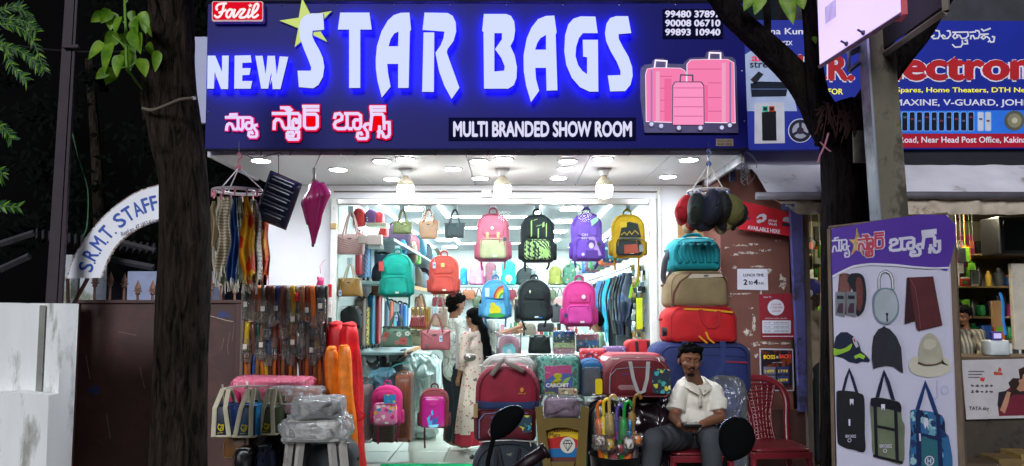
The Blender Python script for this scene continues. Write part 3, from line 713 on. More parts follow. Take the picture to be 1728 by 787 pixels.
for x0,x1,y0,y1,c in ((158,186,195,575,'#ffb4d8'),(655,684,130,580,'#ffb0d4'),(118,132,185,575,'#a58ac8'),(712,724,125,580,'#8a78b8'),(222,276,250,570,'#ff74aa'),(528,550,300,570,'#ff74aa')):
 b = MB();b.prism(F,z8([(x0,y0),(x1,y0),(x1,y1),(x0,y1)]),.0375,.0385);b.build('stripe',glow(c,.85),em)
for x0,x1,ys in ((190,280,(232,322,412,495)),(552,650,(282,392,495)),(400,650,(178,))):
 for y in ys: b = MB();b.prism(F,z8([(x0,y-2),(x1,y-2),(x1,y+2),(x0,y+2)]),.0375,.0382);b.build('groove',glow('#d0508a',.7),em)
for y in (322,392,464,534): b = MB();b.prism(F,z8([(292,y-2),(512,y-2),(512,y+2),(292,y+2)]),.0435,.0442);b.build('groove',glow('#c04a84',.7),em)
for pts in ([(148,165),(155,112),(240,118),(236,165)],[(558,105),(562,55),(645,58),(645,105)],[(340,270),(345,222),(435,225),(436,268)]):
 b = MB();b.stroke(F,z8(pts),2.2,.036,.041);b.build('handle_outline',wl_ if pts[0][0] != 340 else dk,em)
for x,y,n_ in ((125,592,.037),(198,606,.037),(330,622,.044),(492,622,.044),(655,618,.037),(715,600,.037)):
 b = MB();b.prism(F,z8([(x + 24 * math.cos(a * PI / 8),y + 24 * math.sin(a * PI / 8)) for a in range(16)]),n_ - .004,n_);o = b.build('wheel',dk,em)
 b = MB();b.prism(F,z8([(x + 15 * math.cos(a * PI / 8),y + 15 * math.sin(a * PI / 8)) for a in range(16)]),n_ + .0002,n_ + .002);b.build('wheel_light',glow('#d8e0ff',.9),o)
# ================= electronics board =================
YB = 6.3;F = FP(YB)
eb = T('shop_board','long blue electronics shop board with big red lettering behind the tree','sign',(P(1500,275,YB).x,YB,P(1500,275,YB).z))
bluem = mat('#1228a0',.5,var=.15,vs=2,bump=.08,emit=.05)
b = MB();b.prism(F,[(1250,34),(1800,36),(1800,250),(1250,253)],-.06,0);b.build('panel',bluem,eb)
b = MB();b.prism(F,[(1400,226),(1800,226),(1800,249),(1400,250)],.001,.003);b.build('red_band',mat('#a3142c',.4,var=.1,emit=.15),eb)
b = MB();b.prism(F,[(1440,188),(1800,186),(1800,225.7),(1440,225.7)],.001,.003);b.build('device_band',mat('#2a6fd8',.4,emit=.15),eb)
pale = mat('#b0bfe4',.5,emit=.05)
b = MB();b.prism(F,[(1252,96),(1270,84),(1300,82),(1330,92),(1336,130),(1340,165),(1345,188),(1252,188)],.001,.003);b.build('pale_patch',pale,eb)
white_e = mat('#dcdcea',.5,emit=.12);red_e = mat('#b81a26',.5,emit=.08);yel_e = mat('#e8e04a',.4,emit=.3);drk = mat('#1c1e2a',.35)
def bt(t,u0,v0,u1,v1,m,bold=.02,n=.004,nm='lettering'):
 b = MB();b.text(t,F,u0,v0,u1,v1,n,n + .001,bold)
 b.build(nm,m,eb) if nm != 'lettering' else split_letters(b,'letter',m,eb)
bt('Vana Kumar Jain',1278,48,1410,62,white_e);bt('93927 35maxzx',1252,66,1337,77,white_e)
bt('airtel',1268,92,1318,104,mat('#e0204a',.4,emit=.2));bt('stream',1265,105,1318,115,mat('#2a2c38',.4))
for t,u0,v0,u1,v1 in (('U.R.',1344,92,1442,138),('Electronics',1466,86,1830,137)):
 bt(t,u0 - 2,v0 - 2,u1 + 2,v1 + 2,white_e,.085,.003,'letter_outline');b = MB();b.text(t,F,u0,v0,u1,v1,.0045,.0055,.05);split_letters(b,'letter',red_e,eb)
bt('SPARES FOR',1350,150,1422,160,yel_e);bt('Spares, Home Theaters, DTH Networks',1512,148,1775,159,yel_e,.015)
bt('PHILIPS, MAXINE, V-GUARD, JOHNSON',1434,168,1782,182,white_e,.02)
bt('Main Road, Near Head Post Office, Kakinada',1486,231,1745,243,white_e,.02)
# telugu line
TELE = [[(515,145),(550,150),(560,195),(540,232),(490,235),(468,212),(500,198)],[(620,212),(598,196),(578,205),(600,235),(650,230),(680,190),(668,150),(640,150)],[(700,165),(872,162)],[(740,165),(704,212),(725,235),(758,215),(742,192),(780,200),(802,235),(850,230),(875,200),(870,165)],[(700,300),(730,330),(790,325),(812,295),(808,258)],[(812,292),(865,292),(862,250),(838,255)],[(890,165),(955,160)],[(900,238),(905,205),(930,202),(945,235),(985,230),(1002,190),(990,150),(955,145)],[(1015,188),(1095,184)],[(1020,130),(1045,150),(1120,122)],[(1060,188),(1016,222),(1040,240),(1072,216),(1052,204),(1085,215),(1110,240)],[(1095,272),(1110,255),(1125,275),(1155,270),(1165,218),(1140,212)]]
b = MB()
for k,s_ in enumerate(TELE): b.stroke(F,[(1500 + x / 6.557,30 + y / 6.557) for x,y in s_],2.5,.004,.005 + k * .0001)
b.build('telugu_word',white_e,eb)
# set top box, speaker and remote prints
def pr(poly,m,n0=.004,n1=.006,nm='picture'):
 b = MB();b.prism(F,poly,n0,n1);return b.build(nm,m,eb)
pr([(1266,142),(1280,138),(1322,139),(1329,148),(1326,163),(1268,164)],mat('#232a3a',.25));pr([(1266,150),(1328,150),(1328,152),(1266,152)],mat('#5b6c94',.3),.0065,.007)
pr([(1266,135),(1280,121),(1288,126),(1274,143)],drk)
pr([(1273,175),(1323,173),(1324,242),(1273,243)],mat('#b8b8c4',.4,emit=.15));pr([(1285,190),(1309,188),(1310,238),(1286,238)],mat('#1a1a22',.3),.0065,.008)
for x,c in ((1291,'#22c8a8'),(1302,'#c84a22')): pr([(x - 5,180),(x + 4.5,180),(x + 4.5,189),(x - 5,189)],glow(c,.6),.0082,.009);pr([(x - 3.2,181.7),(x + 2.7,181.7),(x + 2.7,187.3),(x - 3.2,187.3)],drk,.0092,.0095)
def disc(cx,cy,r,m,n0,n1): pr([(cx + r * math.cos(a * PI / 14),cy + r * math.sin(a * PI / 14)) for a in range(28)],m,n0,n1)
disc(1350,221,20.5,mat('#c6cbe8',.3,emit=.1),.004,.005);disc(1350,221,19,mat('#27233a',.4),.0052,.006);disc(1350,221,13.5,mat('#b9bcd0',.35),.0062,.007);disc(1350,221,6,mat('#3a2c4a',.4),.0072,.008)
for a in (90,210,330):
 c_,s_ = math.cos(math.radians(a)),math.sin(math.radians(a));pr([(1350 + c_ * 5 - s_ * 2,221 - s_ * 5 - c_ * 2),(1350 + c_ * 14 - s_ * 2.5,221 - s_ * 14 - c_ * 2.5),(1350 + c_ * 14 + s_ * 2.5,221 - s_ * 14 + c_ * 2.5),(1350 + c_ * 5 + s_ * 2,221 - s_ * 5 + c_ * 2)],mat('#27233a',.4),.0072,.0078)
for i in range(12):
 x = 1522 + i * 12.4 + (4 if i > 9 else 0);m = drk if i < 10 else mat('#c8ccd4',.4,emit=.1)
 pr(rrect(x - 1.2,189,x + 10,222,2.5),mat('#6fa0ea',.4,emit=.2),.0035,.0042);pr(rrect(x,190,x + 8.6,221,2),m,.0045,.006)
 pr([(x + 1.5,197 + 3 * (i % 3)),(x + 7,197 + 3 * (i % 3)),(x + 7,200 + 3 * (i % 3)),(x + 1.5,200 + 3 * (i % 3))],mat('#8a3c4c' if i % 2 else '#5a6a8c',.4),.0062,.0066)
disc(1711,204,17,mat('#6a6a60',.3),.0045,.006);disc(1711,204,12,mat('#9a987c',.3),.0062,.007);disc(1711,204,5,mat('#d8d4b8',.3),.0072,.008)
b = MB();b.prism(F,[(1520,251),(1800,251),(1800,277),(1520,277)],-.3,-.05);b.build('under_box',mat('#20222c',.8),eb)
# ================= right side structures =================
brown = mat('#6c4238',.55,var=.18,vs=3,bump=.25,bs=30,dirt='#b8aca4',dsc=2.6,damt=.645)
bw = T('brown_wall','brown painted wall with peeling patches between the two shops','wall',(2.2,6.3,ZF))
b = MB();p,q = P(1213,286,6.3),P(1342,787,6.3);b.box((p.x,6.3,ZF),(q.x,6.88,p.z));b.build('wall_body',brown,bw)
def peel(cx,cy,rx,ry,sd_,c='#c4bab2'):
 b = MB();b.prism(FP(6.3),blob(cx,cy,rx * .85,ry,sd_,44),.0005,.0025);b.build('bare_patch',mat(c,.9,var=.35,vs=25,bump=.4,dirt='#6c4238',dsc=30,damt=.5),bw)
random.seed(3)
for cx,cy,rx,ry in ((1250,414,14,1.6),(1272,413,9,1.5),(1240,430,9,1.6),(1262,427,15,2),(1290,423,12,2),(1240,452,3,3),(1296,458,6,4),(1278,450,14,1.5),(1245,496,22,1.2),(1228,500,9,1.5),(1268,520,5,1.4),(1272,545,3,12),(1262,562,8,5),(1275,581,7,3),(1300,579,14,2.5),(1325,580,8,2),(1259,590,5,6),(1284,494,2,6),(1318,470,4,7),(1321,478,7,8),(1234,560,5,3),(1276,600,4,3),(1348,640,1.5,10),(1226,418,4,1.2),(1312,406,4,1.5),(1240,610,3,4)):
 peel(cx,cy,rx,ry,cx * .37 + cy)
# white upper wall between sign and board
b = MB();p,q = P(1196,255,6.6),P(1300,300,6.6);b.box((p.x,6.5,2.835),(3.4,6.87,3.2));b.build('white_plaster',mat('#c9cbe0',.8,var=.08,dirt='#6d6c7c',dsc=3,damt=.6),bw)
b = MB();b.tube([P(1245,258,5.9),P(1237,268,6.0),P(1238,304,6.1)],.014,5);b.box(P(1231,268,6.05),P(1243,306,6.05) + Vector((0,.03,0)),.004);b.build('bracket',mat('#4a4b66',.5,metal=.4),bw)
b = MB()
for k in range(5):
 pts = [P(1256 + 6 * math.sin(i * 1.3 + k * 2),283 + i * 6 - k * 2,6.2) for i in range(6)];b.tube(smooth_path(pts),.0045,4)
b.tube(smooth_path([P(1262,258,6.2),P(1276,272,6.2),P(1274,296,6.2),P(1262,312,6.2)]),.003,4);b.tube([P(1258,283,6.2),P(1262,292,6.2)],.02,6)
simple('wire_tangle',b,mat('#8c8a90',.5,bump=0),'tangle of loose grey wires at the end of the awning','wires')
b = MB();b.box(P(1143,372,6.88),P(1192,402,6.85),.004);ob = simple('cardboard_box',b,mat('#a8875c',.85,var=.1,dirt='#6d5238',dsc=5),'brown cardboard sheet behind the hanging caps above the teal bag','cardboard')
# purple post
pp = T('painted_post','weathered purple painted post at the edge of the brown wall','post',(P(1350,700,6.2).x,6.2,ZF))
b = MB();a0,a1,c0,c1 = P(1350,695,6.15),P(1334,350,6.15),P(1363,695,6.15),P(1354,350,6.15);slab(b,a0,a1,c0,c1,.05);b.build('purple_face',mat('#4b4a86',.6,var=.2,vs=4,dirt='#2e2c44',dsc=5,damt=.5),pp)
b = MB();a0,a1,c0,c1 = P(1366,800,6.18),P(1356,350,6.18),P(1375,800,6.18),P(1364,350,6.18);slab(b,a0,a1,c0,c1,.06);b.build('wood_edge',mat('#5f564e',.8,var=.3,vs=9,bump=.5,stretch=(4,4,.6)),pp)
b = MB();b.box(P(1213,690,6.29),P(1362,810,6.25),.004);b.build('skirting',mat('#452622',.6,dirt='#2e1a18',dsc=4),bw)
# awning
tarp = mat('#e6e5ee',.6,var=.12,vs=3,bump=.7,bs=9,dirt='#9a8c86',dsc=2.4,damt=.58)
aw = T('awning','dirty white tarpaulin awning rolled over a pipe on the second shop','awning',(P(1500,330,5.8).x,5.8,P(1500,330,5.8).z))
x0,x1 = P(1275,300,6.1).x,P(1790,300,6.1).x
def aws(u,v):
 a = P(1272 + 10 * v,279,6.25);c = P(1278,329,5.85)
 z = a.z + (c.z - a.z) * v + .012 * math.sin(u * 23 + v * 3) * math.sin(PI * v) + .01 * noise.noise(Vector((u * 14,v * 4,0)))
 return (x0 + .02 * v + (x1 - x0) * u,a.y + (c.y - a.y) * v,z)
b = MB();b.sheet(aws,80,12,.004);b.build('sheet',tarp,aw,True)
c = P(1276,331,5.83);b = MB();b.tube([(c.x,5.83,c.z),((c.x + x1) / 2,5.83,c.z + .006),(x1,5.83,c.z)],.032,12);b.build('roll',mat('#6f6b74',.5,var=.2,vs=6,metal=.2),aw,True)
def flap(u,v):
 px = 1292 + 498 * u;a = P(px,334,5.86);dl_ = min(1,u * 14);bt_ = 338 + (362 - 338) * dl_ + 1.5 * noise.noise(Vector((u * 20,0,3)))
 c = P(px + 22 * (1 - min(1,u * 3)),bt_,5.86);q = a.lerp(c,v);q.y += .025 * noise.noise(Vector((u * 30,v * 2,1))) + .012 * math.sin(u * 70) * v;return q
b = MB();b.sheet(flap,160,8,.004);b.build('flap',mat('#c4b6a4',.8,var=.15,vs=4,bump=.4,bs=30,dirt='#6b5848',dsc=4,damt=.55),aw,True)
b = MB();b.prism(lambda u,v,n: P(u,v,5.84) + Vector((0,-n,0)),[(1319,344),(1341,344),(1341,354),(1319,354)],0,.002);b.text('POWER',lambda u,v,n: P(u,v,5.84) + Vector((0,-n,0)),1321,347,1339,351,.0025,.0035,.03);b.build('printed_mark',mat('#3a4a7c',.7,dirt='#b0a99c',dsc=40,damt=.5),aw)
# shop 2
s2 = T('electronics_shop','small crowded electronics shop with loaded shelves on the right','shop',(4.2,7.2,ZF))
x0,x1 = P(1366,500,6.9).x,6.4
dkw = mat('#6f6a5c',.85,var=.2,vs=4)
for nm,a,c in (('side_wall',(x0 - .1,6.9,ZF),(x0,9.0,2.7)),('back_wall',(x0,9.0,ZF),(x1,9.1,2.7)),('side_wall',(x1,6.3,ZF),(x1 + .1,9.1,2.7)),('ceiling',(x0 - .1,6.45,2.7),(x1 + .1,9.1,2.8)),('upper_wall',(2.75,6.55,2.85),(7,7.0,3.3))):
 b = MB();b.box(a,c);b.build(nm,dkw,s2)
b = MB();b.box((2.62,6.5,4.1),(9,6.9,7));b.build('upper_storey',mat('#4a4a50',.85,dirt='#3a3a3f',dsc=1),s2)
b = MB();b.box((5.2,6.45,4.15),(7.2,6.499,6));b.build('dark_window',mat('#0a0a0c',.4),s2)
r = T('tube_light','bright tube light inside the electronics shop','light',(4.6,7.6,2.65))
b = MB();b.tube([(4.0,7.5,2.62),(5.2,7.5,2.62)],.016,8);b.build('tube',glow('#fff0cc',90),r)
b = MB();b.box((3.95,7.48,2.645),(5.25,7.52,2.699));b.build('batten',mat('#cfcfca',.5),r)
shm = mat('#8a7448',.7,var=.2,vs=8,stretch=(1,4,4))
random.seed(11)
pal = ['#1c1d22','#2a2b30','#c8c8c4','#b03028','#2e8a4c','#d8b03a','#2a5ea8','#d46a28','#e6e4dc','#55585e','#73bb3a','#101012','#8f2a5a','#3a3f44']
words_c = ['black','dark grey','pale grey','red','green','yellow','blue','orange','white','grey','lime','jet black','plum','slate']
sk = 0
shelf_names = ['lowest','second lowest','middle','second highest','highest']
for si_,(zb,Y0) in enumerate(((.95,8.6),(1.22,8.6),(1.5,8.5),(1.86,8.4),(2.24,8.4))):
 b = MB();b.box((x0 + .01,Y0 - .02,zb - .02),(6.3,8.99,zb));simple('shelf_board',b,shm,'wooden shelf board in the electronics shop, the %s one' % shelf_names[si_],'shelf')
 x = x0 + .03;n_it = 0
 while x < 6.1:
  w = random.uniform(.06,.16);h = random.uniform(.08,.25);pxx = 864 + x * 1200 / Y0
  if (pxx < 1404 or pxx > 1594):
   c = random.randrange(len(pal));k = random.random();sk += 1
   b = MB()
   yy = Y0 + random.uniform(0,.06)
   if k < .55: b.box((x,yy,zb + .001),(x + w - .01,yy + .2,zb + h),.004)
   elif k < .8: b.box((x,yy,zb + .001),(x + w - .01,yy + .15,zb + h * .8),.03)
   else: b.lathe([(w * .4,zb + .001),(w * .42,zb + h * .7),(w * .2,zb + h * .85),(w * .2,zb + h)],12,(x + w / 2,yy + .06,0))
   r = T('boxed_item','%s %s on the %s shelf of the electronics shop, %s from the left' % (words_c[c],'carton' if k < .55 else ('rounded gadget' if k < .8 else 'spray can'),shelf_names[si_],nth(n_it)),'goods',(x + w / 2,yy,zb),group='goods on the shelves of the electronics shop')
   n_it += 1;b.build('body',mat(pal[c],.4,var=.2,vs=9,bump=.03),r,40)
   if k < .55:
    b = MB();b.box((x + w * .2,yy - .002,zb + h * .3),(x + w * .7,yy - .0005,zb + h * .7));b.build('printed_label',mat(pal[(c * 5 + 3) % 14],.4,var=.1),r)
  x += w + random.uniform(.0,.02)
# hanging packets in shop 2
for i in range(16):
 px = random.choice([random.uniform(1600,1680),random.uniform(1372,1400)]);py = random.uniform(380,470);Y = random.uniform(7.6,8.3)
 c = P(px,py,Y);w,h = random.uniform(.04,.07),random.uniform(.1,.18);k = random.randrange(14)
 b = MB();b.box((c.x - w,Y,c.z - h),(c.x + w,Y + .03,c.z),.006);b.tube([(c.x,Y + .01,c.z - .01),(c.x,Y + .01,2.69)],.003,4)
 simple('hanging_packet',b,mat(pal[k],.35,var=.3,vs=14),'%s packet on a string in the electronics shop, %s one hung' % (words_c[k],nth(i)),'packet',group='hanging packets in the electronics shop')
b = MB();c = P(1703,398,7.4);b.box((c.x - .17,7.3,c.z - .2),(c.x + .2,7.6,c.z + .19),.012);r = simple('monitor',b,mat('#17181b',.4),'black monitor hanging at the top right of the electronics shop','monitor')
b = MB();b.box((-.15,-.165,.04),(.17,-.152,.34),.003);b.build('screen',mat('#07080a',.12),r,world=False)
# cable tool & white machine on the counter
cz = P(1660,602,6.75).z
ct = T('shop_counter','shop counter fronted by a faded satellite television banner','counter',(4.6,6.7,ZF))
cx0,cx1 = P(1612,602,6.7).x,6.2
b = MB();b.box((cx0,6.7,cz - .03),(cx1,7.2,cz),.004);b.build('counter_top',mat('#5a4a3c',.5),ct)
b = MB();b.box((cx0,6.75,ZF),(cx1,7.15,cz - .031));b.build('counter_body',mat('#3d362e',.8,dirt='#241f1b',dsc=4,damt=.5),ct)
F6 = FP(6.7)
b = MB();b.prism(F6,[(1622,608),(1790,604),(1790,704),(1630,708)],0,.008);ban = b.build('banner',mat('#b9b6ba',.5,var=.1,dirt='#8f8880',dsc=4,damt=.6),ct)
def bp(poly,m,n0=.009,n1=.0105,nm='picture'): b = MB();b.prism(F6,poly,n0,n1);b.build(nm,m,ban)
b = MB();b.text('TATA sky',F6,1634,686,1668,694,.009,.010,.03);b.build('lettering',mat('#3a2c44',.5),ban)
for i in range(5):
 for j in range(2): bp(blob(1640 + i * 8,651 + j * 10,2.6,2,i + j * 7,10),mat('#4a4450',.5))
for j in range(3): bp([(1633,626 + j * 5),(1660 - 4 * j,626 + j * 5),(1660 - 4 * j,628 + j * 5),(1633,628 + j * 5)],mat('#6c6670',.5))
bp([(1676,627),(1690,629),(1691,633),(1676,633)],mat('#b04a3a',.5));bp(blob(1686,624,3,4,4,10),mat('#b04a3a',.5),.0107,.0115);bp(blob(1657,640,4,4,6,12),mat('#c43a3a',.5))
bp([(1685,702),(1682,680),(1690,664),(1708,650),(1735,648),(1760,660),(1770,700)],mat('#6c1c30',.5));bp([(1684,662),(1704,658),(1712,664),(1700,674),(1688,690),(1682,684)],mat('#241c24',.5),.0107,.0112)
bp(blob(1727,646,20,20,8,16),mat('#2a1a18',.5),.0114,.0118);bp(blob(1730,648,13,16,8.5,16),mat('#b08068',.5),.012,.0124);bp([(1686,692),(1692,676),(1698,660),(1704,662),(1700,680),(1694,698)],mat('#b08068',.5),.0126,.013)
# crates & stuff below the counter
for i,(px,w,h,c,wd_) in enumerate(((1640,.3,.12,'#4a3b2c','dark wooden crate'),(1690,.25,.16,'#6f5a36','tan carton'),(1722,.2,.2,'#8c7440','yellowish carton'))):
 c0 = P(px,770,6.5);b = MB();b.box((c0.x - w / 2,6.35,ZF + .001),(c0.x + w / 2,6.62,ZF + h),.006)
 for k in range(3): b.box((c0.x - w / 2 - .003,6.345,ZF + h * (k + .2) / 3),(c0.x + w / 2 + .003,6.349,ZF + h * (k + .8) / 3),.002)
 simple('crate',b,mat(c,.8,var=.2),wd_ + ' on the ground under the television banner','crate')
r = T('billing_machine','white box shaped machine with a small purple screen on the counter','machine',(P(1688,600,6.8).x,6.8,cz))
b = MB();p,q = P(1672,601,6.8),P(1706,574,6.8);b.inflate(rrect(p.x,cz + .001,q.x,q.z,.02),.16,(0,6.88,0),rings=7,p=6);b.build('body',mat('#cfd8dc',.35),r,True)
b = MB();p,q = P(1677,575,6.78),P(1694,560,6.78);b.box((p.x,6.8,p.z + .001),(q.x,6.84,q.z),.008);b.build('screen_case',mat('#4b3a8c',.4),r)
b = MB();b.box((p.x + .015,6.795,p.z + .02),(q.x - .015,6.799,q.z - .015));b.build('screen',mat('#b8b0dc',.3,emit=.3),r)
b = MB();b.tube(smooth_path([P(1688,495,7.2),P(1692,510,7.15),P(1693,540,7.1),P(1697,566,7.05)]),.016,8,flat=.5)
simple('blue_tool',b,mat('#2a7fd0',.4),'bright blue long tool hanging in the middle of the electronics shop','tool')
b = MB();b.box(P(1673,508,7.6),P(1690,552,7.62),.003);simple('brown_folder',b,mat('#9a7448',.8),'tan cardboard folder leaning beside the blue tool','folder')
b = MB();b.box(P(1706,445,7.5),P(1740,590,7.55),.006);simple('white_door_panel',b,mat('#c9c2b4',.7,dirt='#9a8f80',dsc=3),'off white narrow door panel standing inside the electronics shop','panel')
# bamboo pole
b = MB();b.tube(smooth_path([P(1386,575,5.75),P(1388,480,5.75),P(1389,400,5.75),P(1391,285,5.75)]),.017,8)
b.tube([P(1386,575,5.75),P(1387,800,5.75)],.017,8)
simple('wooden_pole',b,mat('#77695a',.8,var=.25,vs=10,bump=.4),'thin wooden pole propping up the awning beside the tree','pole')
# ================= steel utility column =================
galv = mat('#76808a',.5,metal=.45,var=.15,vs=4,bump=.12,bs=25,dirt='#4f565c',dsc=3,damt=.5)
gald = mat('#8a8474',.65,metal=.2,var=.18,vs=4,bump=.25,bs=25,dirt='#5a564c',dsc=4,damt=.5)
YP = 4.0
up = T('utility_column','grey galvanised rectangular steel column behind the bag poster','column',(P(1500,400,YP).x,YP,0))
bl0,tl0 = P(1468,371,YP),P(1447,60,YP);bm0,tm0 = P(1483,371,YP - .12),P(1462,60,YP - .12);br0,tr0 = P(1534,371,YP - .02),P(1509,60,YP - .02)
def ext(a,c,za,zc): return a.lerp(c,(za - a.z) / (c.z - a.z)),a.lerp(c,(zc - a.z) / (c.z - a.z))
A_,A2 = ext(bl0,tl0,0,3.35);B_,B2 = ext(bm0,tm0,0,3.35);C_,C2 = ext(br0,tr0,0,3.35);D_,D2 = C_ + (A_ - B_),C2 + (A2 - B2)
b = MB();b.add([A_,A2,B2,B_],[(0,1,2,3)]);b.add([B_ - Vector((.0,0,0)),B2,B2 + Vector((.012,.0,0)),B_ + Vector((.012,0,0))],[(0,1,2,3)]);b.build('bright_face',galv,up)
b = MB();b.add([B_ + Vector((.0125,0,0)),B2 + Vector((.0125,0,0)),C2,C_,D_,D2,A_ + Vector((0,.001,0)),A2 + Vector((0,.001,0))],[(0,1,2,3),(3,2,5,4),(4,5,7,6),(1,7,5,2)]);b.build('rear_faces',gald,up)
b = MB();b.tube([B_ + Vector((.006,-.004,0)),B2 + Vector((.006,-.004,0))],.008,4);b.build('edge_bead',mat('#b9c4cf',.4,metal=.5),up)
# cross arm plate & box at its top
r = T('street_billboard','pinkish lit double sided street billboard box on the steel column','billboard',P(1460,110,4.1))
zb = 3.04
far,near = P(1383,105,4.16),P(1520,12,3.40);far.z = near.z = zb
bf,bn = P(1456,110,4.2),P(1596,5,3.36);bf.z = bn.z = zb
fc_m = mat('#d8c8f0',.35,emit=.62,ecol='#c9b4ec',var=.08,vs=1.2,bump=.03)
H = 1.0
def quad(b,a,c,z0,z1,th):
 d = (c - a).normalized();nn = Vector((d.y,-d.x,0)) * th
 a0 = Vector((a.x,a.y,z0));c0 = Vector((c.x,c.y,z0));a1 = Vector((a.x,a.y,z1));c1 = Vector((c.x,c.y,z1))
 b.add([a0,c0,c1,a1,a0 + nn,c0 + nn,c1 + nn,a1 + nn],[(0,1,2,3),(7,6,5,4),(0,4,5,1),(1,5,6,2),(2,6,7,3),(3,7,4,0)])
b = MB();quad(b,far,near,zb + .01,zb + H,-.01);b.build('lit_face',fc_m,r)
b = MB();quad(b,bf,bn,zb + .03,zb + H,.01);b.build('rear_face',mat('#15151a',.6),r)
rail = mat('#8a8278',.5,metal=.3,var=.2,vs=8)
b = MB();b.tube([far,near],.014,4);b.build('bottom_rail',mat('#7d4a78',.4),r)
b = MB();b.tube([bf,bn],.02,4);b.tube([bn,bn + Vector((0,0,H))],.02,4);b.build('rear_rail',rail,r)
b = MB();quad(b,near,near + Vector((.02,.09,0)),zb,zb + H,.03);b.build('red_edge',mat('#b0203a',.4,emit=.1),r)
FS = FQ(far + Vector((0,0,H)),near + Vector((0,0,H)),near,far)
b = MB()
for k in range(9): b.box(FS(.17 + .012 * k,.765,.003),FS(.176 + .012 * k,.70,.006)) if False else None
b.text('|||||||||',FS,.14,.68,.28,.78,.012,.014,.0);b.build('faint_print',mat('#a89ac0',.5),r)
for t_ in (.37,.58):
 c = far.lerp(near,t_);b = MB();b.tube([c + Vector((-.05,-.05,.03)),c + Vector((.03,.02,.03))],.006,5);b.sphere(c + Vector((.0,-.01,.03)),.014,8,5);b.build('bolt',mat('#3a3450',.5),r)
b = MB();b.tube([P(1432,88,4.0),P(1448,80,4.0)],.03,4);b.tube([P(1432,120,4.0),P(1450,106,4.0)],.014,4);b.tube([P(1432,82,4.0),P(1432,120,4.0)],.01,4);b.build('bracket',galv,r)
b = MB();b.box(P(1508,14,3.9),P(1522,46,3.95));b.build('blue_sleeve',mat('#1f3350',.5),r)
# ================= trees =================
def bark(c1,c2,name):
 m,n,l,b = nmat(name)
 tc = n.new('ShaderNodeTexCoord');mp = n.new('ShaderNodeMapping');mp.inputs['Scale'].default_value = (14,14,2.2);l.new(tc.outputs['Object'],mp.inputs[0])
 nz = n.new('ShaderNodeTexNoise');nz.inputs['Scale'].default_value = 2.2;nz.inputs['Detail'].default_value = 9;nz.inputs['Roughness'].default_value = .68;nz.inputs['Distortion'].default_value = .8;l.new(mp.outputs[0],nz.inputs['Vector'])
 n2 = n.new('ShaderNodeTexNoise');n2.inputs['Scale'].default_value = 2.5;n2.inputs['Detail'].default_value = 5;l.new(tc.outputs['Object'],n2.inputs['Vector'])
 rp = n.new('ShaderNodeValToRGB');e = rp.color_ramp.elements;e[0].position = .36;e[0].color = lin(c1);e[1].position = .66;e[1].color = lin(c2);l.new(nz.outputs['Fac'],rp.inputs[0])
 mr = n.new('ShaderNodeMapRange');mr.inputs[1].default_value = .55;mr.inputs[2].default_value = .72;l.new(n2.outputs['Fac'],mr.inputs[0])
 mx = n.new('ShaderNodeMix');mx.data_type = 'RGBA';l.new(mr.outputs[0],mx.inputs['Factor']);l.new(rp.outputs[0],mx.inputs['A']);mx.inputs['B'].default_value = lin('#2c2521')
 l.new(mx.outputs['Result'],b.inputs['Base Color']);b.inputs['Roughness'].default_value = .9
 bp = n.new('ShaderNodeBump');b.inputs['Specular IOR Level'].default_value = .1;bp.inputs['Strength'].default_value = 1;bp.inputs['Distance'].default_value = .06;l.new(nz.outputs['Fac'],bp.inputs['Height']);l.new(bp.outputs[0],b.inputs['Normal']);return m
bk1 = bark('#060504','#4c4138','bark_left');bk2 = bark('#050404','#2a2324','bark_right')
def trunk(pts,name,m,par,sides=48,sub=14,amp=.07,sd_=0):
 """pts: (px, py, radius_px, Y)"""
 c = [P(x,y,Y) for x,y,r_,Y in pts];rr = [M_(r_,Y) for x,y,r_,Y in pts]
 cp = smooth_path(c,sub);rp = [v.x for v in smooth_path([(q,0,0) for q in rr],sub)]
 b = MB();b.tube(cp,rp,sides)
 for i,v in enumerate(b.v):
  ring = min(i // sides,len(cp) - 1);ax = cp[ring];d = v - ax;q = Vector((d.x * 9 / max(rp[ring],.01) * .12 * 9,d.y * 9,v.z * 1.6 + sd_))
  k = noise.noise(Vector((math.atan2(d.y,d.x) * 2.2,v.z * 1.3,sd_))) * .9 + .8 * abs(noise.noise(Vector((math.atan2(d.y,d.x) * 7,v.z * 3,sd_ + 4)))) + .35 * noise.noise(Vector((math.atan2(d.y,d.x) * 16,v.z * 10,sd_ + 9)))
  b.v[i] = ax + d * (1 + amp * k)
 return b.build(name,m,par,True)
YT = 4.2
t1 = T('tree','thick rough barked tree trunk in the left foreground with leafy sprig','tree',(P(300,787,YT).x,YT,0))
trunk([(298,1250,54,YT),(298,1000,48,YT),(300,800,44,YT),(304,640,42,YT),(309,520,42,YT),(312,400,40,YT),(309,300,38,YT),(297,225,41,YT),(288,150,40,YT),(288,70,37,YT),(289,0,35,YT),(292,-120,34,YT)],'trunk',bk1,t1,72,22)
trunk([(262,200,19,YT - .02),(252,165,14,YT - .06),(252,120,12,YT - .1),(263,70,10,YT - .12),(272,48,9,YT - .12),(262,20,7,YT - .14),(250,-20,6,YT - .14)],'branch',bk1,t1,20,8,.12,3)
b = MB();c0 = P(240,190,YT - .2);b.tube(smooth_path([P(241,183,YT - .16),P(258,186,YT - .2),P(285,176,YT - .24),(P(305,168,YT - .24)),P(328,166,YT - .2)]),.009,6);b.build('rope',mat('#6f665c',.9),t1)
b = MB();b.tube(smooth_path([P(325,166,YT - .21),P(329,166,YT - .19)]),.011,6);b.build('rope_end',mat('#c8c8d0',.6),t1)
leafm,ln,ll,lb = nmat('leaf_green')
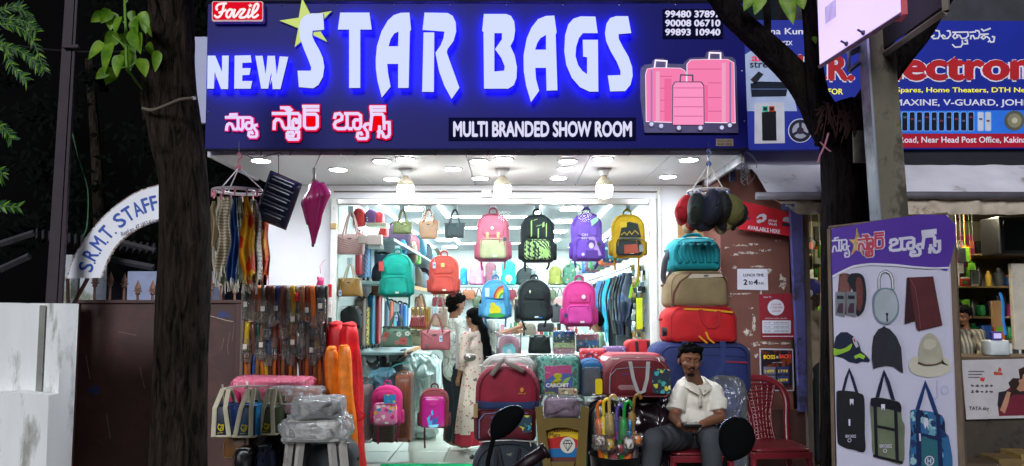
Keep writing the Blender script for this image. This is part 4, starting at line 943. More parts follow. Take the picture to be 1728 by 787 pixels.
def mkleaf(name,c1,c2,tr=.5,em=0):
 m,n,l,b = nmat(name);tc = n.new('ShaderNodeTexCoord');nz = n.new('ShaderNodeTexNoise');nz.inputs['Scale'].default_value = 14;l.new(tc.outputs['Object'],nz.inputs['Vector'])
 rp = n.new('ShaderNodeValToRGB');e = rp.color_ramp.elements;e[0].position = .35;e[0].color = lin(c1);e[1].position = .65;e[1].color = lin(c2);l.new(nz.outputs['Fac'],rp.inputs[0]);l.new(rp.outputs[0],b.inputs['Base Color']);b.inputs['Roughness'].default_value = .45
 t = n.new('ShaderNodeBsdfTranslucent');l.new(rp.outputs[0],t.inputs[0]);mx = n.new('ShaderNodeMixShader');mx.inputs[0].default_value = tr;l.new(b.outputs[0],mx.inputs[1]);l.new(t.outputs[0],mx.inputs[2]);l.new(mx.outputs[0],n['Material Output'].inputs[0]);return m
lf1 = mkleaf('leaf_bright','#5c9420','#9cc83a');lf2 = mkleaf('leaf_dark','#1c4a24','#36763a')
def leaf(par,at_,L,W,ang,tilt,m,nm='leaf',heart=True):
 """pointed leaf hanging from at_, ang = direction in the picture plane"""
 d = Vector((math.cos(ang),0,math.sin(ang)));s_ = Vector((-d.z,0,d.x));s_ = (s_ * math.cos(tilt) + Vector((0,1,0)) * math.sin(tilt));nn = d.cross(s_)
 b = MB();N = 8;vs = [];fs = []
 for i in range(N + 1):
  t = i / N;w = W / 2 * (math.sin(PI * t ** .62) ** .8 if 0 < t < 1 else 0.01)
  cc = Vector(at_) + d * (L * t) - Vector((0,0,1)) * (L * .12 * t * t)
  vs += [cc - s_ * w + nn * w * .35,cc - nn * w * .05,cc + s_ * w + nn * w * .35]
 for i in range(N):
  a = 3 * i;fs += [(a,a + 1,a + 4,a + 3),(a + 1,a + 2,a + 5,a + 4)]
 b.add(vs,fs);return b.build(nm,m,par,True)
b = MB()
Yl = 3.95
stem = smooth_path([P(216,-60,Yl),P(211,0,Yl),P(213,60,Yl),P(214,110,Yl),(P(224,130,Yl)),P(240,150,4.05)],6)
b.tube(stem,.0075,6)
for a in (((212,40),(190,25)),((213,78),(235,60)),((213,80),(190,60)),((215,112),(196,118)),((213,5),(228,-20)),((216,116),(236,100))): b.tube([P(*a[0],Yl),P(*a[1],Yl)],.004,5)
b.build('twig',mat('#6f9a3a',.6),t1)
random.seed(5)
for x,y,L,W,a in ((190,20,30,24,-95),(186,16,26,20,-125),(176,22,26,18,-150),(222,18,22,16,-80),(238,20,30,18,-60),(206,28,32,24,-110),(226,32,30,22,-75),(245,30,26,18,-85),(178,74,38,30,-140),(198,55,32,24,-130),(222,48,38,30,-65),(236,55,34,26,-85),(192,72,50,36,-105),(212,55,44,30,-70),(250,72,26,18,-60),(266,85,34,16,-95),(192,114,30,24,-115),(184,118,26,18,-150),(215,84,38,26,-85),(236,98,32,22,-70),(205,92,36,26,-100),(234,26,28,20,-100),(250,40,24,14,-70)):
 leaf(t1,P(x,y,Yl - random.uniform(-.08,.1)),M_(L,Yl),M_(W,Yl),math.radians(a),random.uniform(-.7,.7),lf1)
# pinnate fronds at the far left
fr = T('overhanging_branch','fern like green fronds hanging into the top left corner','foliage',P(-40,60,3.6))
fi = 0
for pts in ([(-60,20),(10,32),(40,36),(60,52)],[(-60,50),(10,42),(50,60),(74,118)],[(-50,90),(0,78),(40,90),(66,112)],[(-50,70),(0,70),(20,110),(45,134)],[(-50,200),(0,212),(20,234)],[(-50,280),(0,290),(0,300)],[(-50,345),(0,348),(32,350)],[(-60,15),(-10,20),(30,12),(46,30)]):
 pth = smooth_path([P(x,y,3.55) for x,y in pts],8);b = MB();b.tube(pth,.004,5);b.build('stalk',mat('#4a6a30',.7),fr)
 for i in range(2,len(pth)):
  d = (pth[i] - pth[i - 1]).normalized();a = math.atan2(d.z,d.x)
  for sgn in (1,-1):
   leaf(fr,pth[i],random.uniform(.035,.055),.012,a + sgn * random.uniform(.6,1.0),random.uniform(-.6,.6),lf2 if (i + fi) % 3 else lf1,'leaflet')
 fi += 1
# right tree
YR = 4.6
t2 = T('tree','dark forked tree standing behind the steel column on the right','tree',(P(1425,787,YR).x,YR,0))
trunk([(1428,1200,50,YR),(1428,787,40,YR),(1427,520,37,YR),(1427,400,37,YR),(1426,300,36,YR),(1424,240,38,YR),(1420,200,40,YR),(1412,175,28,YR)],'trunk',bk2,t2,56,14,.1,7)
trunk([(1425,250,30,YR),(1395,210,30,YR),(1372,168,26,YR),(1345,130,23,YR),(1300,85,21,YR),(1262,50,19,YR),(1232,20,19,YR),(1195,-30,18,YR)],'branch',bk2,t2,32,10,.12,8)
trunk([(1400,240,24,YR - .05),(1388,190,19,YR - .1),(1376,130,15,YR - .12),(1370,60,13,YR - .12),(1364,0,12,YR - .12),(1358,-60,12,YR - .12)],'branch',bk2,t2,28,10,.1,9)
trunk([(1435,230,30,YR + .05),(1466,170,21,YR + .05),(1505,112,20,YR + .05),(1548,62,18,YR + .05),(1580,15,16,YR + .05),(1610,-40,18,YR + .05)],'branch',bk2,t2,32,10,.12,10)
trunk([(1293,84,7,YR - .02),(1295,40,6,YR - .05),(1292,-20,6,YR - .05)],'branch',bk2,t2,12,6,.1,11)
b = MB()
for i in range(70):
 a = random.uniform(1385,1455);c = P(a,172 + random.uniform(0,40),YR - .24);e = P(a + random.uniform(-18,18),182 + random.uniform(0,60),YR - .27)
 b.tube([c,c.lerp(e,.5) + Vector((0,-.02,.02)),e],.004,4)
b.build('bark_fibre',mat('#3a2626',.9),t2,kind='stuff')
b = MB();b.tube(smooth_path([P(1398,225,YR - .25),P(1392,245,YR - .26),P(1384,262,YR - .26),P(1380,275,YR - .26)]),.006,5);b.tube(smooth_path([P(1384,240,YR - .26),P(1396,252,YR - .26),P(1402,256,YR - .26)]),.005,5);simple('torn_ribbon',b,mat('#a86a80',.7),'pink torn string tied round the right tree trunk','string')
for x,y,L,W,a in ((1285,-12,36,24,-110),(1322,-20,58,26,-75),(1345,-15,30,24,-70),(1268,-6,26,18,-120),(1372,62,12,10,-70),(1340,-30,26,22,-100)):
 leaf(t2,P(x,y,YR - .2),M_(L,YR),M_(W,YR),math.radians(a),random.uniform(-.5,.5),lf1)
b = MB();b.box(P(1440,220,YR - .27),P(1466,276,YR - .25),.004);simple('paper_notice',b,mat('#6f6c60',.8,var=.3,vs=20),'faded paper notice nailed to the right tree trunk beside the column','notice')
# ================= standing poster =================
tlp,trp = P(1403,386,3.90),P(1598,363,3.36);brp,blp = P(1616,830,3.22),P(1413,830,3.76)
pd = T('poster_stand','tall printed bag poster on a wooden A frame stand','poster',((tlp.x + trp.x) / 2,3.6,ZF))
S4 = FQ(tlp,trp,brp,blp)
# picture position -> board coordinates
def S(px,py):
 u = .5;v = .5
 for _ in range(12):
  tx = 1403 + (1413 - 1403) * v;rx = 1598 + (1616 - 1598) * v;u = (px - tx) / (rx - tx)
  ty = 386 + (363 - 386) * u;v = (py - ty) / (830 - ty)
 # perspective-correct u
 Yl_,Yr_ = 3.9 + (3.76 - 3.9) * v,3.36 + (3.22 - 3.36) * v
 return (u * Yr_ ** -1) ** 1 / ((u / Yr_) + (1 - u) / Yl_) if False else (u / Yr_) / (u / Yr_ + (1 - u) / Yl_) if False else (u * Yl_) / (u * Yl_ + (1 - u) * Yr_),v
FSN = lambda px,py,n: S4(*S(px,py),n)
b = MB();b.prism(S4,[(0,0),(1,0),(1,1),(0,1)],-.012,0);b.build('poster_sheet',mat('#d6d4ea',.4,var=.05,vs=1.5,bump=.08,bs=3),pd)
def pp_(poly,m,n0=.001,n1=.002,nm='picture',par=None):
 if len(poly) > 7 and len(poly) < 14 and n0 < .1: poly = [tuple(v)[:2] for v in smooth_path([(x,y,0) for x,y in list(poly) + [poly[0]]],4)][:-1]
 b = MB();b.prism(FSN,poly,n0,n1);return b.build(nm,m,par or pd)
pp_([(1403.5,386.5),(1597,363.5)] + [(1602,456),(1580,457),(1550,455),(1510,450),(1470,448),(1440,452),(1415,464),(1405,470)],mat('#5a3aa4',.4,var=.06,bump=.05))
pp_([(1405,470),(1415,464),(1440,452),(1470,448),(1510,450),(1550,455),(1580,457),(1602,456),(1602,459),(1560,459),(1510,454),(1468,452),(1440,456),(1418,467),(1406,474)],mat('#e4e2f4',.4),.0022,.003)
pp_([(1446,384),(1453,405),(1465,405),(1455,418),(1458,436),(1448,424),(1437,434),(1441,416),(1433,406),(1443,405)],mat('#c9a868',.4,var=.3,vs=40),.0022,.003)
# words: map sign glyph space to the poster
def mapto(x0,y0,x1,y1,gx0,gy0,gx1,gy1,slope=-.1):
 return lambda s_: [(x0 + (x - gx0) / (gx1 - gx0) * (x1 - x0),y0 + (y - gy0) / (gy1 - gy0) * (y1 - y0) + slope * ((x - gx0) / (gx1 - gx0)) * (x1 - x0)) for x,y in s_]
wp = mat('#e0def2',.4);rp_ = mat('#c0485c',.4)
tel_word('telugu_word',TEL1,FSN,mapto(1405,403,1434,440,124,186,408,395),2.6,pd,wp,.002,.003)
tel_word('telugu_word',TEL2,FSN,mapto(1449,398,1492,438,550,112,966,416),3.6,pd,rp_,.005,.006,wp,6.4,(.0035,.004))
tel_word('telugu_word',TEL3,FSN,mapto(1502,398,1587,440,1105,116,1612,410),5.2,pd,wp,.003,.004)
D1,D2_ = mat('#1a1a24',.4),mat('#14203c',.45)
def G8(x,y): return 1400 + x / 3.577,370 + y / 3.577
def g8(pts): return [G8(x,y) for x,y in pts]
def G9(x,y): return 1400 + x / 3.627,570 + y / 3.627
def g9(pts): return [G9(x,y) for x,y in pts]
br_,blk,silver = mat('#6a3a34',.4,var=.2,vs=20),mat('#24282e',.35),mat('#9aa0a8',.3,metal=.5)
pp_(g8([(60,350),(80,343),(115,345),(130,365),(135,420),(125,480),(120,580),(95,600),(70,590),(50,500)]),br_)
pp_(g8([(65,470),(60,380),(80,352),(100,352),(118,380),(120,460),(105,470)]),mat('#7c5048',.4),.0022,.003)
pp_(g8([(108,390),(125,350),(150,343),(185,345),(210,370),(222,430),(225,500),(212,570),(190,600),(165,600),(150,470)]),blk,.0032,.004)
pp_(g8([(160,400),(175,365),(195,380),(206,430),(206,520),(190,580),(170,570)]),br_,.0042,.005)
for x in (40,106):
 pp_(g8([(x,462),(x + 8,458),(x + 60,462),(x + 62,520),(x + 56,615),(x,602)]),silver,.0052,.006)
 pp_(g8([(x + 10,482),(x + 50,484),(x + 50,505),(x + 10,503)]),blk,.0062,.0068);pp_(g8([(x + 22,530),(x + 46,530),(x + 46,592),(x + 10,590),(x + 10,570)]),mat('#4a2c40',.4),.0062,.0068)
pal_s = mat('#cdd8e0',.25,var=.1,vs=8,metal=.3)
b = MB();b.stroke(FSN,g8([(302,450),(300,380),(312,345),(340,330),(368,345),(382,380),(385,440)]),4.6,.001,.003);b.build('picture',mat('#8a949c',.25,metal=.5),pd)
b = MB();b.stroke(FSN,g8([(302,450),(300,380),(312,345),(340,330),(368,345),(382,380),(385,440)]),2.4,.0032,.004);b.build('picture',mat('#e2e6ea',.25),pd)
pp_(g8([(262,530),(268,480),(300,445),(345,435),(390,450),(415,500),(424,560),(415,610),(380,650),(345,662),(300,645),(272,600)]),mat('#8fa6b4',.3,metal=.3),.0042,.005)
pp_(g8([(276,540),(282,490),(310,455),(345,445),(385,460),(408,505),(415,560),(405,605),(375,640),(345,650),(305,635),(282,600)]),pal_s,.0052,.006)
pp_(g8([(343,592),(360,592),(356,612),(358,645),(348,645),(348,612)]),D1,.0062,.007)
pp_(g8([(468,375),(480,370),(495,400),(525,640),(455,662)]),mat('#3c1e22',.4));pp_(g8([(480,372),(628,366),(648,480),(684,670),(540,704),(528,690)]),mat('#5c2c30',.4,var=.15,vs=12),.0022,.003)
b = MB();b.stroke(FSN,g8([(492,384),(520,440),(540,560),(552,690)]),.8,.0035,.004);b.build('picture',mat('#8a5a58',.4),pd)
pp_(g9([(30,60),(40,20),(70,-8),(110,-8),(150,20),(180,60),(195,110),(225,135),(250,165),(240,176),(200,172),(170,185),(120,175),(80,150),(28,138)]),D2_)
pp_(g9([(28,88),(60,98),(100,88),(140,62),(128,100),(100,115),(60,130),(28,134)]),mat('#9acb3c',.4),.0022,.003);pp_(g9([(150,140),(190,122),(222,140),(210,160),(180,148),(160,158)]),mat('#9acb3c',.4),.0022,.003)
pp_(g9([(142,30),(152,20),(165,40),(180,80),(165,90),(150,60)]),mat('#c9c2d0',.4),.0022,.003);pp_(g9([(148,36),(154,30),(162,50),(156,56)]),mat('#c03848',.4),.0032,.004)
pp_(g9([(262,80),(270,20),(300,-25),(335,-40),(370,-25),(410,20),(440,90),(446,170),(452,245),(430,235),(395,205),(350,198),(300,208),(270,220),(260,150)]),mat('#22242e',.6,var=.15,vs=30),nm='picture');pp_(g9([(325,-36),(335,-46),(347,-38),(340,-30)]),D1,.0022,.003)
pp_(g9([(486,200),(500,160),(545,140),(700,150),(740,190),(740,230),(680,262),(590,270),(510,245)]),mat('#cfcab8',.6,var=.06),nm='picture');pp_(g9([(545,185),(548,120),(560,60),(580,20),(620,0),(655,25),(680,70),(695,130),(698,185),(640,200),(580,200)]),mat('#b5b09c',.6,var=.12,vs=14),.0022,.003)
pp_(g9([(548,176),(590,192),(650,190),(696,172),(697,184),(650,200),(590,203),(546,190)]),mat('#5a4a38',.5),.0032,.004);pp_(g9([(575,80),(585,45),(620,35),(655,50),(655,85),(620,105),(590,100)]),mat('#c4bfab',.6),.0032,.004);pp_(g9([(690,160),(700,178),(730,200),(712,195),(694,190)]),D1,.0042,.005)
def strapline(pts,w,m,n=.001): b = MB();b.stroke(FSN,g9(pts),w,n,n + .001);b.build('picture',m,pd)
strapline([(85,350),(105,270),(122,225),(142,275),(168,360)],4.6,D2_);pp_(g9([(44,360),(60,348),(130,352),(185,365),(215,400),(218,600),(218,710),(150,700),(100,690),(60,670),(50,640),(44,500)]),mat('#14161c',.55,var=.2,vs=20),.0022,.003)
for t,x0,y0,x1,y1 in (('NEW CHOICE',100,612,165,630),):
 b = MB();b.text(t,FSN,*G9(x0,y0),*G9(x1,y1),.0035,.004,.02);b.build('lettering',wp,pd)
b = MB();b.text('NEW CHOICE',FSN,*G9(310,668),*G9(385,690),.0055,.006,.02);b.build('lettering',wp,pd)
for x,y in ((128,400),(320,432)): pp_(g9([(x,y),(x + 24,y),(x + 22,y + 38),(x + 12,y + 20),(x + 3,y + 38)]),wp,.0055,.006)
pp_(g9([(118,520),(130,520),(130,560),(120,558)]),wp,.0035,.004)
def ringp(cx,cy,r,w=1.2,n=.0055):
 b = MB();b.stroke(FSN,g9([(cx + r * math.cos(a * PI / 8),cy + r * math.sin(a * PI / 8)) for a in range(16)]),w,n,n + .0008,closed=True);b.build('lettering',wp,pd)
ringp(125,645,10,.8,.0035);ringp(344,706,10,.8);ringp(617,765,26,1.6,.0075)
b = MB();b.text('H',FSN,*G9(605,750),*G9(629,782),.0075,.008,.03);b.build('lettering',wp,pd)
strapline([(292,400),(310,330),(335,240),(360,300),(395,420)],6,D2_);pp_(g9([(255,400),(300,390),(395,408),(436,430),(445,520),(462,560),(460,640),(452,780),(360,765),(272,730),(262,600),(252,450)]),mat('#6f7a60',.5,var=.15,vs=14),.0022,.003)
pp_(g9([(256,396),(300,392),(400,412),(438,432),(440,480),(400,470),(300,448),(256,440)]),D1,.0032,.0038)
for q in ([(272,440),(292,444),(300,740),(282,732)],[(398,460),(418,466),(428,775),(408,770)],[(296,555),(400,575),(402,592),(297,572)],[(270,728),(452,768),(450,784),(272,742)]): pp_(g9(q),D1,.0042,.0048)
strapline([(535,480),(560,400),(588,308),(620,390),(655,490)],6.5,mat('#203a74',.4));pp_(g9([(498,470),(540,465),(690,500),(712,600),(735,640),(740,830),(510,830),(500,600)]),patt('#2c6a9c',['#1a3a6c','#6aa4b8','#0f2448','#9ac4cc'],26,.5),.0022,.003)
for q in ([(530,480),(560,482),(566,830),(538,830)],[(655,500),(680,505),(700,830),(672,830)],[(550,600),(668,625),(668,645),(550,618)]): pp_(g9(q),mat('#1c2c58',.45),.0042,.0048)
pp_(g9([(566,625),(664,648),(672,830),(568,830)]),mat('#2f6a78',.45),.0042,.0046);pp_(g9([(552,605),(562,607),(564,650),(554,650)]),wp,.0052,.0056);pp_(g9([(588,512),(606,516),(610,580),(598,560),(590,580),(580,550)]),wp,.0052,.0056)
wood = mat('#6f5f50',.8,var=.25,vs=8,bump=.4,stretch=(6,6,.8))
b = MB();b.tube([trp + Vector((.03,.02,.0)),brp + Vector((.04,.02,0))],.02,4);b.tube([trp + Vector((.05,.1,-.05)),brp + Vector((.16,.5,-.2))],.022,4);b.build('frame_leg',wood,pd)
b = MB();b.tube([tlp + Vector((-.0,.03,0)),blp + Vector((-.0,.03,0))],.012,4);b.build('frame_leg',wood,pd)
b = MB();b.tube([tlp + Vector((0,.03,.008)),trp + Vector((.02,.03,.008))],.01,4);b.build('frame_rail',wood,pd)
b = MB()
b.text('Jo',FSN,1577,650,1602,682,.001,.0014,-.0);b.build('lettering',mat('#bcbad8',.45),pd)
# ================= wall notices =================
FB = FP(6.296)
def notice(poly,m,lab,cat,n=.004,nm='notice'):
 r = T(nm,lab,cat,FB(sum(p[0] for p in poly) / len(poly),max(p[1] for p in poly),0));b = MB();b.prism(FB,poly,0.001,n);b.build('sheet',m,r);return r
def nt(r,t,u0,v0,u1,v1,m,n=.005,bold=.02,F_=None): b = MB();b.text(t,F_ or FB,u0,v0,u1,v1,n,n + .0012,bold);b.build('lettering',m,r)
def npz(r,poly,m,n=.005,nm='picture',F_=None): b = MB();b.prism(F_ or FB,poly,n,n + .001);b.build(nm,m,r)
wht = mat('#d4d6e4',.6,var=.05);ink = mat('#23263a',.6)
r = notice([(1244,454),(1295,454),(1296,490),(1244,489)],wht,'white paper notice with lunch hours on the brown wall','notice')
nt(r,'LUNCH TIME',1254,462,1288,467,ink);nt(r,'2',1254,471.5,1261,481,ink,bold=.04);nt(r,'to',1263,474,1270,480.5,ink);nt(r,'4',1271,471.5,1279,481,ink,bold=.04);nt(r,'P.M.',1280,476.5,1289,480.5,ink)
FA = lambda u,v,n: P(u,v,6.2) + Vector((0,-n,0))
r = T('wifi_banner','red wifi advertising banner hanging tilted under the awning','banner',P(1290,405,6.2))
def A5(x,y): return 1240 + x / 5.244,250 + y / 5.244
b = MB();b.prism(FA,[A5(30,465),A5(150,490),A5(300,525),A5(420,560),A5(508,590),A5(500,787),A5(430,770),A5(300,755),A5(150,735),A5(35,720),A5(30,600)],0,.005);b.build('sheet',mat('#c8182c',.45,var=.08,vs=5,bump=.1,bs=8),r)
sw = [A5(x,y) for x,y in ((192,612),(215,590),(255,582),(278,600),(276,630),(250,655),(215,665),(235,640),(248,618),(235,606),(215,612),(205,622),(190,626))]
b = MB();b.prism(FA,sw,.006,.0075);b.prism(FA,[A5(x,y) for x,y in ((192,640),(225,632),(236,642),(226,664),(205,668),(192,655))],.006,.0075);b.build('picture',wht,r)
SL = lambda u,v,n: FA(u,v + (u - 1290) * .1 * 1.4,n)
b = MB();b.text('airtel',SL,1296,368.5,1310,373,.006,.007,.02);b.text('Wi-Fi',SL,1296,374.5,1310,379.5,.006,.007,.03);b.text('AVAILABLE HERE',SL,1261,384.5,1316,391.5,.006,.007,.03);b.build('lettering',wht,r)
for k,rr_ in enumerate((3,5.5,8)):
 b = MB();b.stroke(SL,[(1254 + rr_ * math.cos(math.radians(a)),368 - rr_ * math.sin(math.radians(a))) for a in range(45,140,10)],1.1,.006,.007);b.build('picture',wht,r)
b = MB();b.prism(SL,[(1249,371),(1265,371),(1265,375),(1249,375)],.006,.007);b.build('picture',mat('#2c2c50',.5),r)
b = MB();b.prism(SL,[(1320,369),(1322,363),(1328,361),(1333,364),(1334,371)],.006,.007);b.build('picture',mat('#b8b8b4',.5),r);b = MB();b.prism(SL,[(1319,372),(1334,372),(1334,377),(1319,377)],.006,.007);b.build('picture',ink,r)
r = notice([(1280,497),(1339,495),(1341,572),(1284,572)],mat('#8a1a2c',.5,var=.1,bump=.1),'dark red poster with a white circle and table on the brown wall','poster')
npz(r,[(1309 + 14 * math.cos(a * PI / 10),519 + 13.5 * math.sin(a * PI / 10)) for a in range(20)],wht)
for k,(x0,x1,y) in enumerate(((1301,1318,512),(1299,1320,517),(1302,1317,523))): nt(r,'ఎనమకఙ',x0,y,x1,y + 3.6,mat('#a83a4c',.6),.0062,0)
npz(r,rrect(1286,541,1334,563,1.5),wht);nt(r,'డషఎట బఠట డజధట',1291,536,1328,539,wht,.005,0)
for j in range(3):
 nt(r,'NO.1287',1289,543.5 + j * 7,1300,546 + j * 7,ink,.0062,0);nt(r,'xaltrabnizt',1305,543 + j * 7,1331,546 + j * 7,ink,.0062,0);npz(r,[(1288,548 + j * 7),(1332,548 + j * 7),(1332,548.4 + j * 7),(1288,548.4 + j * 7)],ink,.0062)
nt(r,'------------',1287,567,1338,568.5,wht,.005,.01);nt(r,'Airtel TV',1288,500,1301,503,wht,.005,0)
r = notice([(1281,588),(1338,589),(1340,660),(1283,660)],mat('#b8b8c4',.5),'black poster reading boss is back in yellow behind the empty chair','poster')
npz(r,[(1283.5,590.5),(1336,591.5),(1337.5,658),(1285,658)],mat('#1c1420',.4,var=.2,dirt='#8a3a14',dsc=10,damt=.52),.0045)
nt(r,'BOSS',1288,599,1308,606,mat('#e8c020',.5,emit=.05),.006,.05);nt(r,'IS',1309.5,601,1313,605,mat('#e8e4e0',.5),.006,.03);nt(r,'BACK!',1314.5,598,1334,605,mat('#e84a30',.5,emit=.05),.006,.05)
nt(r,'MUSIC, OFFERS',1303,611,1320,613,wht,.006,0)
for i,(x,y) in enumerate(((1288,619),(1311,619),(1288,634),(1311,634))):
 npz(r,[(x,y),(x + 20,y),(x + 20,y + 13),(x,y + 13)],mat('#2c3a6c',.5) if i % 2 else mat('#6c6c84',.5),.006);nt(r,('1499','1799','1299','1899')[i],x + 2,y + 5,x + 18,y + 10,mat('#e8d040',.5),.0075,.03)
# ================= goods: builders =================
def fab(c,**k):
 k.setdefault('rough',.75);k.setdefault('var',.14);k.setdefault('vs',9);k.setdefault('bump',.35);k.setdefault('bs',220);k.setdefault('sheen',.02)
 return mat(c,**k)
def lea(c,**k):
 k.setdefault('rough',.42);k.setdefault('var',.12);k.setdefault('vs',10);k.setdefault('bump',.15);k.setdefault('bs',160);return mat(c,**k)
metl = mat('#c9c6be',.25,metal=.9,bump=0);dmetl = mat('#3a3c42',.35,metal=.6,bump=0)
CATG = {}
def bx(x0,y0,x1,y1,Y):
 """width, height and bottom centre of a picture box standing at depth Y"""
 a,c = P(x0,y1,Y),P(x1,y0,Y);return c.x - a.x,c.z - a.z,Vector(((a.x + c.x) / 2,Y,a.z))
def LF(loc,w,h,y): return lambda u,v,n: Vector((loc.x + (u - .5) * w,loc.y + y - n,loc.z + (1 - v) * h))
def tagcard(root,p,w=.03,h=.06,c='#cfd3ee',par=None):
 b = MB();b.box((p[0] - w / 2,p[1] - .003,p[2] - h),(p[0] + w / 2,p[1],p[2]),.001);b.tube([(p[0],p[1] - .001,p[2]),(p[0] + .003,p[1] + .004,p[2] + .04)],.0012,4)
 o = b.build('price_tag',mat(c,.5,var=.05),root)
 b = MB();b.box((p[0] - w * .3,p[1] - .0045,p[2] - h * .55),(p[0] + w * .3,p[1] - .0032,p[2] - h * .35));b.build('printed_line',mat('#6a6890',.5),o);return o
def glass_hook(x,py,Y,lab):
 c = P(x,py,Y);r = T('glass_hook','clear square suction hook on the shop glass holding ' + lab,'hook',c,group='suction hooks on the shop glass')
 b = MB();b.box((c.x - .028,Y - .005,c.z - .035),(c.x + .028,Y + .004,c.z + .035),.006);b.build('plate',mat('#c4d0da',.3,coat=.5),r)
 b = MB();b.tube([(c.x,Y - .006,c.z + .01),(c.x,Y - .02,c.z - .005),(c.x,Y - .02,c.z - .02),(c.x,Y - .008,c.z - .022)],.004,5);b.build('peg',mat('#8e989e',.3,metal=.6),r)
seedc = [0]
def b_text(r,F,t,u0,v0,u1,v1,m=None,n=.001,bold=.02):
 b = MB();b.text(t,F,u0,v0,u1,v1,n,n + .0012,bold);b.build("lettering",m or mat("#2c2024",.5),r)
def backpack(box,Y,d,lab,body,pocket,trim,grp='backpacks hanging at the shop glass',layout=2,deco=None,strap=True,amp=.016,nm='backpack',top=.42,tagp=None,hook=None,dangle=.09,ph=(.05,.47),tilt=0):
 w,h,loc = bx(*box,Y);seedc[0] += 1;sd_ = seedc[0];w0 = w;w *= .93
 r = T(nm,lab,'backpack',loc,group=grp)
 ol = rrect(-w / 2,0,w / 2,h,w * .16,5,top=w * top)
 b = MB();b.inflate(ol,d,loc,11,3.2,amp,9,sd_);b.build('body',body,r,True)
 # front pockets
 ph0,ph1 = ph
 b = MB();b.inflate(rrect(-w * .39,h * ph0,w * .39,h * ph1,w * .1,4,top=w * .16),d * .34,loc + Vector((0,-d * .44,0)),9,4.5,amp * .5,12,sd_ + 5);pk_ = b.build('front_pocket',pocket,r,True)
 if layout > 1:
  b = MB();b.inflate(rrect(-w * .33,h * (ph1 + .03),w * .33,h * (ph1 + .30),w * .08,4,top=w * .2),d * .16,loc + Vector((0,-d * .45,0)),7,4,amp * .4,12,sd_ + 6);b.build('upper_pocket',body if layout == 2 else trim,r,True)
 for s_ in (-1,1):
  b = MB();b.inflate(rrect(-w * .1,h * .05,w * .1,h * .4,w * .06,3),d * .55,loc + Vector((s_ * w * .47,-d * .03,0)),7,3,amp,12,sd_ + 7 + s_);b.build('side_pocket',trim,r,True)
 # zips: outer arch and pocket arch
 b = MB();pts = [loc + Vector((x * .88,-d * .40,h * .5 + (z - h * .5) * .93)) for x,z in ol if z > h * .3]
 pts.sort(key=lambda q: math.atan2(q.z - (loc.z + h * .4),q.x - loc.x));b.tube(smooth_path(pts,2),w * .012,5)
 b.build('zip',trim,r,True)
 b = MB();pp2 = [(-w * .34,h * (ph1 - .16)),(-w * .33,h * (ph1 - .07)),(-w * .24,h * (ph1 - .035)),(w * .24,h * (ph1 - .035)),(w * .33,h * (ph1 - .07)),(w * .34,h * (ph1 - .16))]
 b.tube(smooth_path([loc + Vector((x,-d * .605,z)) for x,z in pp2],3),w * .011,5);b.tube([loc + Vector((w * .2,-d * .62,h * (ph1 - .04))),loc + Vector((w * .21,-d * .62,h * (ph1 - .1)))],w * .012,5);b.build('pocket_zip',trim,r,True)
 b = MB();b.tube(smooth_path([loc + Vector((-w * .12,d * .1,h * .96)),loc + Vector((-w * .1,d * .05,h * 1.07)),loc + Vector((0,0,h * 1.11)),loc + Vector((w * .1,d * .05,h * 1.07)),loc + Vector((w * .12,d * .1,h * .96))],3),w * .028,6,flat=.5);b.build('grab_handle',trim,r,True)
 if strap:
  for s_ in (-1,1):
   b = MB();b.tube(smooth_path([loc + Vector((s_ * w * .3,d * .45,h * .25)),loc + Vector((s_ * w * .36,d * .4,0)),loc + Vector((s_ * w * .3 + random.uniform(-.02,.02),d * .3,-dangle * random.uniform(.6,1.2)))],4),w * .035,6,flat=.3);b.build('strap',trim,r,True)
 b = MB();b.box(loc + Vector((w * .0,-d * .63,h * (ph0 + .03))),loc + Vector((w * .12,-d * .617,h * (ph0 + .07))),.002);b.build('logo_patch',mat('#d9d6cf',.5),r)
 if tagp: tagcard(r,loc + Vector((w * tagp[0],-d * .65,h * tagp[1])))
 if deco: deco(r,loc,w,h,d)
 if hook: glass_hook((box[0] + box[2]) / 2,hook,Y + .02,'the ' + lab.split(' hanging')[0].split(' with')[0][:60])
 return r
def dec(r,F,poly,m,n=.0,nm='print',t=.002): b = MB();b.prism(F,poly,n,n + t);b.build(nm,m,r)
def ell(cx,cy,rx,ry,n=18): return [(cx + rx * math.cos(2 * PI * i / n),cy + ry * math.sin(2 * PI * i / n)) for i in range(n)]
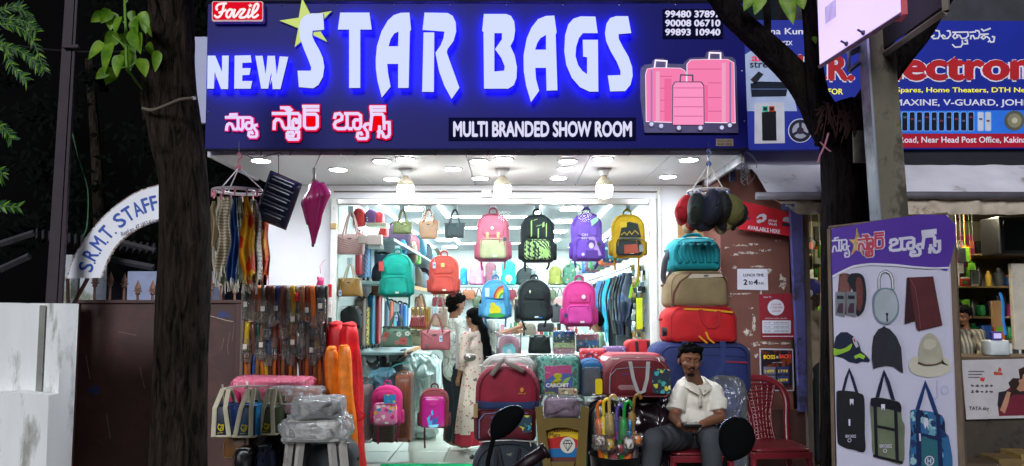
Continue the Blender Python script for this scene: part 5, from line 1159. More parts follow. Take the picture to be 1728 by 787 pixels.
def handbag(box,Y,d,lab,body,trim,hz,taper=.86,deco=None,tagp=None,grp='handbags hanging at the shop glass',amp=.004,flare=False,quilt=None,hook=None,nm='handbag',cat='handbag'):
 w,h,loc = bx(*box,Y);seedc[0] += 1
 r = T(nm,lab,cat,loc,group=grp)
 wt_,wb = (w * taper,w) if not flare else (w,w * taper)
 ol = [(-wb / 2 + h * .1,0),(wb / 2 - h * .1,0),(wb / 2 - h * .03,h * .03),(wb / 2,h * .12),((wb + wt_) / 4,h * .5),(wt_ / 2,h * .93),(wt_ / 2 - h * .04,h),(-wt_ / 2 + h * .04,h),(-wt_ / 2,h * .93),(-(wb + wt_) / 4,h * .5),(-wb / 2,h * .12),(-wb / 2 + h * .03,h * .03)]
 ol = [tuple(v)[:2] for v in smooth_path([(x,z,0) for x,z in ol] + [(ol[0][0],ol[0][1],0)],3)][:-1]
 b = MB();b.inflate(ol,d,loc,9,4.5,amp,10,seedc[0]);b.build('body',body,r,True)
 H = P(box[0],hz,Y).z - loc.z
 for s_ in (-1,1):
  b = MB();b.tube(smooth_path([loc + Vector((-wt_ * .27,s_ * d * .4,h * .78)),loc + Vector((-wt_ * .24,s_ * d * .42,h * 1.0)),loc + Vector((-wt_ * .12,s_ * d * .2,h + (H - h) * .7)),loc + Vector((0,s_ * .004,H)),loc + Vector((wt_ * .12,s_ * d * .2,h + (H - h) * .7)),loc + Vector((wt_ * .24,s_ * d * .42,h * 1.0)),loc + Vector((wt_ * .27,s_ * d * .4,h * .78))],5),.009,6,flat=.6);b.build('handle',trim,r,True)
 b = MB();b.box(loc + Vector((-wt_ * .07,-d * .52,h * .74)),loc + Vector((wt_ * .07,-d * .5,h * .79)),.002);b.build('clasp',mat('#3b2c26',.3,metal=.5),r)
 b = MB();b.tube([loc + Vector((-wt_ * .46,0,h * 1.005)),loc + Vector((wt_ * .46,0,h * 1.005))],.005,5);b.build('zip',trim,r)
 if quilt:
  b = MB()
  for k in range(quilt):
   t = (k + .5) / quilt
   b.tube([loc + Vector((-w * .42 + w * .84 * t,-d * .5,h * .06)),loc + Vector((-wt_ * .42 + wt_ * .84 * t + (w * .1 if taper < .9 else 0),-d * .5,h * .9))],.003,4)
  b.build('stitched_ribs',trim,r,kind='stuff')
 if tagp: tagcard(r,loc + Vector((w * tagp[0],-d * .56,h * tagp[1])))
 if deco: deco(r,loc,w,h,d)
 if hook: glass_hook((box[0] + box[2]) / 2,hook,Y + .01,'the ' + lab.split(' hanging')[0].split(' with')[0][:60])
 return r
def duffel(box,Y,d,lab,body,trim,deco=None,grp='travel bags stacked outside the shop',p=4.0,amp=.012,handles=1,top=None,nm='travel_bag',base=None,piping=None,sag=0):
 w,h,loc = bx(*box,Y);seedc[0] += 1
 r = T(nm,lab,'travel bag',loc,group=grp)
 ol = rrect(-w / 2,0,w / 2,h,h * .16,6,top=top * h if top else h * .3)
 b = MB();b.inflate(ol,d,loc,15,p,amp,7,seedc[0]);b.build('body',body,r,True)
 if base: b = MB();b.inflate(rrect(-w * .505,-.002,w * .505,h * .2,h * .08,5),d * 1.015,loc,11,p + 1,amp * .5,7,seedc[0]);b.build('base_band',base,r,True)
 pm2 = piping or trim
 for s_ in (.86,):
  b = MB();q = [loc + Vector((x * s_,-d * .475,h * .5 + (z - h * .5) * s_)) for x,z in ol];q.append(q[0]);b.tube(q,h * .012,5);b.build('piping',pm2,r,True)
 b = MB();b.tube(smooth_path([loc + Vector((-w * .4,-d * .3,h * .93)),loc + Vector((0,-d * .32,h * .965)),loc + Vector((w * .4,-d * .3,h * .93))],5),h * .013,5);b.tube([loc + Vector((w * .3,-d * .33,h * .94)),loc + Vector((w * .31,-d * .4,h * .87))],h * .014,5);b.build('zip',mat('#b8b4ac',.35,metal=.5),r,True)
 if handles:
  b = MB();hh = h * (.5 if handles == 1 else 1.0)
  b.tube(smooth_path([loc + Vector((-w * .2,-d * .5,h * .08)),loc + Vector((-w * .17,-d * .51,h * .5)),loc + Vector((-w * .14,-d * .5,h * .86)),loc + Vector((-w * .07,-d * .56,h * .98 - h * .5 * (handles == 1))),loc + Vector((w * .07,-d * .56,h * .96 - h * .5 * (handles == 1))),loc + Vector((w * .14,-d * .5,h * .86)),loc + Vector((w * .17,-d * .51,h * .5)),loc + Vector((w * .2,-d * .5,h * .08))],5),h * .042,6,flat=.3)
  b.build('carry_handle',trim,r,True)
 for s_ in (-1,1):
  b = MB();b.tube([loc + Vector((s_ * w * .495,-d * .1,h * .62)),loc + Vector((s_ * w * .53,-d * .02,h * .6)),loc + Vector((s_ * w * .495,d * .1,h * .62))],h * .03,6,flat=.5);b.build('end_tab',trim,r,True)
 if deco: deco(r,loc,w,h,d)
 return r
def suitcase(box,Y,d,lab,m,grp='suitcases inside the shop',ribs=4,nm='suitcase',wheels=True,trimc='#3a3c40',pat=None,wrap=None,vertical=True,handle=True):
 w,h,loc = bx(*box,Y)
 r = T(nm,lab,'suitcase',loc,group=grp);z0 = .035 if wheels else 0
 b = MB();b.inflate(rrect(-w / 2,z0,w / 2,h,min(w,h) * .14,5),d,loc,11,7);b.build('shell',m,r,True)
 b = MB()
 for k in range(ribs):
  x = -w * .36 + w * .72 * (k + .5) / ribs
  if vertical: b.tube([loc + Vector((x,-d * .5,z0 + h * .08)),loc + Vector((x,-d * .5,h * .93))],w * .022,6)
  else:
   z = z0 + (h - z0) * (k + .6) / (ribs + .2);b.tube([loc + Vector((-w * .46,-d * .5,z)),loc + Vector((w * .46,-d * .5,z))],h * .008,6)
 if ribs: b.build('ribs',m,r,True,kind='stuff')
 if wheels:
  for s_ in (-1,1):
   b = MB();b.tube([loc + Vector((s_ * w * .36 - .008,-d * .3,.018)),loc + Vector((s_ * w * .36 + .012,-d * .3,.018))],.018,10);b.build('wheel',mat(trimc,.5),r,40)
 if handle:
  b = MB();b.tube(smooth_path([loc + Vector((-w * .25,0,h - .004)),loc + Vector((-w * .22,0,h + .025)),loc + Vector((w * .22,0,h + .025)),loc + Vector((w * .25,0,h - .004))],3),.009,6);b.build('carry_handle',mat(trimc,.5),r,True)
 b = MB();q = [loc + Vector((x * 1.004,.0,z0 * .5 + z * 1.0)) for x,z in rrect(-w / 2,z0 * .6,w / 2,h,min(w,h) * .14,4)];q.append(q[0]);b.tube(q,.006,5);b.build('zip',mat(trimc,.5),r,True)
 if wrap:
  b = MB();b.inflate(rrect(-w * .54,0,w * .54,h * 1.05,w * .15,8),d * 1.12,loc,15,5,.018,11,seedc[0]);b.build('plastic_wrap',wrap,r,True)
 return r
# ---- bags hanging at the glass ----
YH = 7.06
def d_beige(r,loc,w,h,d):
 F = LF(loc,w,h,-d * .62)
 for x in (.3,.62): dec(r,F,[(x,.42),(x + .08,.42),(x + .08,.53),(x,.53)],mat('#d9c48a',.5),0,'buckle_strap')
 dec(r,LF(loc,w,h,-d * .52),ell(.48,.33,.045,.035),mat('#e8d8dc',.4),.012,'round_badge');dec(r,LF(loc,w,h,-d * .52),ell(.86,.56,.05,.04),mat('#4a4a56',.4),.03,'keyring')
backpack((802,360,862,442),YH,.19,'pink backpack with beige front pocket hanging high at the glass',fab('#e0718c'),fab('#c9bd98'),fab('#c85c78'),deco=d_beige,hook=351)
gp = stripes('#b8d08a','#20242a',14,'DIAGONAL',.7,9,.5)
def d_green(r,loc,w,h,d):
 F = LF(loc,w,h,-d * .62);F2 = LF(loc,w,h,-d * .53);g1 = fab('#a9c476');k1 = fab('#1e2228')
 for i,(x0,y0,x1,y1) in enumerate(((.2,.2,.26,.5),(.3,.14,.34,.5),(.38,.12,.5,.16),(.36,.2,.42,.5),(.46,.24,.62,.28),(.5,.3,.54,.52),(.58,.33,.78,.36),(.64,.18,.7,.3),(.74,.2,.77,.5))): dec(r,F2,[(x0,y0 + .03),(x1,y0),(x1,y1 - .03),(x0,y1)],g1 if i % 3 else k1,.014,'printed_bar')
 for i,(x0,y0,x1,y1) in enumerate(((.16,.56,.2,.9),(.24,.54,.27,.92),(.31,.56,.36,.9),(.4,.58,.44,.92),(.48,.6,.66,.63),(.5,.68,.54,.92),(.58,.7,.62,.92))): dec(r,F,[(x0,y0 + .03),(x1,y0),(x1,y1 - .02),(x0,y1)],k1 if i % 2 else g1,.002,'printed_bar')
 dec(r,F,ell(.74,.82,.1,.09),g1,.002,'printed_disc')
backpack((876,362,937,444),YH,.19,'black backpack printed with pale green geometric bars hanging at the glass',fab('#20242a'),gp,fab('#14161a'),deco=d_green,hook=351)
def d_purple(r,loc,w,h,d):
 F = LF(loc,w,h,-d * .62);F2 = LF(loc,w,h,-d * .53);p1 = mat('#e6c6ee',.5);p2 = mat('#5c2c94',.5)
 for t,y0,y1 in (('OH',.44,.5),('MY',.52,.58)): b = MB();b.text(t,F2,.3,y0,.5,y1,.014,.016,.05);b.build('lettering',p1,r)
 dec(r,F,ell(.6,.66,.13,.09),p2,0,'printed_shape');dec(r,F,ell(.6,.69,.08,.06),p1,.0024,'printed_shape');dec(r,F,[(.42,.78),(.8,.78),(.84,.94),(.42,.94)],p2,0,'printed_shape');dec(r,F,[(.5,.52),(.7,.5),(.92,.88),(.8,.9)],mat('#c490d8',.5),-.001,'printed_shape')
 dec(r,F,ell(.34,.87,.05,.035),p1,0,'badge');dec(r,F,ell(.84,.66,.06,.045),mat('#3a3a44',.4),.01,'badge');dec(r,F2,[(.58,.18),(.8,.1),(.84,.18),(.62,.3)],mat('#b8dcc8',.4),.02,'price_tag')
backpack((962,360,1018,442),YH,.19,'purple backpack with a two word pink print hanging at the glass',fab('#8a5cd0'),fab('#7f4cc8'),fab('#6a3ab0'),deco=d_purple,hook=351)
def d_yel(r,loc,w,h,d):
 F = LF(loc,w,h,-d * .62);F2 = LF(loc,w,h,-d * .53);k1 = fab('#2a2d30')
 dec(r,F2,[(.2,.55),(.3,.25),(.5,.2),(.75,.24),(.85,.55)],k1,.006,'front_panel');dec(r,F2,[(.22,.22),(.42,.2),(.42,.32),(.24,.34)],mat('#e8b820',.5),.022,'price_tag')
 b = MB();b.stroke(F2,[(.25,.5),(.35,.44),(.42,.5),(.5,.42),(.56,.49),(.66,.4),(.76,.48)],.02,.022,.024);b.build('mountain_line',mat('#d8a820',.5),r)
 dec(r,F,[(.34,.72),(.72,.7),(.76,.9),(.34,.92)],fab('#b04838'),.002,'red_patch');dec(r,F,[(.78,.72),(.9,.72),(.9,.86),(.78,.88)],fab('#8a8c90'),.002,'grey_patch')
 b = MB();b.tube(smooth_path([F(.12,.62,.02),F(.3,.58,.03),(F(.6,.58,.03)),F(.9,.62,.02)]),.006,5);b.build('bungee_cord',fab('#6a6c72'),r,True)
backpack((1029,362,1089,436),YH,.19,'yellow and black hiking backpack hanging at the glass, rightmost of the top row',fab('#e0a818'),fab('#2c2f33'),fab('#b88a18'),deco=d_yel,hook=351,layout=1,dangle=.2,ph=(.05,.42))
backpack((642,428,699,502),YH,.2,'large teal green backpack hanging at the left glass',fab('#12b0a0'),fab('#10a596'),fab('#0a8a80'),tagp=(-.42,.75),hook=421,dangle=.16,deco=lambda r,loc,w,h,d: (dec(r,LF(loc,w,h,-d * .63),[(.74,.9),(.86,.88),(.86,.95),(.74,.97)],mat('#154a58',.4),0,'logo'),dec(r,LF(loc,w,h,-d * .63),[(-.02,.2),(.14,.2),(.14,.42),(-.02,.42)],mat('#d84a48',.5),.01,'red_tag')))
backpack((722,431,776,497),YH,.2,'coral pink backpack with a hanging tag at the glass',fab('#e4584e'),fab('#e05048'),fab('#c84440'),tagp=(-.28,.8),hook=423,dangle=.02,deco=lambda r,loc,w,h,d: dec(r,LF(loc,w,h,-d * .56),[(.44,.22),(.56,.22),(.56,.32),(.44,.32)],mat('#e8cf88',.5),.01,'logo'))
def d_rain(r,loc,w,h,d):
 F = LF(loc,w,h,-d * .62);F2 = LF(loc,w,h,-d * .54)
 for rr,c in ((.34,'#c83c30'),(.28,'#e88a28'),(.22,'#e8d030'),(.16,'#48a848'),(.1,'#8ab8e8')):
  dec(r,F2,[(.78,.48)] + [(.78 - rr * math.cos(math.radians(a)),.48 - rr * .95 * math.sin(math.radians(a))) for a in range(0,91,15)],mat(c,.5),.012 + .0025 * (.34 - rr) / .06,'rainbow_band')
 dec(r,F,ell(.5,.78,.2,.13),mat('#e8c818',.5),.001,'duck');dec(r,F,ell(.42,.64,.09,.06),mat('#e8c818',.5),.0034,'duck_head');dec(r,F,ell(.55,.9,.3,.06),mat('#3a9a48',.5),.0034,'grass_print')
 dec(r,F2,[(.16,.22),(.3,.22),(.3,.44),(.16,.44)],mat('#d8e0ee',.4),.02,'price_tag')
backpack((810,472,862,539),YH,.19,'light blue childrens backpack with a rainbow hanging at the glass',fab('#5aa4d8'),fab('#6ab0e0'),fab('#3a80b8'),deco=d_rain,hook=463)
backpack((872,472,931,542),YH,.2,'plain black backpack with a small white badge hanging at the glass',fab('#1c1e24'),fab('#22252a'),fab('#101216'),hook=462,amp=.013,deco=lambda r,loc,w,h,d: (dec(r,LF(loc,w,h,-d * .55),[(.33,.29),(.36,.26),(.39,.29),(.36,.35)],mat('#e8e0cc',.4),.02,'badge'),dec(r,LF(loc,w,h,-d * .63),[(.6,.9),(.72,.9),(.72,.93),(.6,.93)],mat('#2a6cb8',.4),0,'logo')))
backpack((947,474,1007,551),YH,.2,'bright magenta backpack hanging at the glass',fab('#e43a90'),fab('#e040a0'),fab('#c82c80'),hook=463,dangle=.05,deco=lambda r,loc,w,h,d: (dec(r,LF(loc,w,h,-d * .55),ell(.6,.36,.06,.05),mat('#f0d8e8',.4),.02,'badge'),dec(r,LF(loc,w,h,-d * .63),ell(.08,.76,.06,.05),mat('#3a3a70',.4),.0,'badge')))
# low hanging ones before the glass
floral = patt('#e07ab0',['#e8e0d8','#2aa4c8','#e8c83a','#d02a80','#f0a8c8'],22,.42)
backpack((626,650,681,718),6.78,.2,'magenta floral backpack hanging low by the shop entrance',fab('#d02478'),floral,fab('#c41c70'),layout=3,grp='backpacks hanging low at the entrance',dangle=.17,ph=(.06,.6),deco=lambda r,loc,w,h,d: dec(r,LF(loc,w,h,-d * .6),[(.46,.2),(.86,.2),(.86,.42),(.46,.42)],patt('#2a8ac0',['#e8d040','#50b8d8','#e88a30'],30,.4),.0,'printed_panel'))
def d_blue(r,loc,w,h,d):
 F = LF(loc,w,h,-d * .63);c = [mat('#3a9ad8',.5),mat('#2a4a98',.5),mat('#78c8ee',.5)]
 for k,q in enumerate(([(.3,.72),(.42,.62),(.4,.78),(.52,.76),(.44,.9),(.36,.86)],[(.5,.62),(.56,.74),(.7,.66),(.64,.84),(.54,.9),(.48,.8)],[(.34,.88),(.7,.86),(.66,.93),(.4,.94)],[(.44,.54),(.5,.5),(.52,.62),(.46,.64)])): dec(r,F,q,c[k % 3],.001 + .0022 * k,'printed_shape')
 dec(r,F,[(.28,.95),(.62,.95),(.62,.97),(.28,.97)],mat('#e8c8dc',.4),.0,'lettering_line');dec(r,F,ell(.5,.36,.12,.04),mat('#b01c78',.4),0,'embossed_badge')
backpack((706,655,760,722),6.78,.2,'maroon backpack with glossy purple pocket hanging low at the entrance',fab('#6c1c26'),mat('#b01c80',.25,coat=.6,var=.15,bump=.05),fab('#4c141c'),layout=1,grp='backpacks hanging low at the entrance',dangle=.2,ph=(.04,.82),deco=d_blue)
# handbags
pinkl = lea('#c99a98')
def d_chev(r,loc,w,h,d):
 b = MB()
 for k in range(7):
  z = h * (.1 + .11 * k)
  if z < h * .9: b.tube([loc + Vector((-w * .4,-d * .5,z + .05 * h)),loc + Vector((0,-d * .51,z - .1 * h)),loc + Vector((w * .4,-d * .5,z + .05 * h))],.0035,4)
 b.build('stitched_ribs',pinkl,r,kind='stuff')
handbag((569,396,615,430),YH,.12,'dusty pink tote with chevron stitching hanging at the top left glass',pinkl,pinkl,358,1.04,deco=d_chev,hook=354)
handbag((568,470,613,501),YH,.13,'caramel brown handbag hanging below the dusty pink tote',lea('#a8743a'),lea('#c8b8a8'),446,.78,tagp=(-.3,.35),hook=441,deco=lambda r,loc,w,h,d: [dec(r,LF(loc,w,h,-d * .52),[(x,.02),(x + .04,.02),(x + .04,.4),(x,.4)],lea('#c88a20'),0,'front_strap') for x in (.24,.7)])
handbag((663,375,696,395),YH,.1,'olive green ribbed handbag hanging in the top row',lea('#8f9060'),lea('#8a8458'),354,.94,quilt=9,hook=351)
handbag((706,373,741,404),YH,.11,'peach tote bag hanging in the top row behind a lamp reflection',lea('#c99478'),lea('#c07860'),354,.84,flare=True,hook=351)
handbag((750,377,785,402),YH,.1,'grey quilted handbag hanging in the top row',lea('#5a6268'),lea('#4c5258'),354,.9,flare=True,quilt=12,hook=351)
def d_flower(r,loc,w,h,d):
 F = LF(loc,w,h,-d * .5)
 for x,y,s_,c in ((.22,.38,.1,'#c8605a'),(.16,.6,.07,'#d08878'),(.74,.68,.13,'#c45a58'),(.6,.35,.08,'#e0dcd0'),(.86,.32,.08,'#dcd8d0'),(.54,.76,.07,'#c87870')):
  for k in range(5): dec(r,F,ell(x + s_ * .55 * math.cos(k * 1.257),y + s_ * .9 * math.sin(k * 1.257),s_ * .5,s_ * .75,10),mat(c,.6),.001 + k * .0004,'petal')
  dec(r,F,ell(x,y,s_ * .25,s_ * .35,8),mat('#8a2c30',.6),.004,'flower_centre')
 b = MB();b.tube([F(.12,-.01,.0),F(.88,-.01,0)],.008,5);b.build('top_rim',mat('#2a302c',.5),r)
handbag((641,552,697,586),YH,.12,'grey green handbag printed with pink flowers, hanging at the glass',lea('#6f8a78'),mat('#4f5c58',.5),527,.8,deco=d_flower,tagp=(.02,1.6),hook=520)
handbag((691,534,719,553),YH + .0,.1,'small maroon pleated handbag hanging right of the flowered bag',lea('#a8283c'),lea('#8a6a58'),505,.8,quilt=7)
handbag((693,519,727,556),YH + .25,.1,'gold and tan handbag behind the maroon pleated one',mat('#c9a048',.4,var=.3,vs=25),lea('#7a5a44'),497,.95,quilt=8)
handbag((729,519,756,552),YH + .3,.1,'cream handbag with grey striped handles behind the shoppers',lea('#c8b09c'),lea('#9a948c'),498,.95)
handbag((710,557,760,591),YH,.11,'rose pink square tote with a price tag hanging at the glass',lea('#c0606a'),lea('#8a4048'),530,1.0,tagp=(.2,.72),hook=524,deco=lambda r,loc,w,h,d: (b_text(r,LF(loc,w,h,-d * .5),'M&Y',.4,.22,.56,.31),dec(r,LF(loc,w,h,-d * .52),ell(.24,.74,.05,.09,6),metl,.004,'charm')))
handbag((682,556,712,584),YH + .35,.1,'pale olive handbag half hidden behind the flowered bag',lea('#a8a88a'),lea('#8a8a70'),540,.9)
# ================= inside the shop =================
random.seed(21);ordq = ['first','second','third','fourth','fifth','sixth','seventh','eighth','ninth','tenth','eleventh','twelfth','thirteenth','fourteenth']
cyan_sh = mat('#8fa2a6',.35,coat=.2);woodsh = mat('#b8865a',.6,var=.15,vs=12)
# left shelf unit
def shelf(a,c,m,lab,edge=None):
 r = T('shelf',lab,'shelf',((a[0] + c[0]) / 2,(a[1] + c[1]) / 2,a[2]));b = MB();b.box(a,c,.003);b.build('board',m,r)
 if edge: b = MB();b.box((c[0] + .001,a[1],a[2] - .01),(c[0] + .012,c[1],c[2] + .01),.003);b.build('edge_strip',edge,r)
 return r
z1 = P(640,592,7.75).z;shelf((-1.71,7.5,z1 - .03),(-1.13,9.9,z1 - .002),cyan_sh,'lower side shelf carrying the row of upright suitcases',woodsh)
z2 = P(600,470,7.5).z;shelf((-1.71,7.5,z2 - .06),(-1.28,13.5,z2 - .03),cyan_sh,'long upper side shelf over the suitcase row',woodsh)
z3_ = 2.34;shelf((-1.71,7.5,z3_ - .03),(-1.25,13.5,z3_),cyan_sh,'topmost side shelf packed with bags on the left wall')
# suitcase row
row = [(575,590,515,'#2a6a9c','blue',0),(603,616,505,'#5a4038','brown',0),(608,622,520,'#c8a820','yellow and black net patterned',1),(622,632,500,'#1f7aa0','steel blue',0),(632,642,501,'#a82838','red',0),(641,647,505,'#e0e4e4','white',0),(646,656,510,'#5f7286','slate',0),(655,662,512,'#e06838','orange',0),(661,668,515,'#3fb6c0','cyan',0),(669,678,516,'#283a78','navy',0),(678,686,519,'#3a8ad0','sky blue',0)]
for i,(x0,x1,yt,c,nme,pt) in enumerate(row):
 Y = 7.75 + i * .16;dz = P(x0,592,7.75).z
 w,h,loc = bx(x0,yt,x1,592,Y);zb = loc.z
 yb = 520 + (CAMZ - z1) * 1200 / Y
 suitcase((x0,yt + (yb - 592) * .3,x1 + 2,yb),Y,.28,'%s suitcase standing edge on in the shelf row' % nme,patt('#d8c040',['#1c1c1c','#1c1c1c'],26,.09,kind='net') if pt else mat(c,.35,var=.1,vs=6,coat=.3),ribs=0 if i % 2 else 2,grp='suitcases in the side shelf row')
# upper-left goods
suitcase((574,385,594,457),7.7,.2,'pale grey ribbed suitcase behind the dusty pink tote',mat('#b8b4b0',.4),ribs=6,vertical=False,grp='suitcases on the upper side shelf')
suitcase((590,392,612,470),7.9,.22,'bright red suitcase on the upper side shelf',mat('#b81c34',.35,coat=.3),ribs=3,grp='suitcases on the upper side shelf')
suitcase((614,412,625,474),8.1,.22,'pale blue striped suitcase on the upper side shelf',stripes('#5f93c4','#8ab8dc',12,'DIAGONAL'),ribs=1,grp='suitcases on the upper side shelf')
suitcase((633,430,660,470),8.6,.2,'grey blue soft suitcase behind the teal backpack',mat('#6e8ea8',.5),ribs=2,grp='suitcases on the upper side shelf')
suitcase((600,425,640,440),9.0,.3,'dark green case lying behind the red suitcase',mat('#3e5a58',.5),ribs=0,wheels=False,grp='suitcases on the upper side shelf')
for i,(x0,y0,x1,y1,Y,c,lab) in enumerate(((566,350,596,368,7.6,'#3a4650','charcoal soft bag at the far left of the top shelf'),(598,352,616,383,7.7,'#d03838','red drawstring bag on the top side shelf'),(618,354,636,378,7.75,'#6a4a80','violet printed bag on the top side shelf'),(634,358,648,380,7.8,'#c83a48','crimson soft bag on the top side shelf'),(641,384,655,400,8.0,'#b83030','red boxed bag under the cream carton'),(568,372,590,384,7.6,'#8a4a40','rust coloured flat bag under the charcoal one'),(655,395,668,420,9,'#4f5c58','dark green hanging pouch behind the olive handbag'),(668,405,680,432,9.2,'#b84a58','dull red pouch beside the blue bottle pouch'),(676,405,686,430,8.8,'#1f88b8','bright blue tall pouch above the teal backpack'),(688,408,704,444,9.4,'#6a5c50','brown bag hanging on the far left wall'),(700,425,710,446,9.8,'#7ac060','lime patterned pouch on the far left wall'))):
 duffel((x0,y0,x1,y1),Y,.16,lab,fab(c),fab(c),grp='soft bags on the upper side shelves',nm='soft_bag',amp=.01,handles=0)
b = MB();w,h,loc = bx(620,378,655,384,7.7);b.box(loc - Vector((w / 2,.1,0)),loc + Vector((w / 2,.1,h)),.004);simple('carton',b,mat('#d8cfb8',.6),'flat cream carton lying on the top side shelf','carton')
b = MB();w,h,loc = bx(624,412,645,420,7.9);b.box(loc - Vector((w / 2,.1,0)),loc + Vector((w / 2,.1,h)),.004);simple('carton',b,mat('#e4e4e0',.6),'white carton below the red boxed bag','carton')
duffel((628,478,650,500),8.3,.2,'tan leather bag just left of the teal backpack',lea('#8a5a44'),lea('#6a4434'),grp='soft bags on the upper side shelves',nm='soft_bag',handles=0)
duffel((575,515,611,556),7.25,.22,'black net wrapped bag beside the red fabric roll',fab('#15171a'),fab('#0d0e10'),grp='soft bags by the left glass',nm='soft_bag',handles=0,top=.5,amp=.02)
for i in range(13):
 Y = 8.5 + .4 * i;c,nme = (('#28323a','charcoal'),('#3c2a44','aubergine'),('#1c4a5c','petrol blue'),('#7a2430','wine red'),('#4a4438','olive brown'),('#20566c','sea blue'),('#5a6470','steel grey'))[i % 7]
 r_ = T('soft_bag','%s bag on the %s side shelf, %s from the glass' % (nme,'top' if i % 2 else 'upper',ordq[i]),'bag',(-1.48,Y,2.34 if i % 2 else z2),group='bags lining the left side shelves')
 b = MB();b.inflate(rrect(-.2,0,.2,.27 + .04 * (i % 3),.07,5,top=.13),.3,(-1.47,Y,2.342 if i % 2 else z2 - .028),11,3.2,.02,8,i);b.build('body',fab(c),r_,True)
 b = MB();b.tube(smooth_path([(-1.57,Y - .05,(2.6 if i % 2 else z2 + .22)),(-1.47,Y - .12,(2.66 if i % 2 else z2 + .3)),(-1.37,Y - .05,(2.6 if i % 2 else z2 + .22))]),.01,5);b.build('handle',fab('#1c1d20'),r_,True)
# back wall shelf with small bags
YBk = 12.6;zs = P(800,482,YBk).z
shelf((-1.2,12.4,zs - .03),(1.3,13.0,zs),cyan_sh,'high rear shelf carrying the small backpacks')
shelf((-1.71,13.4,1.05),(1.41,14.0,1.08),cyan_sh,'lower rear shelf across the back of the shop')
smb = [(690,448,706,478,'#2878c8','blue'),(705,450,722,480,'#5c4a6c','plum grey'),(776,452,789,482,'#1c84b0','turquoise blue'),(792,443,817,478,'#e48ab8','pale pink'),(818,443,838,474,'#8c5c6c','mauve brown'),(846,441,871,476,'#28c0b0','aqua unicorn'),(870,452,905,480,'#2c3638','charcoal'),(926,450,948,480,'#7a7c38','olive'),(948,444,984,482,'#3c6c58','camouflage'),(1000,440,1012,458,'#20607c','dark teal')]
for x0,y0,x1,y1,c,nme in smb:
 k = YBk * (1200 / YBk) / 1200
 ddd = None
 if 'unicorn' in nme: ddd = lambda r,loc,w,h,d: (dec(r,LF(loc,w,h,-d * .64),ell(.5,.72,.25,.14),mat('#e8e4d0',.5),0,'unicorn_print'),dec(r,LF(loc,w,h,-d * .64),ell(.5,.78,.14,.08),mat('#e8a860',.5),.0024,'unicorn_print'))
 body = patt(c,['#1c2c28','#a8b890','#5a8a78','#c87858'],14,.4) if 'camou' in nme else fab(c)
 backpack((x0,y0,x1,482 if y1 > 470 else y1),12.7,.22,'small %s backpack standing on the high rear shelf' % nme,body,body if 'camou' in nme else fab(c,var=.3),fab(c,var=.4),grp='small backpacks on the rear shelf',layout=1,strap=False,dangle=0,deco=ddd)
# dark patterned duffels in the ladder area (right wall rack)
for i in range(7):
 Y = 8.3 + i * .55
 r_ = T('wall_bag','%s patterned bag on the right wall rack, %s' % (('teal','navy','orange','grey','green','plum','blue')[i],('nearest the glass','second from the glass','third from the glass','fourth from the glass','fifth from the glass','sixth from the glass','farthest from the glass')[i]),'bag',(1.26,Y,2.2),group='bags on the right wall rack')
 b = MB();b.inflate(rrect(-.13,0,.13,.3,.05,4,top=.1),.2,(1.26,Y,2.16),9,3,.01,9,i);b.build('body',patt(('#1c7a84','#1c2c50','#d0603c','#55606a','#3a7a50','#5c3c5c','#2a5ca0')[i],['#0f2c34','#d8a050','#6ac0b8','#c84a58'],20,.32),r_,True)
 b = MB();b.tube(smooth_path([(1.18,Y - .02,2.44),(1.26,Y,2.53),(1.34,Y - .02,2.44)]),.008,5);b.build('handle',fab('#22242a'),r_)
# rail with hanging garment-like bags on the right
b = MB();b.tube([(1.22,7.3,2.03),(1.22,11.6,2.03)],.012,8);simple('hanging_rail',b,metl,'chrome rail along the right side holding school bags','rail')
rl = [(7.62,'#22344c','dark navy'),(7.85,'#3c5c84','denim blue'),(8.1,'#4a5450','grey green'),(8.4,'#27323e','ink blue'),(8.75,'#2ab0d4','bright cyan'),(9.2,'#5a94c0','pale blue'),(9.7,'#4878a8','mid blue'),(10.2,'#6a8090','grey blue'),(10.8,'#787a78','light grey'),(11.3,'#b83048','red')]
for i,(Y,c,nme) in enumerate(rl):
 L = .55 if i != 4 else .68;x = 1.22;r_ = T('hanging_bag','%s empty backpack hanging folded on the chrome rail' % nme,'bag',(x,Y,2.0 - L),group='folded bags on the chrome rail')
 def fold(u,v,Y=Y,L=L,i=i): return (x + .03 * math.sin(u * 8 + i + v * 4) + .04 * noise.noise(Vector((u * 5,v * 5,i))),Y - .19 + .4 * u,1.98 - L * v - .04 * abs(u - .5))
 b = MB();b.sheet(fold,16,16);b.sheet(lambda u,v: Vector(fold(u,v)) + Vector((.07 * math.sin(PI * u),0,0)),16,16);b.build('body',fab(c),r_,True)
 b = MB();b.tube([(x,Y,2.045),(x + .012,Y,2.03),(x,Y,1.97)],.004,5);b.build('hanger_hook',metl,r_)
 b = MB();b.box((x - .07,Y - .13,1.98 - L * .95),(x - .02,Y + .13,1.98 - L * .55),.02);b.build('pocket',fab(c,var=.3),r_)
 for s_ in (-1,1): b = MB();b.tube(smooth_path([(x - .03,Y + s_ * .1,1.95),(x - .09,Y + s_ * .13,1.7),(x - .05,Y + s_ * .1,1.98 - L - .12)]),.012,5,flat=.4);b.build('strap',fab('#1d2228' if i % 2 else c),r_)
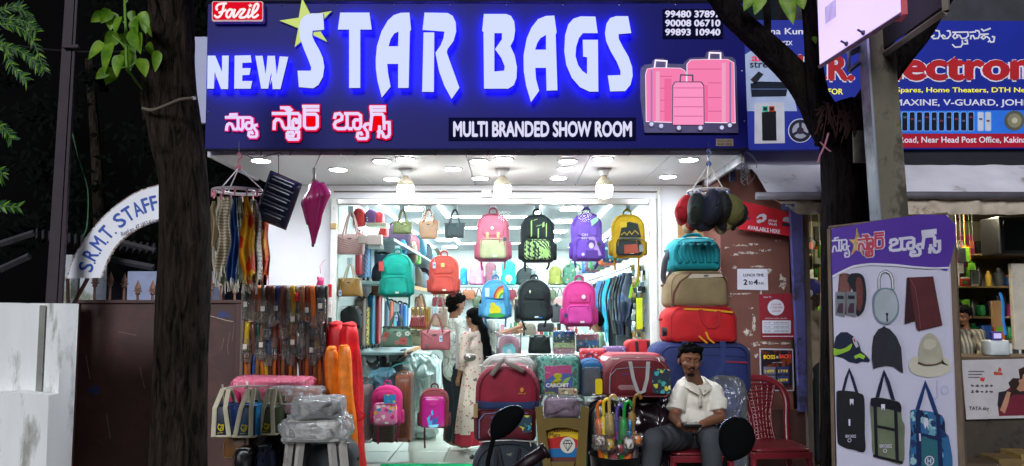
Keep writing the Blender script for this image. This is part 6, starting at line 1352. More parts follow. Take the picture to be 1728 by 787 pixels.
# dark trousers-like covers below
for i,(px0,px1,y0,y1,Y,c,nme) in enumerate(((1028,1048,505,590,8.3,'#23282c','black'),(1044,1062,500,580,8.0,'#1c2a3c','midnight blue'),(1058,1072,490,570,7.8,'#2e3438','graphite'),(1004,1028,520,560,8.9,'#3a4a58','smoky blue'))):
 w,h,loc = bx(px0,y0,px1,y1,Y)
 b = MB();b.sheet(lambda u,v: (loc.x - w / 2 + w * u,Y + .04 * math.sin(u * 10 + i),loc.z + h * (1 - v) + .01 * math.sin(u * 7)),10,10,.05);simple('bag_cover',b,fab(c),'%s long cover bag hanging under the chrome rail' % nme,'bag',group='cover bags under the chrome rail',smooth=True)
# shiny packets column at right
pkc = ['#c8c4a8','#d8d8d8','#8a8c88','#b8a060','#4a4c50','#d8c8c0','#9ab0b8']
for i in range(42):
 col_ = i % 3;rw_ = i // 3;Y = 7.35 + .12 * col_;jx = random.uniform(-2,2);jy = random.uniform(-2,2);w,h,loc = bx(1067 + col_ * 7.5 + jx,446 + rw_ * 9.5 + jy,1073 + col_ * 7.5 + jx,454 + rw_ * 9.5 + jy + random.uniform(0,4),Y)
 b = MB();b.inflate(rrect(-w / 2,0,w / 2,h,.008,2),.04,loc,5,3,.012,25,i);o = simple('packet',b,mat(random.choice(pkc),.22,metal=.35,var=.35,vs=30,bump=.4,bs=30),'shiny packet, %s from the top in the %s column of the packet wall' % (['first','second','third','fourth','fifth','sixth','seventh','eighth','ninth','tenth','eleventh','twelfth','thirteenth','fourteenth'][rw_],('left','middle','right')[col_]),'packet',group='shiny packets at the right end of the glass')
b = MB();w,h,loc = bx(1074,503,1084,556,7.28);b.box(loc - Vector((w / 2,.01,0)),loc + Vector((w / 2,.01,h)),.008);simple('yellow_packet',b,mat('#d8d818',.4,var=.15),'long bright yellow packet hanging among the shiny packets','packet')
b = MB();b.tube(smooth_path([P(1078,472,7.4),P(1070,482,7.38),P(1065,504,7.36)]),.03,8,flat=.5);simple('lime_case',b,fab('#8cc81c'),'lime green narrow case hanging beside the chrome rail','case')
# rear clutter low: counter at right
ct2 = T('shop_counter','white display counter inside the shop behind the stacked luggage','counter',(.7,7.9,ZF))
zc = P(900,598,7.6).z
b = MB();b.box((-.12,7.5,zc - .03),(1.38,8.2,zc),.004);b.build('counter_top',mat('#c8cccc',.3),ct2)
b = MB();b.box((-.1,7.55,ZF),(1.36,8.15,zc - .031));b.build('counter_body',mat('#a8b0b0',.5),ct2)
# back wall lower shelf goods (behind counter): bottles and boxes
names = ['white','red','amber','grey','teal','black','pink','green']
cs = ['#dcdcd4','#a83028','#b87838','#8a9090','#3a8a84','#1e2022','#d88aa0','#5a8a50']
k = 0
for i in range(28):
 x = -1.0 + i * .082;w = .06;h = random.uniform(.12,.28);c = (i * 3) % 8
 b = MB()
 if i % 3 == 0: b.lathe([(.026,1.081),(.028,1.081 + h * .7),(.012,1.081 + h * .82),(.012,1.081 + h)],12,(x,13.5,0))
 else: b.box((x - .035,13.45,1.081),(x + .035,13.6,1.081 + h),.004)
 simple('bottle' if i % 3 == 0 else 'box',b,mat(cs[c],.35,var=.15),'%s %s on the lower rear shelf between %s neighbours, %s pair from the left' % (names[c],'bottle' if i % 3 == 0 else 'box',names[(c + 3) % 8],['first','second','third','fourth','fifth','sixth','seventh','eighth','ninth','tenth','eleventh','twelfth','thirteenth','fourteenth'][i // 2]),'bottle' if i % 3 == 0 else 'box',group='boxes and bottles on the lower rear shelf')
for i in range(14):
 x = -1.45 + i * .2;z = 1.62 + .14 * (i % 2);c,nme = (('#8a3040','wine'),('#c8b49a','sand'),('#3c4a5c','slate blue'),('#a86a4c','copper'),('#5c6c54','moss'),('#d0a0a0','blush'),('#2c2a30','black'))[i % 7]
 r_ = T('wall_handbag','%s handbag hung on the back wall, %s from the left' % (nme,ordq[i]),'handbag',(x,14.1,z),group='handbags on the back wall')
 b = MB();b.inflate(rrect(-.13,0,.13,.2,.05,4),.1,(x,14.08,z),7,4,.006,9,i);b.build('body',lea(c),r_,True)
 b = MB();b.tube(smooth_path([(x - .07,14.06,z + .17),(x,14.06,z + .38),(x + .07,14.06,z + .17)]),.01,5);b.build('handle',lea('#5a4438'),r_,True)
# hanging dark bags against mid back (between people)
for i,(x0,y0,x1,y1,Y,c,lab) in enumerate(((868,505,880,545,9.5,'#3a3238','dark plum bag hanging left of the plain black backpack'),(930,512,947,545,9.3,'#4a4c50','smoky grey bag hanging right of the plain black backpack'),(907,545,935,560,9,'#2a2c30','black bag low behind the plain black backpack'),(886,546,904,566,9,'#7c7468','taupe bag low behind the plain black backpack'),(700,500,716,520,10,'#9a6c4c','brown bag on the far wall over the maroon pleated handbag'))):
 duffel((x0,y0,x1,y1),Y,.15,lab,fab(c),fab(c),grp='bags hanging deep in the shop',nm='soft_bag',handles=0)
# counter goods
w,h,loc = bx(833,562,884,603,7.45)
def d_uni(r,loc,w,h,d):
 F = LF(loc,w,h,-d * .56);dec(r,F,[(.2,.98),(.2,.6),(.35,.4),(.65,.4),(.8,.6),(.8,.98)],mat('#8accdc',.4,var=.2,vs=6),.01,'pocket_print');dec(r,F,ell(.5,.8,.1,.14),mat('#e0e4f0',.4),.014,'unicorn_print')
 b = MB();b.inflate([(-w * .6,0),(w * .58,0),(w * .6,h * 1.0),(w * .64,h * 1.12),(w * .3,h * 1.04),(0,h * 1.05),(-w * .35,h * 1.08),(-w * .68,h * 1.2),(-w * .6,h * .9)],d * 1.3,loc,11,5,.02,9,3);b.build('plastic_bag',MILK,r,True)
backpack((840,566,878,600),7.42,.14,'pink childrens backpack inside a clear bag on the counter',fab('#e87aa4'),fab('#e890b4'),fab('#e06090'),layout=1,strap=False,grp='goods on the inner counter',deco=d_uni)
handbag((891,567,930,597),7.45,.14,'black shopping bag with flat top standing on the counter',mat('#1b2224',.5,var=.2,bump=.3,bs=20),mat('#2c3436',.5),566,.88,grp='goods on the inner counter',nm='shopping_bag',cat='bag')
peng = [('#2f74c0',['#e8eef4','#e8a840','#1c3a78'],28),('#20404a',['#d8e8ec','#3c9a78','#e0b848'],28),('#ccd4a0',['#7ab04c','#e8e8c0','#d87860'],34),('#d8889c',['#f0d8d0','#c84a60','#4a88b8'],34)]
def lunchbox(box,Y,bands,lab):
 w,h,loc = bx(*box,Y);r = T('printed_box',lab,'box',loc,group='goods on the inner counter');n = len(bands)
 for i,k in enumerate(bands):
  z0,z1 = h * (1 - (i + 1) / n),h * (1 - i / n);b = MB();b.box(loc + Vector((-w / 2,-.07,z0 + .002)),loc + Vector((w / 2,.07,z1 - .001)),.006);b.build('printed_band',patt(*[peng[k][0],peng[k][1],peng[k][2],.34]),r)
 b = MB();b.box(loc + Vector((-w * .53,-.08,0)),loc + Vector((w * .53,.08,h * 1.03)),.01);b.build('clear_cover',WRAP,r)
lunchbox((934,559,968,597),7.42,[0,1,2,3],'tall stack like box printed with penguins in blue and yellow bands')
lunchbox((973,564,1008,594),7.42,[3,0,1],'shorter penguin printed box with a pink upper band')
duffel((1053,573,1103,600),7.2,.25,'small bright red duffel with black bands on the counter',fab('#d01828'),fab('#1c1c20'),grp='goods on the inner counter',deco=lambda r,loc,w,h,d: [dec(r,LF(loc,w,h,-d * .5),[(x,.1),(x + .1,.1),(x + s_,.98),(x + s_ - .1,.98)],fab('#22181c'),.002,'black_band') for x,s_ in ((.3,.14),(.68,.14))],handles=0,top=.45)
b = MB();w,h,loc = bx(1018,584,1056,600,7.15);b.inflate(rrect(-w / 2,0,w / 2,h,.02,3),.2,loc,7,4,.01);o = simple('printed_package',b,patt('#8a5c98',['#e0c8e8','#4a2c6c'],40,.3),'violet printed package lying between the counter goods','package',smooth=True)
b = MB();w,h,loc = bx(1040,566,1068,598,7.9);b.box(loc - Vector((w / 2,.02,0)),loc + Vector((w / 2,.02,h)),.004);simple('computer_screen',b,mat('#3f4a4c',.5),'grey back of a screen standing on the inner counter','screen')
# left: crumpled wrapped stock piled on the floor
def pile(box,Y,d,m,lab,amp=.05,fr=9,sd_=0,nm='wrapped_bundle',inner=None,grp='wrapped stock piled inside the shop'):
 w,h,loc = bx(*box,Y);r = T(nm,lab,'bundle',loc,group=grp)
 if inner:
  b = MB();b.inflate(rrect(-w * .42,.01,w * .42,h * .92,min(w,h) * .25,6),d * .85,loc,13,3.5,amp * .3,8,sd_ + 3);b.build('contents',inner,r,True)
 b = MB();b.inflate(rrect(-w / 2,0,w / 2,h,min(w,h) * .3,16),d,loc,45,3.2,amp,fr,sd_)
 for i,v in enumerate(b.v):
  q = v * 34;k_ = abs(noise.noise(q)) * 2 - .6;b.v[i] = v + Vector((0,-1,.3)) * k_ * amp * .35
 for i,v in enumerate(b.v):
  q = v * 13 + Vector((sd_,0,0));k_ = (1 - abs(noise.noise(q)) * 2.4) + .5 * (1 - abs(noise.noise(q * 2.3)) * 2.4);b.v[i] = b.v[i] + (v - loc - Vector((0,0,h * .4))).normalized() * k_ * (.012 + amp * .12)
 b.build('plastic_wrap',m,r,True);return r
crin = mat('#c9dedd',.3,var=.22,vs=16,bump=.8,bs=26,coat=.4)
pile((694,598,738,735),8.3,.4,crin,'tall crumpled pile of silvery plastic wrapped stock left of the shoppers',.09,8,1,inner=mat('#c8d4d4',.6,var=.3,vs=8))
pile((612,595,650,652),7.8,.35,crin,'crumpled clear bundle under the suitcase shelf',.07,9,2,inner=mat('#d0d8d4',.6,var=.3,vs=10))
pile((645,600,700,640),8.2,.4,crin,'crumpled clear bundle behind the orange suitcase',.07,9,3,inner=mat('#c4ccc8',.6,var=.3,vs=10))
pile((628,624,668,665),7.6,.3,mat('#8abcd8',.3,var=.15,bump=.5,bs=20,coat=.3),'pale blue plastic wrapped bundle over the hanging pink backpack',.04,9,4)
pile((608,640,632,745),7.35,.25,WRAP,'tall see through bundle next to the red fabric roll',.04,9,5,inner=fab('#b08a94'))
suitcase((632,690,668,745),7.2,.22,'dark pink suitcase in clear film behind the floral backpack',mat('#8c5a5c',.4,var=.2),ribs=4,vertical=False,wrap=WRAP,wheels=False,grp='wrapped suitcases on the shop floor')
suitcase((668,632,697,744),7.5,.3,'orange suitcase wrapped in clear film standing on the floor',mat('#e0602c',.35,coat=.3),ribs=2,wrap=WRAP,trimc='#b8682c',grp='wrapped suitcases on the shop floor')
for i,(x,y,rx,lab) in enumerate(((640,612,22,'dark grey felt hat lying on the wrapped stock'),(670,622,20,'flat black cap lying right of the felt hat'),(682,598,16,'grey soft cap beside the crumpled pile'))):
 c = P(x,y,7.7);b = MB();R = M_(rx,7.7);b.lathe([(.01,R * .55),(R * .4,R * .5),(R * .55,R * .1),(R * .62,0),(R,-.012),(R,-.02),(.01,-.02)],24,c,Matrix.Rotation(.5 - .3 * i,3,'X') @ Matrix.Rotation(.5 * (1 - i),3,'Y'));simple('hat',b,fab(('#33383a','#24282e','#4c5456')[i]),lab,'hat',smooth=True,group='hats on the wrapped stock')
b = MB();b.tube(smooth_path([P(630,634,7.55),P(650,628,7.5),P(668,616,7.5),P(690,612,7.55)]),.008,5);simple('cord',b,mat('#48b0b0',.5),'teal cord trailing over the felt hat','cord')
b = MB();b.box(P(613,776,6.95),P(642,768,6.96)); 
# shirt of clothes in left mid back (people area): hanging denim and checked cloth right of girl
for i,(x0,y0,x1,y1,Y,m,lab) in enumerate(((800,540,822,640,9.0,stripes('#8aa0b4','#5a6c84',8,'X',dist=1),'denim blue striped cloth hanging behind the girl'),(812,500,830,600,9.4,fab('#3f5c80'),'dark denim bag cloth hanging deep behind the girl'))):
 w,h,loc = bx(x0,y0,x1,y1,Y);b = MB();b.sheet(lambda u,v: (loc.x - w / 2 + w * u,Y + .05 * math.sin(u * 11),loc.z + h * (1 - v)),12,8,.04);simple('hanging_cloth',b,m,lab,'cloth',smooth=True,group='cloths hanging deep in the shop')
# ================= hanging things at the canopy, left =================
def wire(b,a,c,r=.004): b.tube([a,c],r,5)
def ring_hanger(cx,cy,rx,Y,lab,colr,pegc,top,nm='peg_hanger'):
 c = P(cx,cy,Y);R = M_(rx,Y);t = P(top[0],top[1],Y);tt = P(top[0],252,Y)
 r = T(nm,lab,'hanger',(c.x,Y,c.z));m = mat(colr,.35,bump=0)
 for k,rr in enumerate((1,.62)):
  b = MB();b.tube([c + Vector((R * rr * math.cos(a * PI / 14),R * rr * math.sin(a * PI / 14),0)) for a in range(29)],.0075,6);b.build('ring',m,r,True)
 for k in range(8):
  a = k * PI / 4;b = MB();b.tube([c + Vector((R * .6 * math.cos(a),R * .6 * math.sin(a),0)),c + Vector((R * math.cos(a),R * math.sin(a),0))],.005,5);b.build('spoke',m,r)
 for a in (.3,2.4,4.4):
  b = MB();b.tube([c + Vector((R * math.cos(a),R * math.sin(a),0)),t],.0045,5);b.build('cord',m,r)
 b = MB();b.sphere(t,.022,10,7,(1,.6,1));b.tube(smooth_path([t + Vector((0,0,.02)),t + Vector((0,0,.06)),t + Vector((.02,0,.085)),t + Vector((.0,0,.11)),t + Vector((-.018,0,.09))],4),.006,6);b.build('swivel_hook',mat(pegc,.35,bump=0),r,True)
 b = MB();wire(b,t + Vector((0,0,.1)),tt + Vector((0,0,.06)),.003);b.build('wire',dmetl,r)
 for k in range(14):
  a = k * 2 * PI / 14;q = c + Vector((R * math.cos(a),R * math.sin(a),-.005));b = MB();b.box(q - Vector((.006,.006,.05)),q + Vector((.006,.006,0)),.002);b.build('peg',mat(pegc,.4,bump=0),r)
 return r
ring_hanger(403,323,42,5.25,'white ring hanger with pink pegs holding a bunch of scarves','#d8cfd4','#d8788a',(403,283))
sc = [(372,26,332,470,'#b4ab98','beige grey scarf at the left of the ring',0,.12),(384,24,333,478,'#6c7460','grey green patterned scarf behind the blue one',2,.05),(380,20,333,455,'#c9bda4','cream striped scarf near the left of the ring',1,-.08),(397,13,334,474,'#27508c','narrow royal blue scarf in the middle of the ring',0,-.17),(408,16,333,478,'#8a927c','sage green scarf between the blue and yellow ones',2,.02),(418,19,333,466,'#e0a418','bright yellow scarf with orange stains of pattern',3,-.19),(430,17,338,476,'#cfcabb','white and grey checked scarf right of the yellow one',4,-.15),(443,17,350,468,'#e0701c','orange and yellow scarf at the right of the ring',3,-.02),(424,16,336,480,'#a8a890','pale khaki scarf behind the checked one',0,.1),(360,12,340,420,'#b8a888','short tan scarf at the far left of the ring',0,.02)]
for i,(cx,wd,y0,y1,c,lab,kind,dy) in enumerate(sc):
 Y = 5.25 + dy;top = P(cx,y0,Y);bot = P(cx - (3 if i < 5 else 0),y1,Y);W = M_(wd,Y)
 m = {0: fab(c),1: stripes(c,'#8f8570',14,'Z',dist=1),2: patt(c,['#3a4438','#a8ac98','#5a6450'],16,.4),3: patt(c,['#e8b828','#d84a18','#f0c848'],9,.5),4: patt(c,['#5a5a5c','#5a5a5c'],34,.05,kind='net',rnd=.1)}[kind]
 r = T('scarf',lab,'scarf',(top.x,Y,bot.z),group='scarves pegged to the ring hanger')
 def cl_(u,v,top=top,bot=bot,W=W,i=i,Y=Y):
  w_ = W * (.45 + .75 * min(1,v * 2.2)) * (1 + .1 * math.sin(v * 5 + i));z = top.z + (bot.z - top.z) * v + .02 * math.sin(u * 9 + i) * (v > .95)
  return (top.x + (bot.x - top.x) * v + (u - .5) * w_ + .008 * math.sin(v * 9 + i),Y + .03 * math.sin(u * 13 + i + v * 1.5) * (.4 + v * .6) + .01 * math.sin(v * 14 + u * 5),z)
 b = MB();b.sheet(cl_,16,30,.004);b.build('cloth',m,r,True)
 b = MB()
 for k in range(14):
  p = Vector(cl_((k + .5) / 14,1.0));b.tube([p,p + Vector((random.uniform(-.01,.01),0,-random.uniform(.03,.07)))],.0035,3)
 b.build('fringe',fab('#c9c2b4') if kind != 3 else m,r,kind='stuff')
# navy air pillow
c4 = [P(457,289,5.2),P(509,311,5.2),P(482,388,5.2),P(429,366,5.2)]
pl = T('inflatable_pillow','shiny navy inflatable pillow with puffed ribs hanging tilted by a cord','pillow',c4[2])
def pil(u,v,s_):
 p = (c4[0] * (1 - u) + c4[1] * u) * (1 - v) + (c4[3] * (1 - u) + c4[2] * u) * v
 eu = min(1,7 * min(u,1 - u));ev = min(1,9 * min(v,1 - v));inn_ = (.12 < u < .9)
 k = .045 * (eu ** .5) * (ev ** .5);rb = abs(math.sin(PI * (v - .06) / .88 * 5)) ** .6 if inn_ and .06 < v < .94 else .9
 return p + Vector((0,s_ * k * (.55 + .6 * rb),0))
b = MB();b.sheet(lambda u,v: pil(u,v,-1),30,50);b.sheet(lambda u,v: pil(u,v,1),30,50);b.build('body',mat('#151d3c',.32,var=.1,bump=.05,bs=15,coat=.4),pl,True)
b = MB();q = [pil(t,0,0) for t in (0,.5,1)] + [pil(1,t,0) for t in (.5,1)] + [pil(t,1,0) for t in (.5,0)] + [pil(0,t,0) for t in (.5,0)];b.tube(q,.006,5);b.build('seam',mat('#10152c',.4),pl,True)
b = MB();h0 = P(470,262,5.2);b.tube([c4[0].lerp(c4[1],.25) + Vector((0,0,-.005)),h0,P(470,250,5.2) + Vector((0,.3,.03))],.003,4);b.tube(smooth_path([P(410,260,5.3),P(432,268,5.3),P(455,262,5.3),P(472,258,5.2),P(476,262,5.2)]),.004,5);b.build('cord',dmetl,pl)
# folded maroon umbrella
um = T('folded_umbrella','folded shiny maroon umbrella hanging tip down under the canopy','umbrella',P(529,414,5.3))
prof = [(303,3),(309,7),(318,14),(328,21),(336,24),(346,20.5),(362,15.5),(382,10),(400,5.5),(412,3)]
b = MB();n = 40;vs = [];rings_ = smooth_path([(y,r_,0) for y,r_ in prof],4)
for q in rings_:
 c = P(531 - (q.x - 303) * .02,q.x,5.3)
 for k in range(n):
  a = 2 * PI * k / n;rr = M_(q.y,5.3) * (1.08 - .2 * abs(math.sin(a * 3 + q.x * .01)) + .05 * math.sin(a * 9));skew = (1.15 if math.cos(a) > 0 else .92);vs.append(c + Vector((rr * math.cos(a) * skew,rr * math.sin(a) * .7,0 + (M_(8,5.3) * math.cos(a) if q.y > 12 else 0))))
fs = [(i * n + k,i * n + (k + 1) % n,(i + 1) * n + (k + 1) % n,(i + 1) * n + k) for i in range(len(rings_) - 1) for k in range(n)]
b.add(vs,fs);b.build('canopy',mat('#96185a',.38,var=.1,bump=.1,bs=20,coat=.2),um,True)
b = MB();b.tube([P(530,284,5.3),P(530,289,5.3),P(530,300,5.3),P(531,307,5.3)],[.013,.016,.012,.02],10);b.build('handle',mat('#6f6562',.4),um,True)
b = MB();b.tube([P(528,411,5.3),P(528,417,5.3)],[.012,.009],8);b.build('tip',mat('#3a1c2c',.4),um,True)
b = MB();b.tube([P(530,284,5.3),P(530,250,5.3) + Vector((0,.25,.05))],.003,4);b.build('cord',dmetl,um)
b = MB();b.inflate(blob(0,0,.035,.05,3,14),.05,P(541,478,6.5) + Vector((0,0,0)),7,3,.01);b.tube([P(541,462,6.5),P(540,450,6.5),P(546,440,6.6),P(550,438,6.85)],.003,4);simple('small_pouch',b,mat('#c02868',.3,coat=.4),'tiny shiny pink pouch hanging over the belt rack corner','pouch',smooth=True)
# ================= caps on the right =================
ring_hanger(1195,323,34,5.35,'white ring hanger holding a cluster of caps by the canopy','#d4cfc8','#5a6aa0',(1196,277))
def cap(px,py,s_,rz,lab,c1,c2,dy=0,rx=0,tilt=0):
 Y = 5.35 + dy;c = P(px,py,Y);r = T('cap',lab,'cap',c,group='caps pegged to the ring hanger',rot=(rx,tilt,rz))
 b = MB();vs = [];N = 20;R = .085 * s_
 for j in range(9):
  th = (PI / 2) * j / 8
  for k in range(N):
   w = 2 * PI * k / N;vs.append(Vector((R * math.cos(w) * math.sin(th) * (.74 - .1 * math.sin(w)),R * 1.28 * math.sin(w) * math.sin(th),R * 1.15 * math.cos(th))) + noise.noise_vector(Vector((math.cos(w),math.sin(w),th)) * 2 + Vector((px,0,0))) * .008)
 # crown open downward; turned so that the opening looks toward the wall and the brim hangs down
 M1 = Matrix.Rotation(PI / 2,3,'X');vs = [M1 @ v for v in vs]
 b.add(vs,[(j * N + k,j * N + (k + 1) % N,(j + 1) * N + (k + 1) % N,(j + 1) * N + k) for j in range(8) for k in range(N)]);b.build('crown',fab(c1),r,True,world=False)
 b = MB();vs = []
 for i in range(9):
  a = PI * (1.12 + .76 * i / 8)
  for j in range(4):
   rr = R * (1.0 + .62 * j / 3 * math.sin(PI * i / 8) ** .6);vs.append(Vector((rr * math.cos(a) * .78,.01 + .03 * (j / 3) ** 2 - .02 * math.sin(PI * i / 8),rr * math.sin(a))))
 b.add(vs,[(i * 4 + j,i * 4 + j + 1,(i + 1) * 4 + j + 1,(i + 1) * 4 + j) for i in range(8) for j in range(3)]);b.add([v + Vector((0,.006,0)) for v in vs],[(i * 4 + j,i * 4 + j + 1,(i + 1) * 4 + j + 1,(i + 1) * 4 + j) for i in range(8) for j in range(3)]);b.build('brim',fab(c2),r,True,world=False)
 b = MB();b.sphere((0,-R * 1.16,0),.008,8,5);b.build('button',fab(c1),r,True,world=False)
 b = MB();b.tube([(0,.01,R * .95),(0,0,R * 1.1),(0,0,R * 1.35)],.006,5);b.build('peg',mat('#5a6aa0',.4,bump=0),r,world=False)
cap(1156,352,1.0,-.7,'bright red cap at the left of the hanging cluster','#b81828','#a01424',.0,0,.35)
cap(1176,352,1.15,-.4,'dark green cap next to the red one','#16241e','#101a16',-.14)
cap(1170,372,.8,.2,'red and cream cap showing under the dark green one','#a02828','#c8b890',.02,0,.5)
cap(1198,350,1.3,.1,'navy cap in the middle of the hanging cluster','#141a2e','#101424',-.16,0,.25)
cap(1190,366,.9,.3,'black cap with beige brim low in the hanging cluster','#17181c','#a88e6a',.05,0,.4)
cap(1216,348,1.1,.2,'jet black cap right of the navy one','#0e0f12','#0c0d10',-.08)
cap(1232,354,1.1,.8,'olive khaki cap at the right of the hanging cluster','#5c5a2c','#9a8c5c',-.05,0,-.2)
cap(1240,360,1.0,1.0,'black mesh cap at the far right of the hanging cluster','#121316','#0f1012',.06,0,-.3)
cap(1222,372,.8,.1,'black cap with grey green brim at the bottom of the cluster','#1a1c1a','#8a8c6c',.0,0,.3)
# ================= belt rack =================
rk = T('belt_rack','metal wire rack loaded with hanging belts left of the shop entrance','rack',(P(480,680,5.7).x,5.7,ZF))
fm = mat('#7a6c64',.4,metal=.6,var=.2)
for px,nm in ((412,'post'),(551,'post')):
 b = MB();c = P(px,484,5.72);b.box((c.x - .014,5.7,ZF),(c.x + .014,5.74,c.z),.004);b.build('post',fm,rk)
for py in (485,545,600):
 b = MB();b.tube([P(410,py,5.72),P(553,py,5.72)],.011,6);b.build('rail',fm,rk)
random.seed(31)
bc = [('#6a6058','grey brown'),('#1e4a40','dark green'),('#c86420','orange tan'),('#9a948c','light grey'),('#5a2c24','dark brown'),('#4c1e20','maroon'),('#7a4030','reddish brown'),('#23262c','black'),('#8a5a34','tan'),('#a8a098','pale grey'),('#5c3a2e','chestnut'),('#c9a878','beige'),('#3a3c42','charcoal'),('#7a2c1c','rust'),('#c8a020','mustard'),('#26488c','blue')]
ordn = ['first','second','third','fourth','fifth','sixth','seventh','eighth','ninth','tenth','eleventh','twelfth','thirteenth','fourteenth','fifteenth','sixteenth','seventeenth','eighteenth','nineteenth','twentieth','twenty first','twenty second']
SLV = film('sleeve_film','#ffffff',.3,.08,.05,60,.9)
def belt(px,y0,y1,Y,c,nme,row_,k,buckle=True,wpx=9.2):
 top,bot = P(px,y0,Y),P(px + random.uniform(-3,3),y1,Y);W = M_(wpx,Y)
 r = T('belt','%s belt, %s from the left in the %s row of the belt rack' % (nme,ordn[k],row_),'belt',bot,group='belts hanging on the rack')
 b = MB();pts = smooth_path([top + Vector((0,.04,-.06)),top + Vector((0,.03,.004)),top + Vector((0,0,.012)),top + Vector((0,-.03,-.01)),top.lerp(bot,.4) + Vector((0,-.03 + random.uniform(-.01,.01),0)),bot + Vector((0,-.02,0))],4)
 b.tube(pts,W / 2,6,flat=.16,up=(0,1,0));b.build('strap',lea(c,rough=.35,coat=.25),r,True)
 if buckle:
  bz = bot + Vector((0,-.025,0));hw = W * .62
  b = MB();b.tube([bz + Vector((-hw,0,.0)),bz + Vector((hw,0,0)),bz + Vector((hw,0,-.055)),bz + Vector((-hw,0,-.055)),bz + Vector((-hw,0,0))],.0055,5);b.tube([bz + Vector((0,-.004,.005)),bz + Vector((0,-.008,-.055))],.004,4)
  b.build('buckle',mat(random.choice(['#b8b8b4','#a89868','#55565a','#c8c8c4']),.22,metal=.9,bump=0),r)
  b = MB();b.inflate(rrect(-W * .78,-.085,W * .78,.10,.012,3),.045,bz,7,5,.008,30,k);b.build('plastic_sleeve',SLV,r,True)
  if k % 3 == 0: b = MB();b.box(bz + Vector((-W * .4,-.03,.02)),bz + Vector((W * .3,-.026,.06)),.001);b.build('paper_tag',mat('#d8d4c8',.6),r)
for k in range(16): c = bc[(k * 5 + 1) % 16 if k not in (2,) else 2];belt(421 + k * 8.3,485,random.uniform(522,556),5.63 - .02 * (k % 2),c[0],c[1],'top',k)
for k in range(15): c = bc[(k * 7 + 3) % 16 if k else 14];belt(420 + k * 8.9,545,random.uniform(578,600),5.67 - .015 * (k % 2),c[0],c[1],'middle',k,k % 5 != 1)
c3 = [2,8,15,8,2,14,4,2,13,8,5,2,8,10,13,2,4,8,2,13]
for k in range(21): c = bc[(k * 3 + 2) % 16 if k % 3 else c3[k % 20]];belt(416 + k * 6.6,488,664,5.80,c[0],c[1],'rear',k,False,7.2)
for k in range(20): c = bc[c3[k]];belt(417 + k * 6.9,600,random.uniform(652,668),5.72 - .012 * (k % 2),c[0],c[1],'bottom',k,k in (3,5),6.4)
b = MB();w,h,loc = bx(497,494,505,510,5.58);b.inflate(rrect(-w / 2,0,w / 2,h,.01,3),.03,loc,5,3,.003);simple('red_tag',b,mat('#d01c28',.4,coat=.4),'small bright red packet clipped high on the belt rack','packet',smooth=True)
# packets right of the rack
for i in range(4):
 w,h,loc = bx(553,480 + i * 28,560,502 + i * 28,6.3);b = MB();b.box(loc - Vector((w / 2,.01,0)),loc + Vector((w / 2,.01,h)),.004);simple('packet',b,mat(('#c82838','#e0dcd4','#3a4a44','#d0c8b8')[i],.4,var=.3,vs=20),('crimson','white','dark green','cream')[i] + ' narrow packet hanging beside the right post of the belt rack','packet',group='packets beside the belt rack')
# pink bundle, wrapped quilts
pile((395,636,530,672),5.45,.3,patt('#dc6c88',['#f0a8b4','#c84868','#f0c0c4'],40,.3),'pink floral folded fabric bundle lying in front of the belts',.03,5,11,nm='fabric_bundle',grp='bundles in front of the belt rack')
pile((455,652,545,684),5.35,.3,MILK,'clear plastic bundle with orange edging beside the pink bundle',.03,7,12,nm='wrapped_bundle',inner=patt('#a85838',['#d8d0cc','#8a3c30','#c8c8cc'],20,.4),grp='bundles in front of the belt rack')
pile((455,676,520,700),5.3,.3,MILK,'flat pink wrapped bundle lowest beside the lunch bags',.02,7,13,inner=fab('#c05068'),grp='bundles in front of the belt rack')
b = MB();b.box((P(430,700,5.6).x,5.3,ZF),(P(545,700,5.6).x,5.6,P(480,690,5.5).z),.01);simple('low_table',b,mat('#2c2624',.8,var=.3),'dark low table under the wrapped bundles','table')
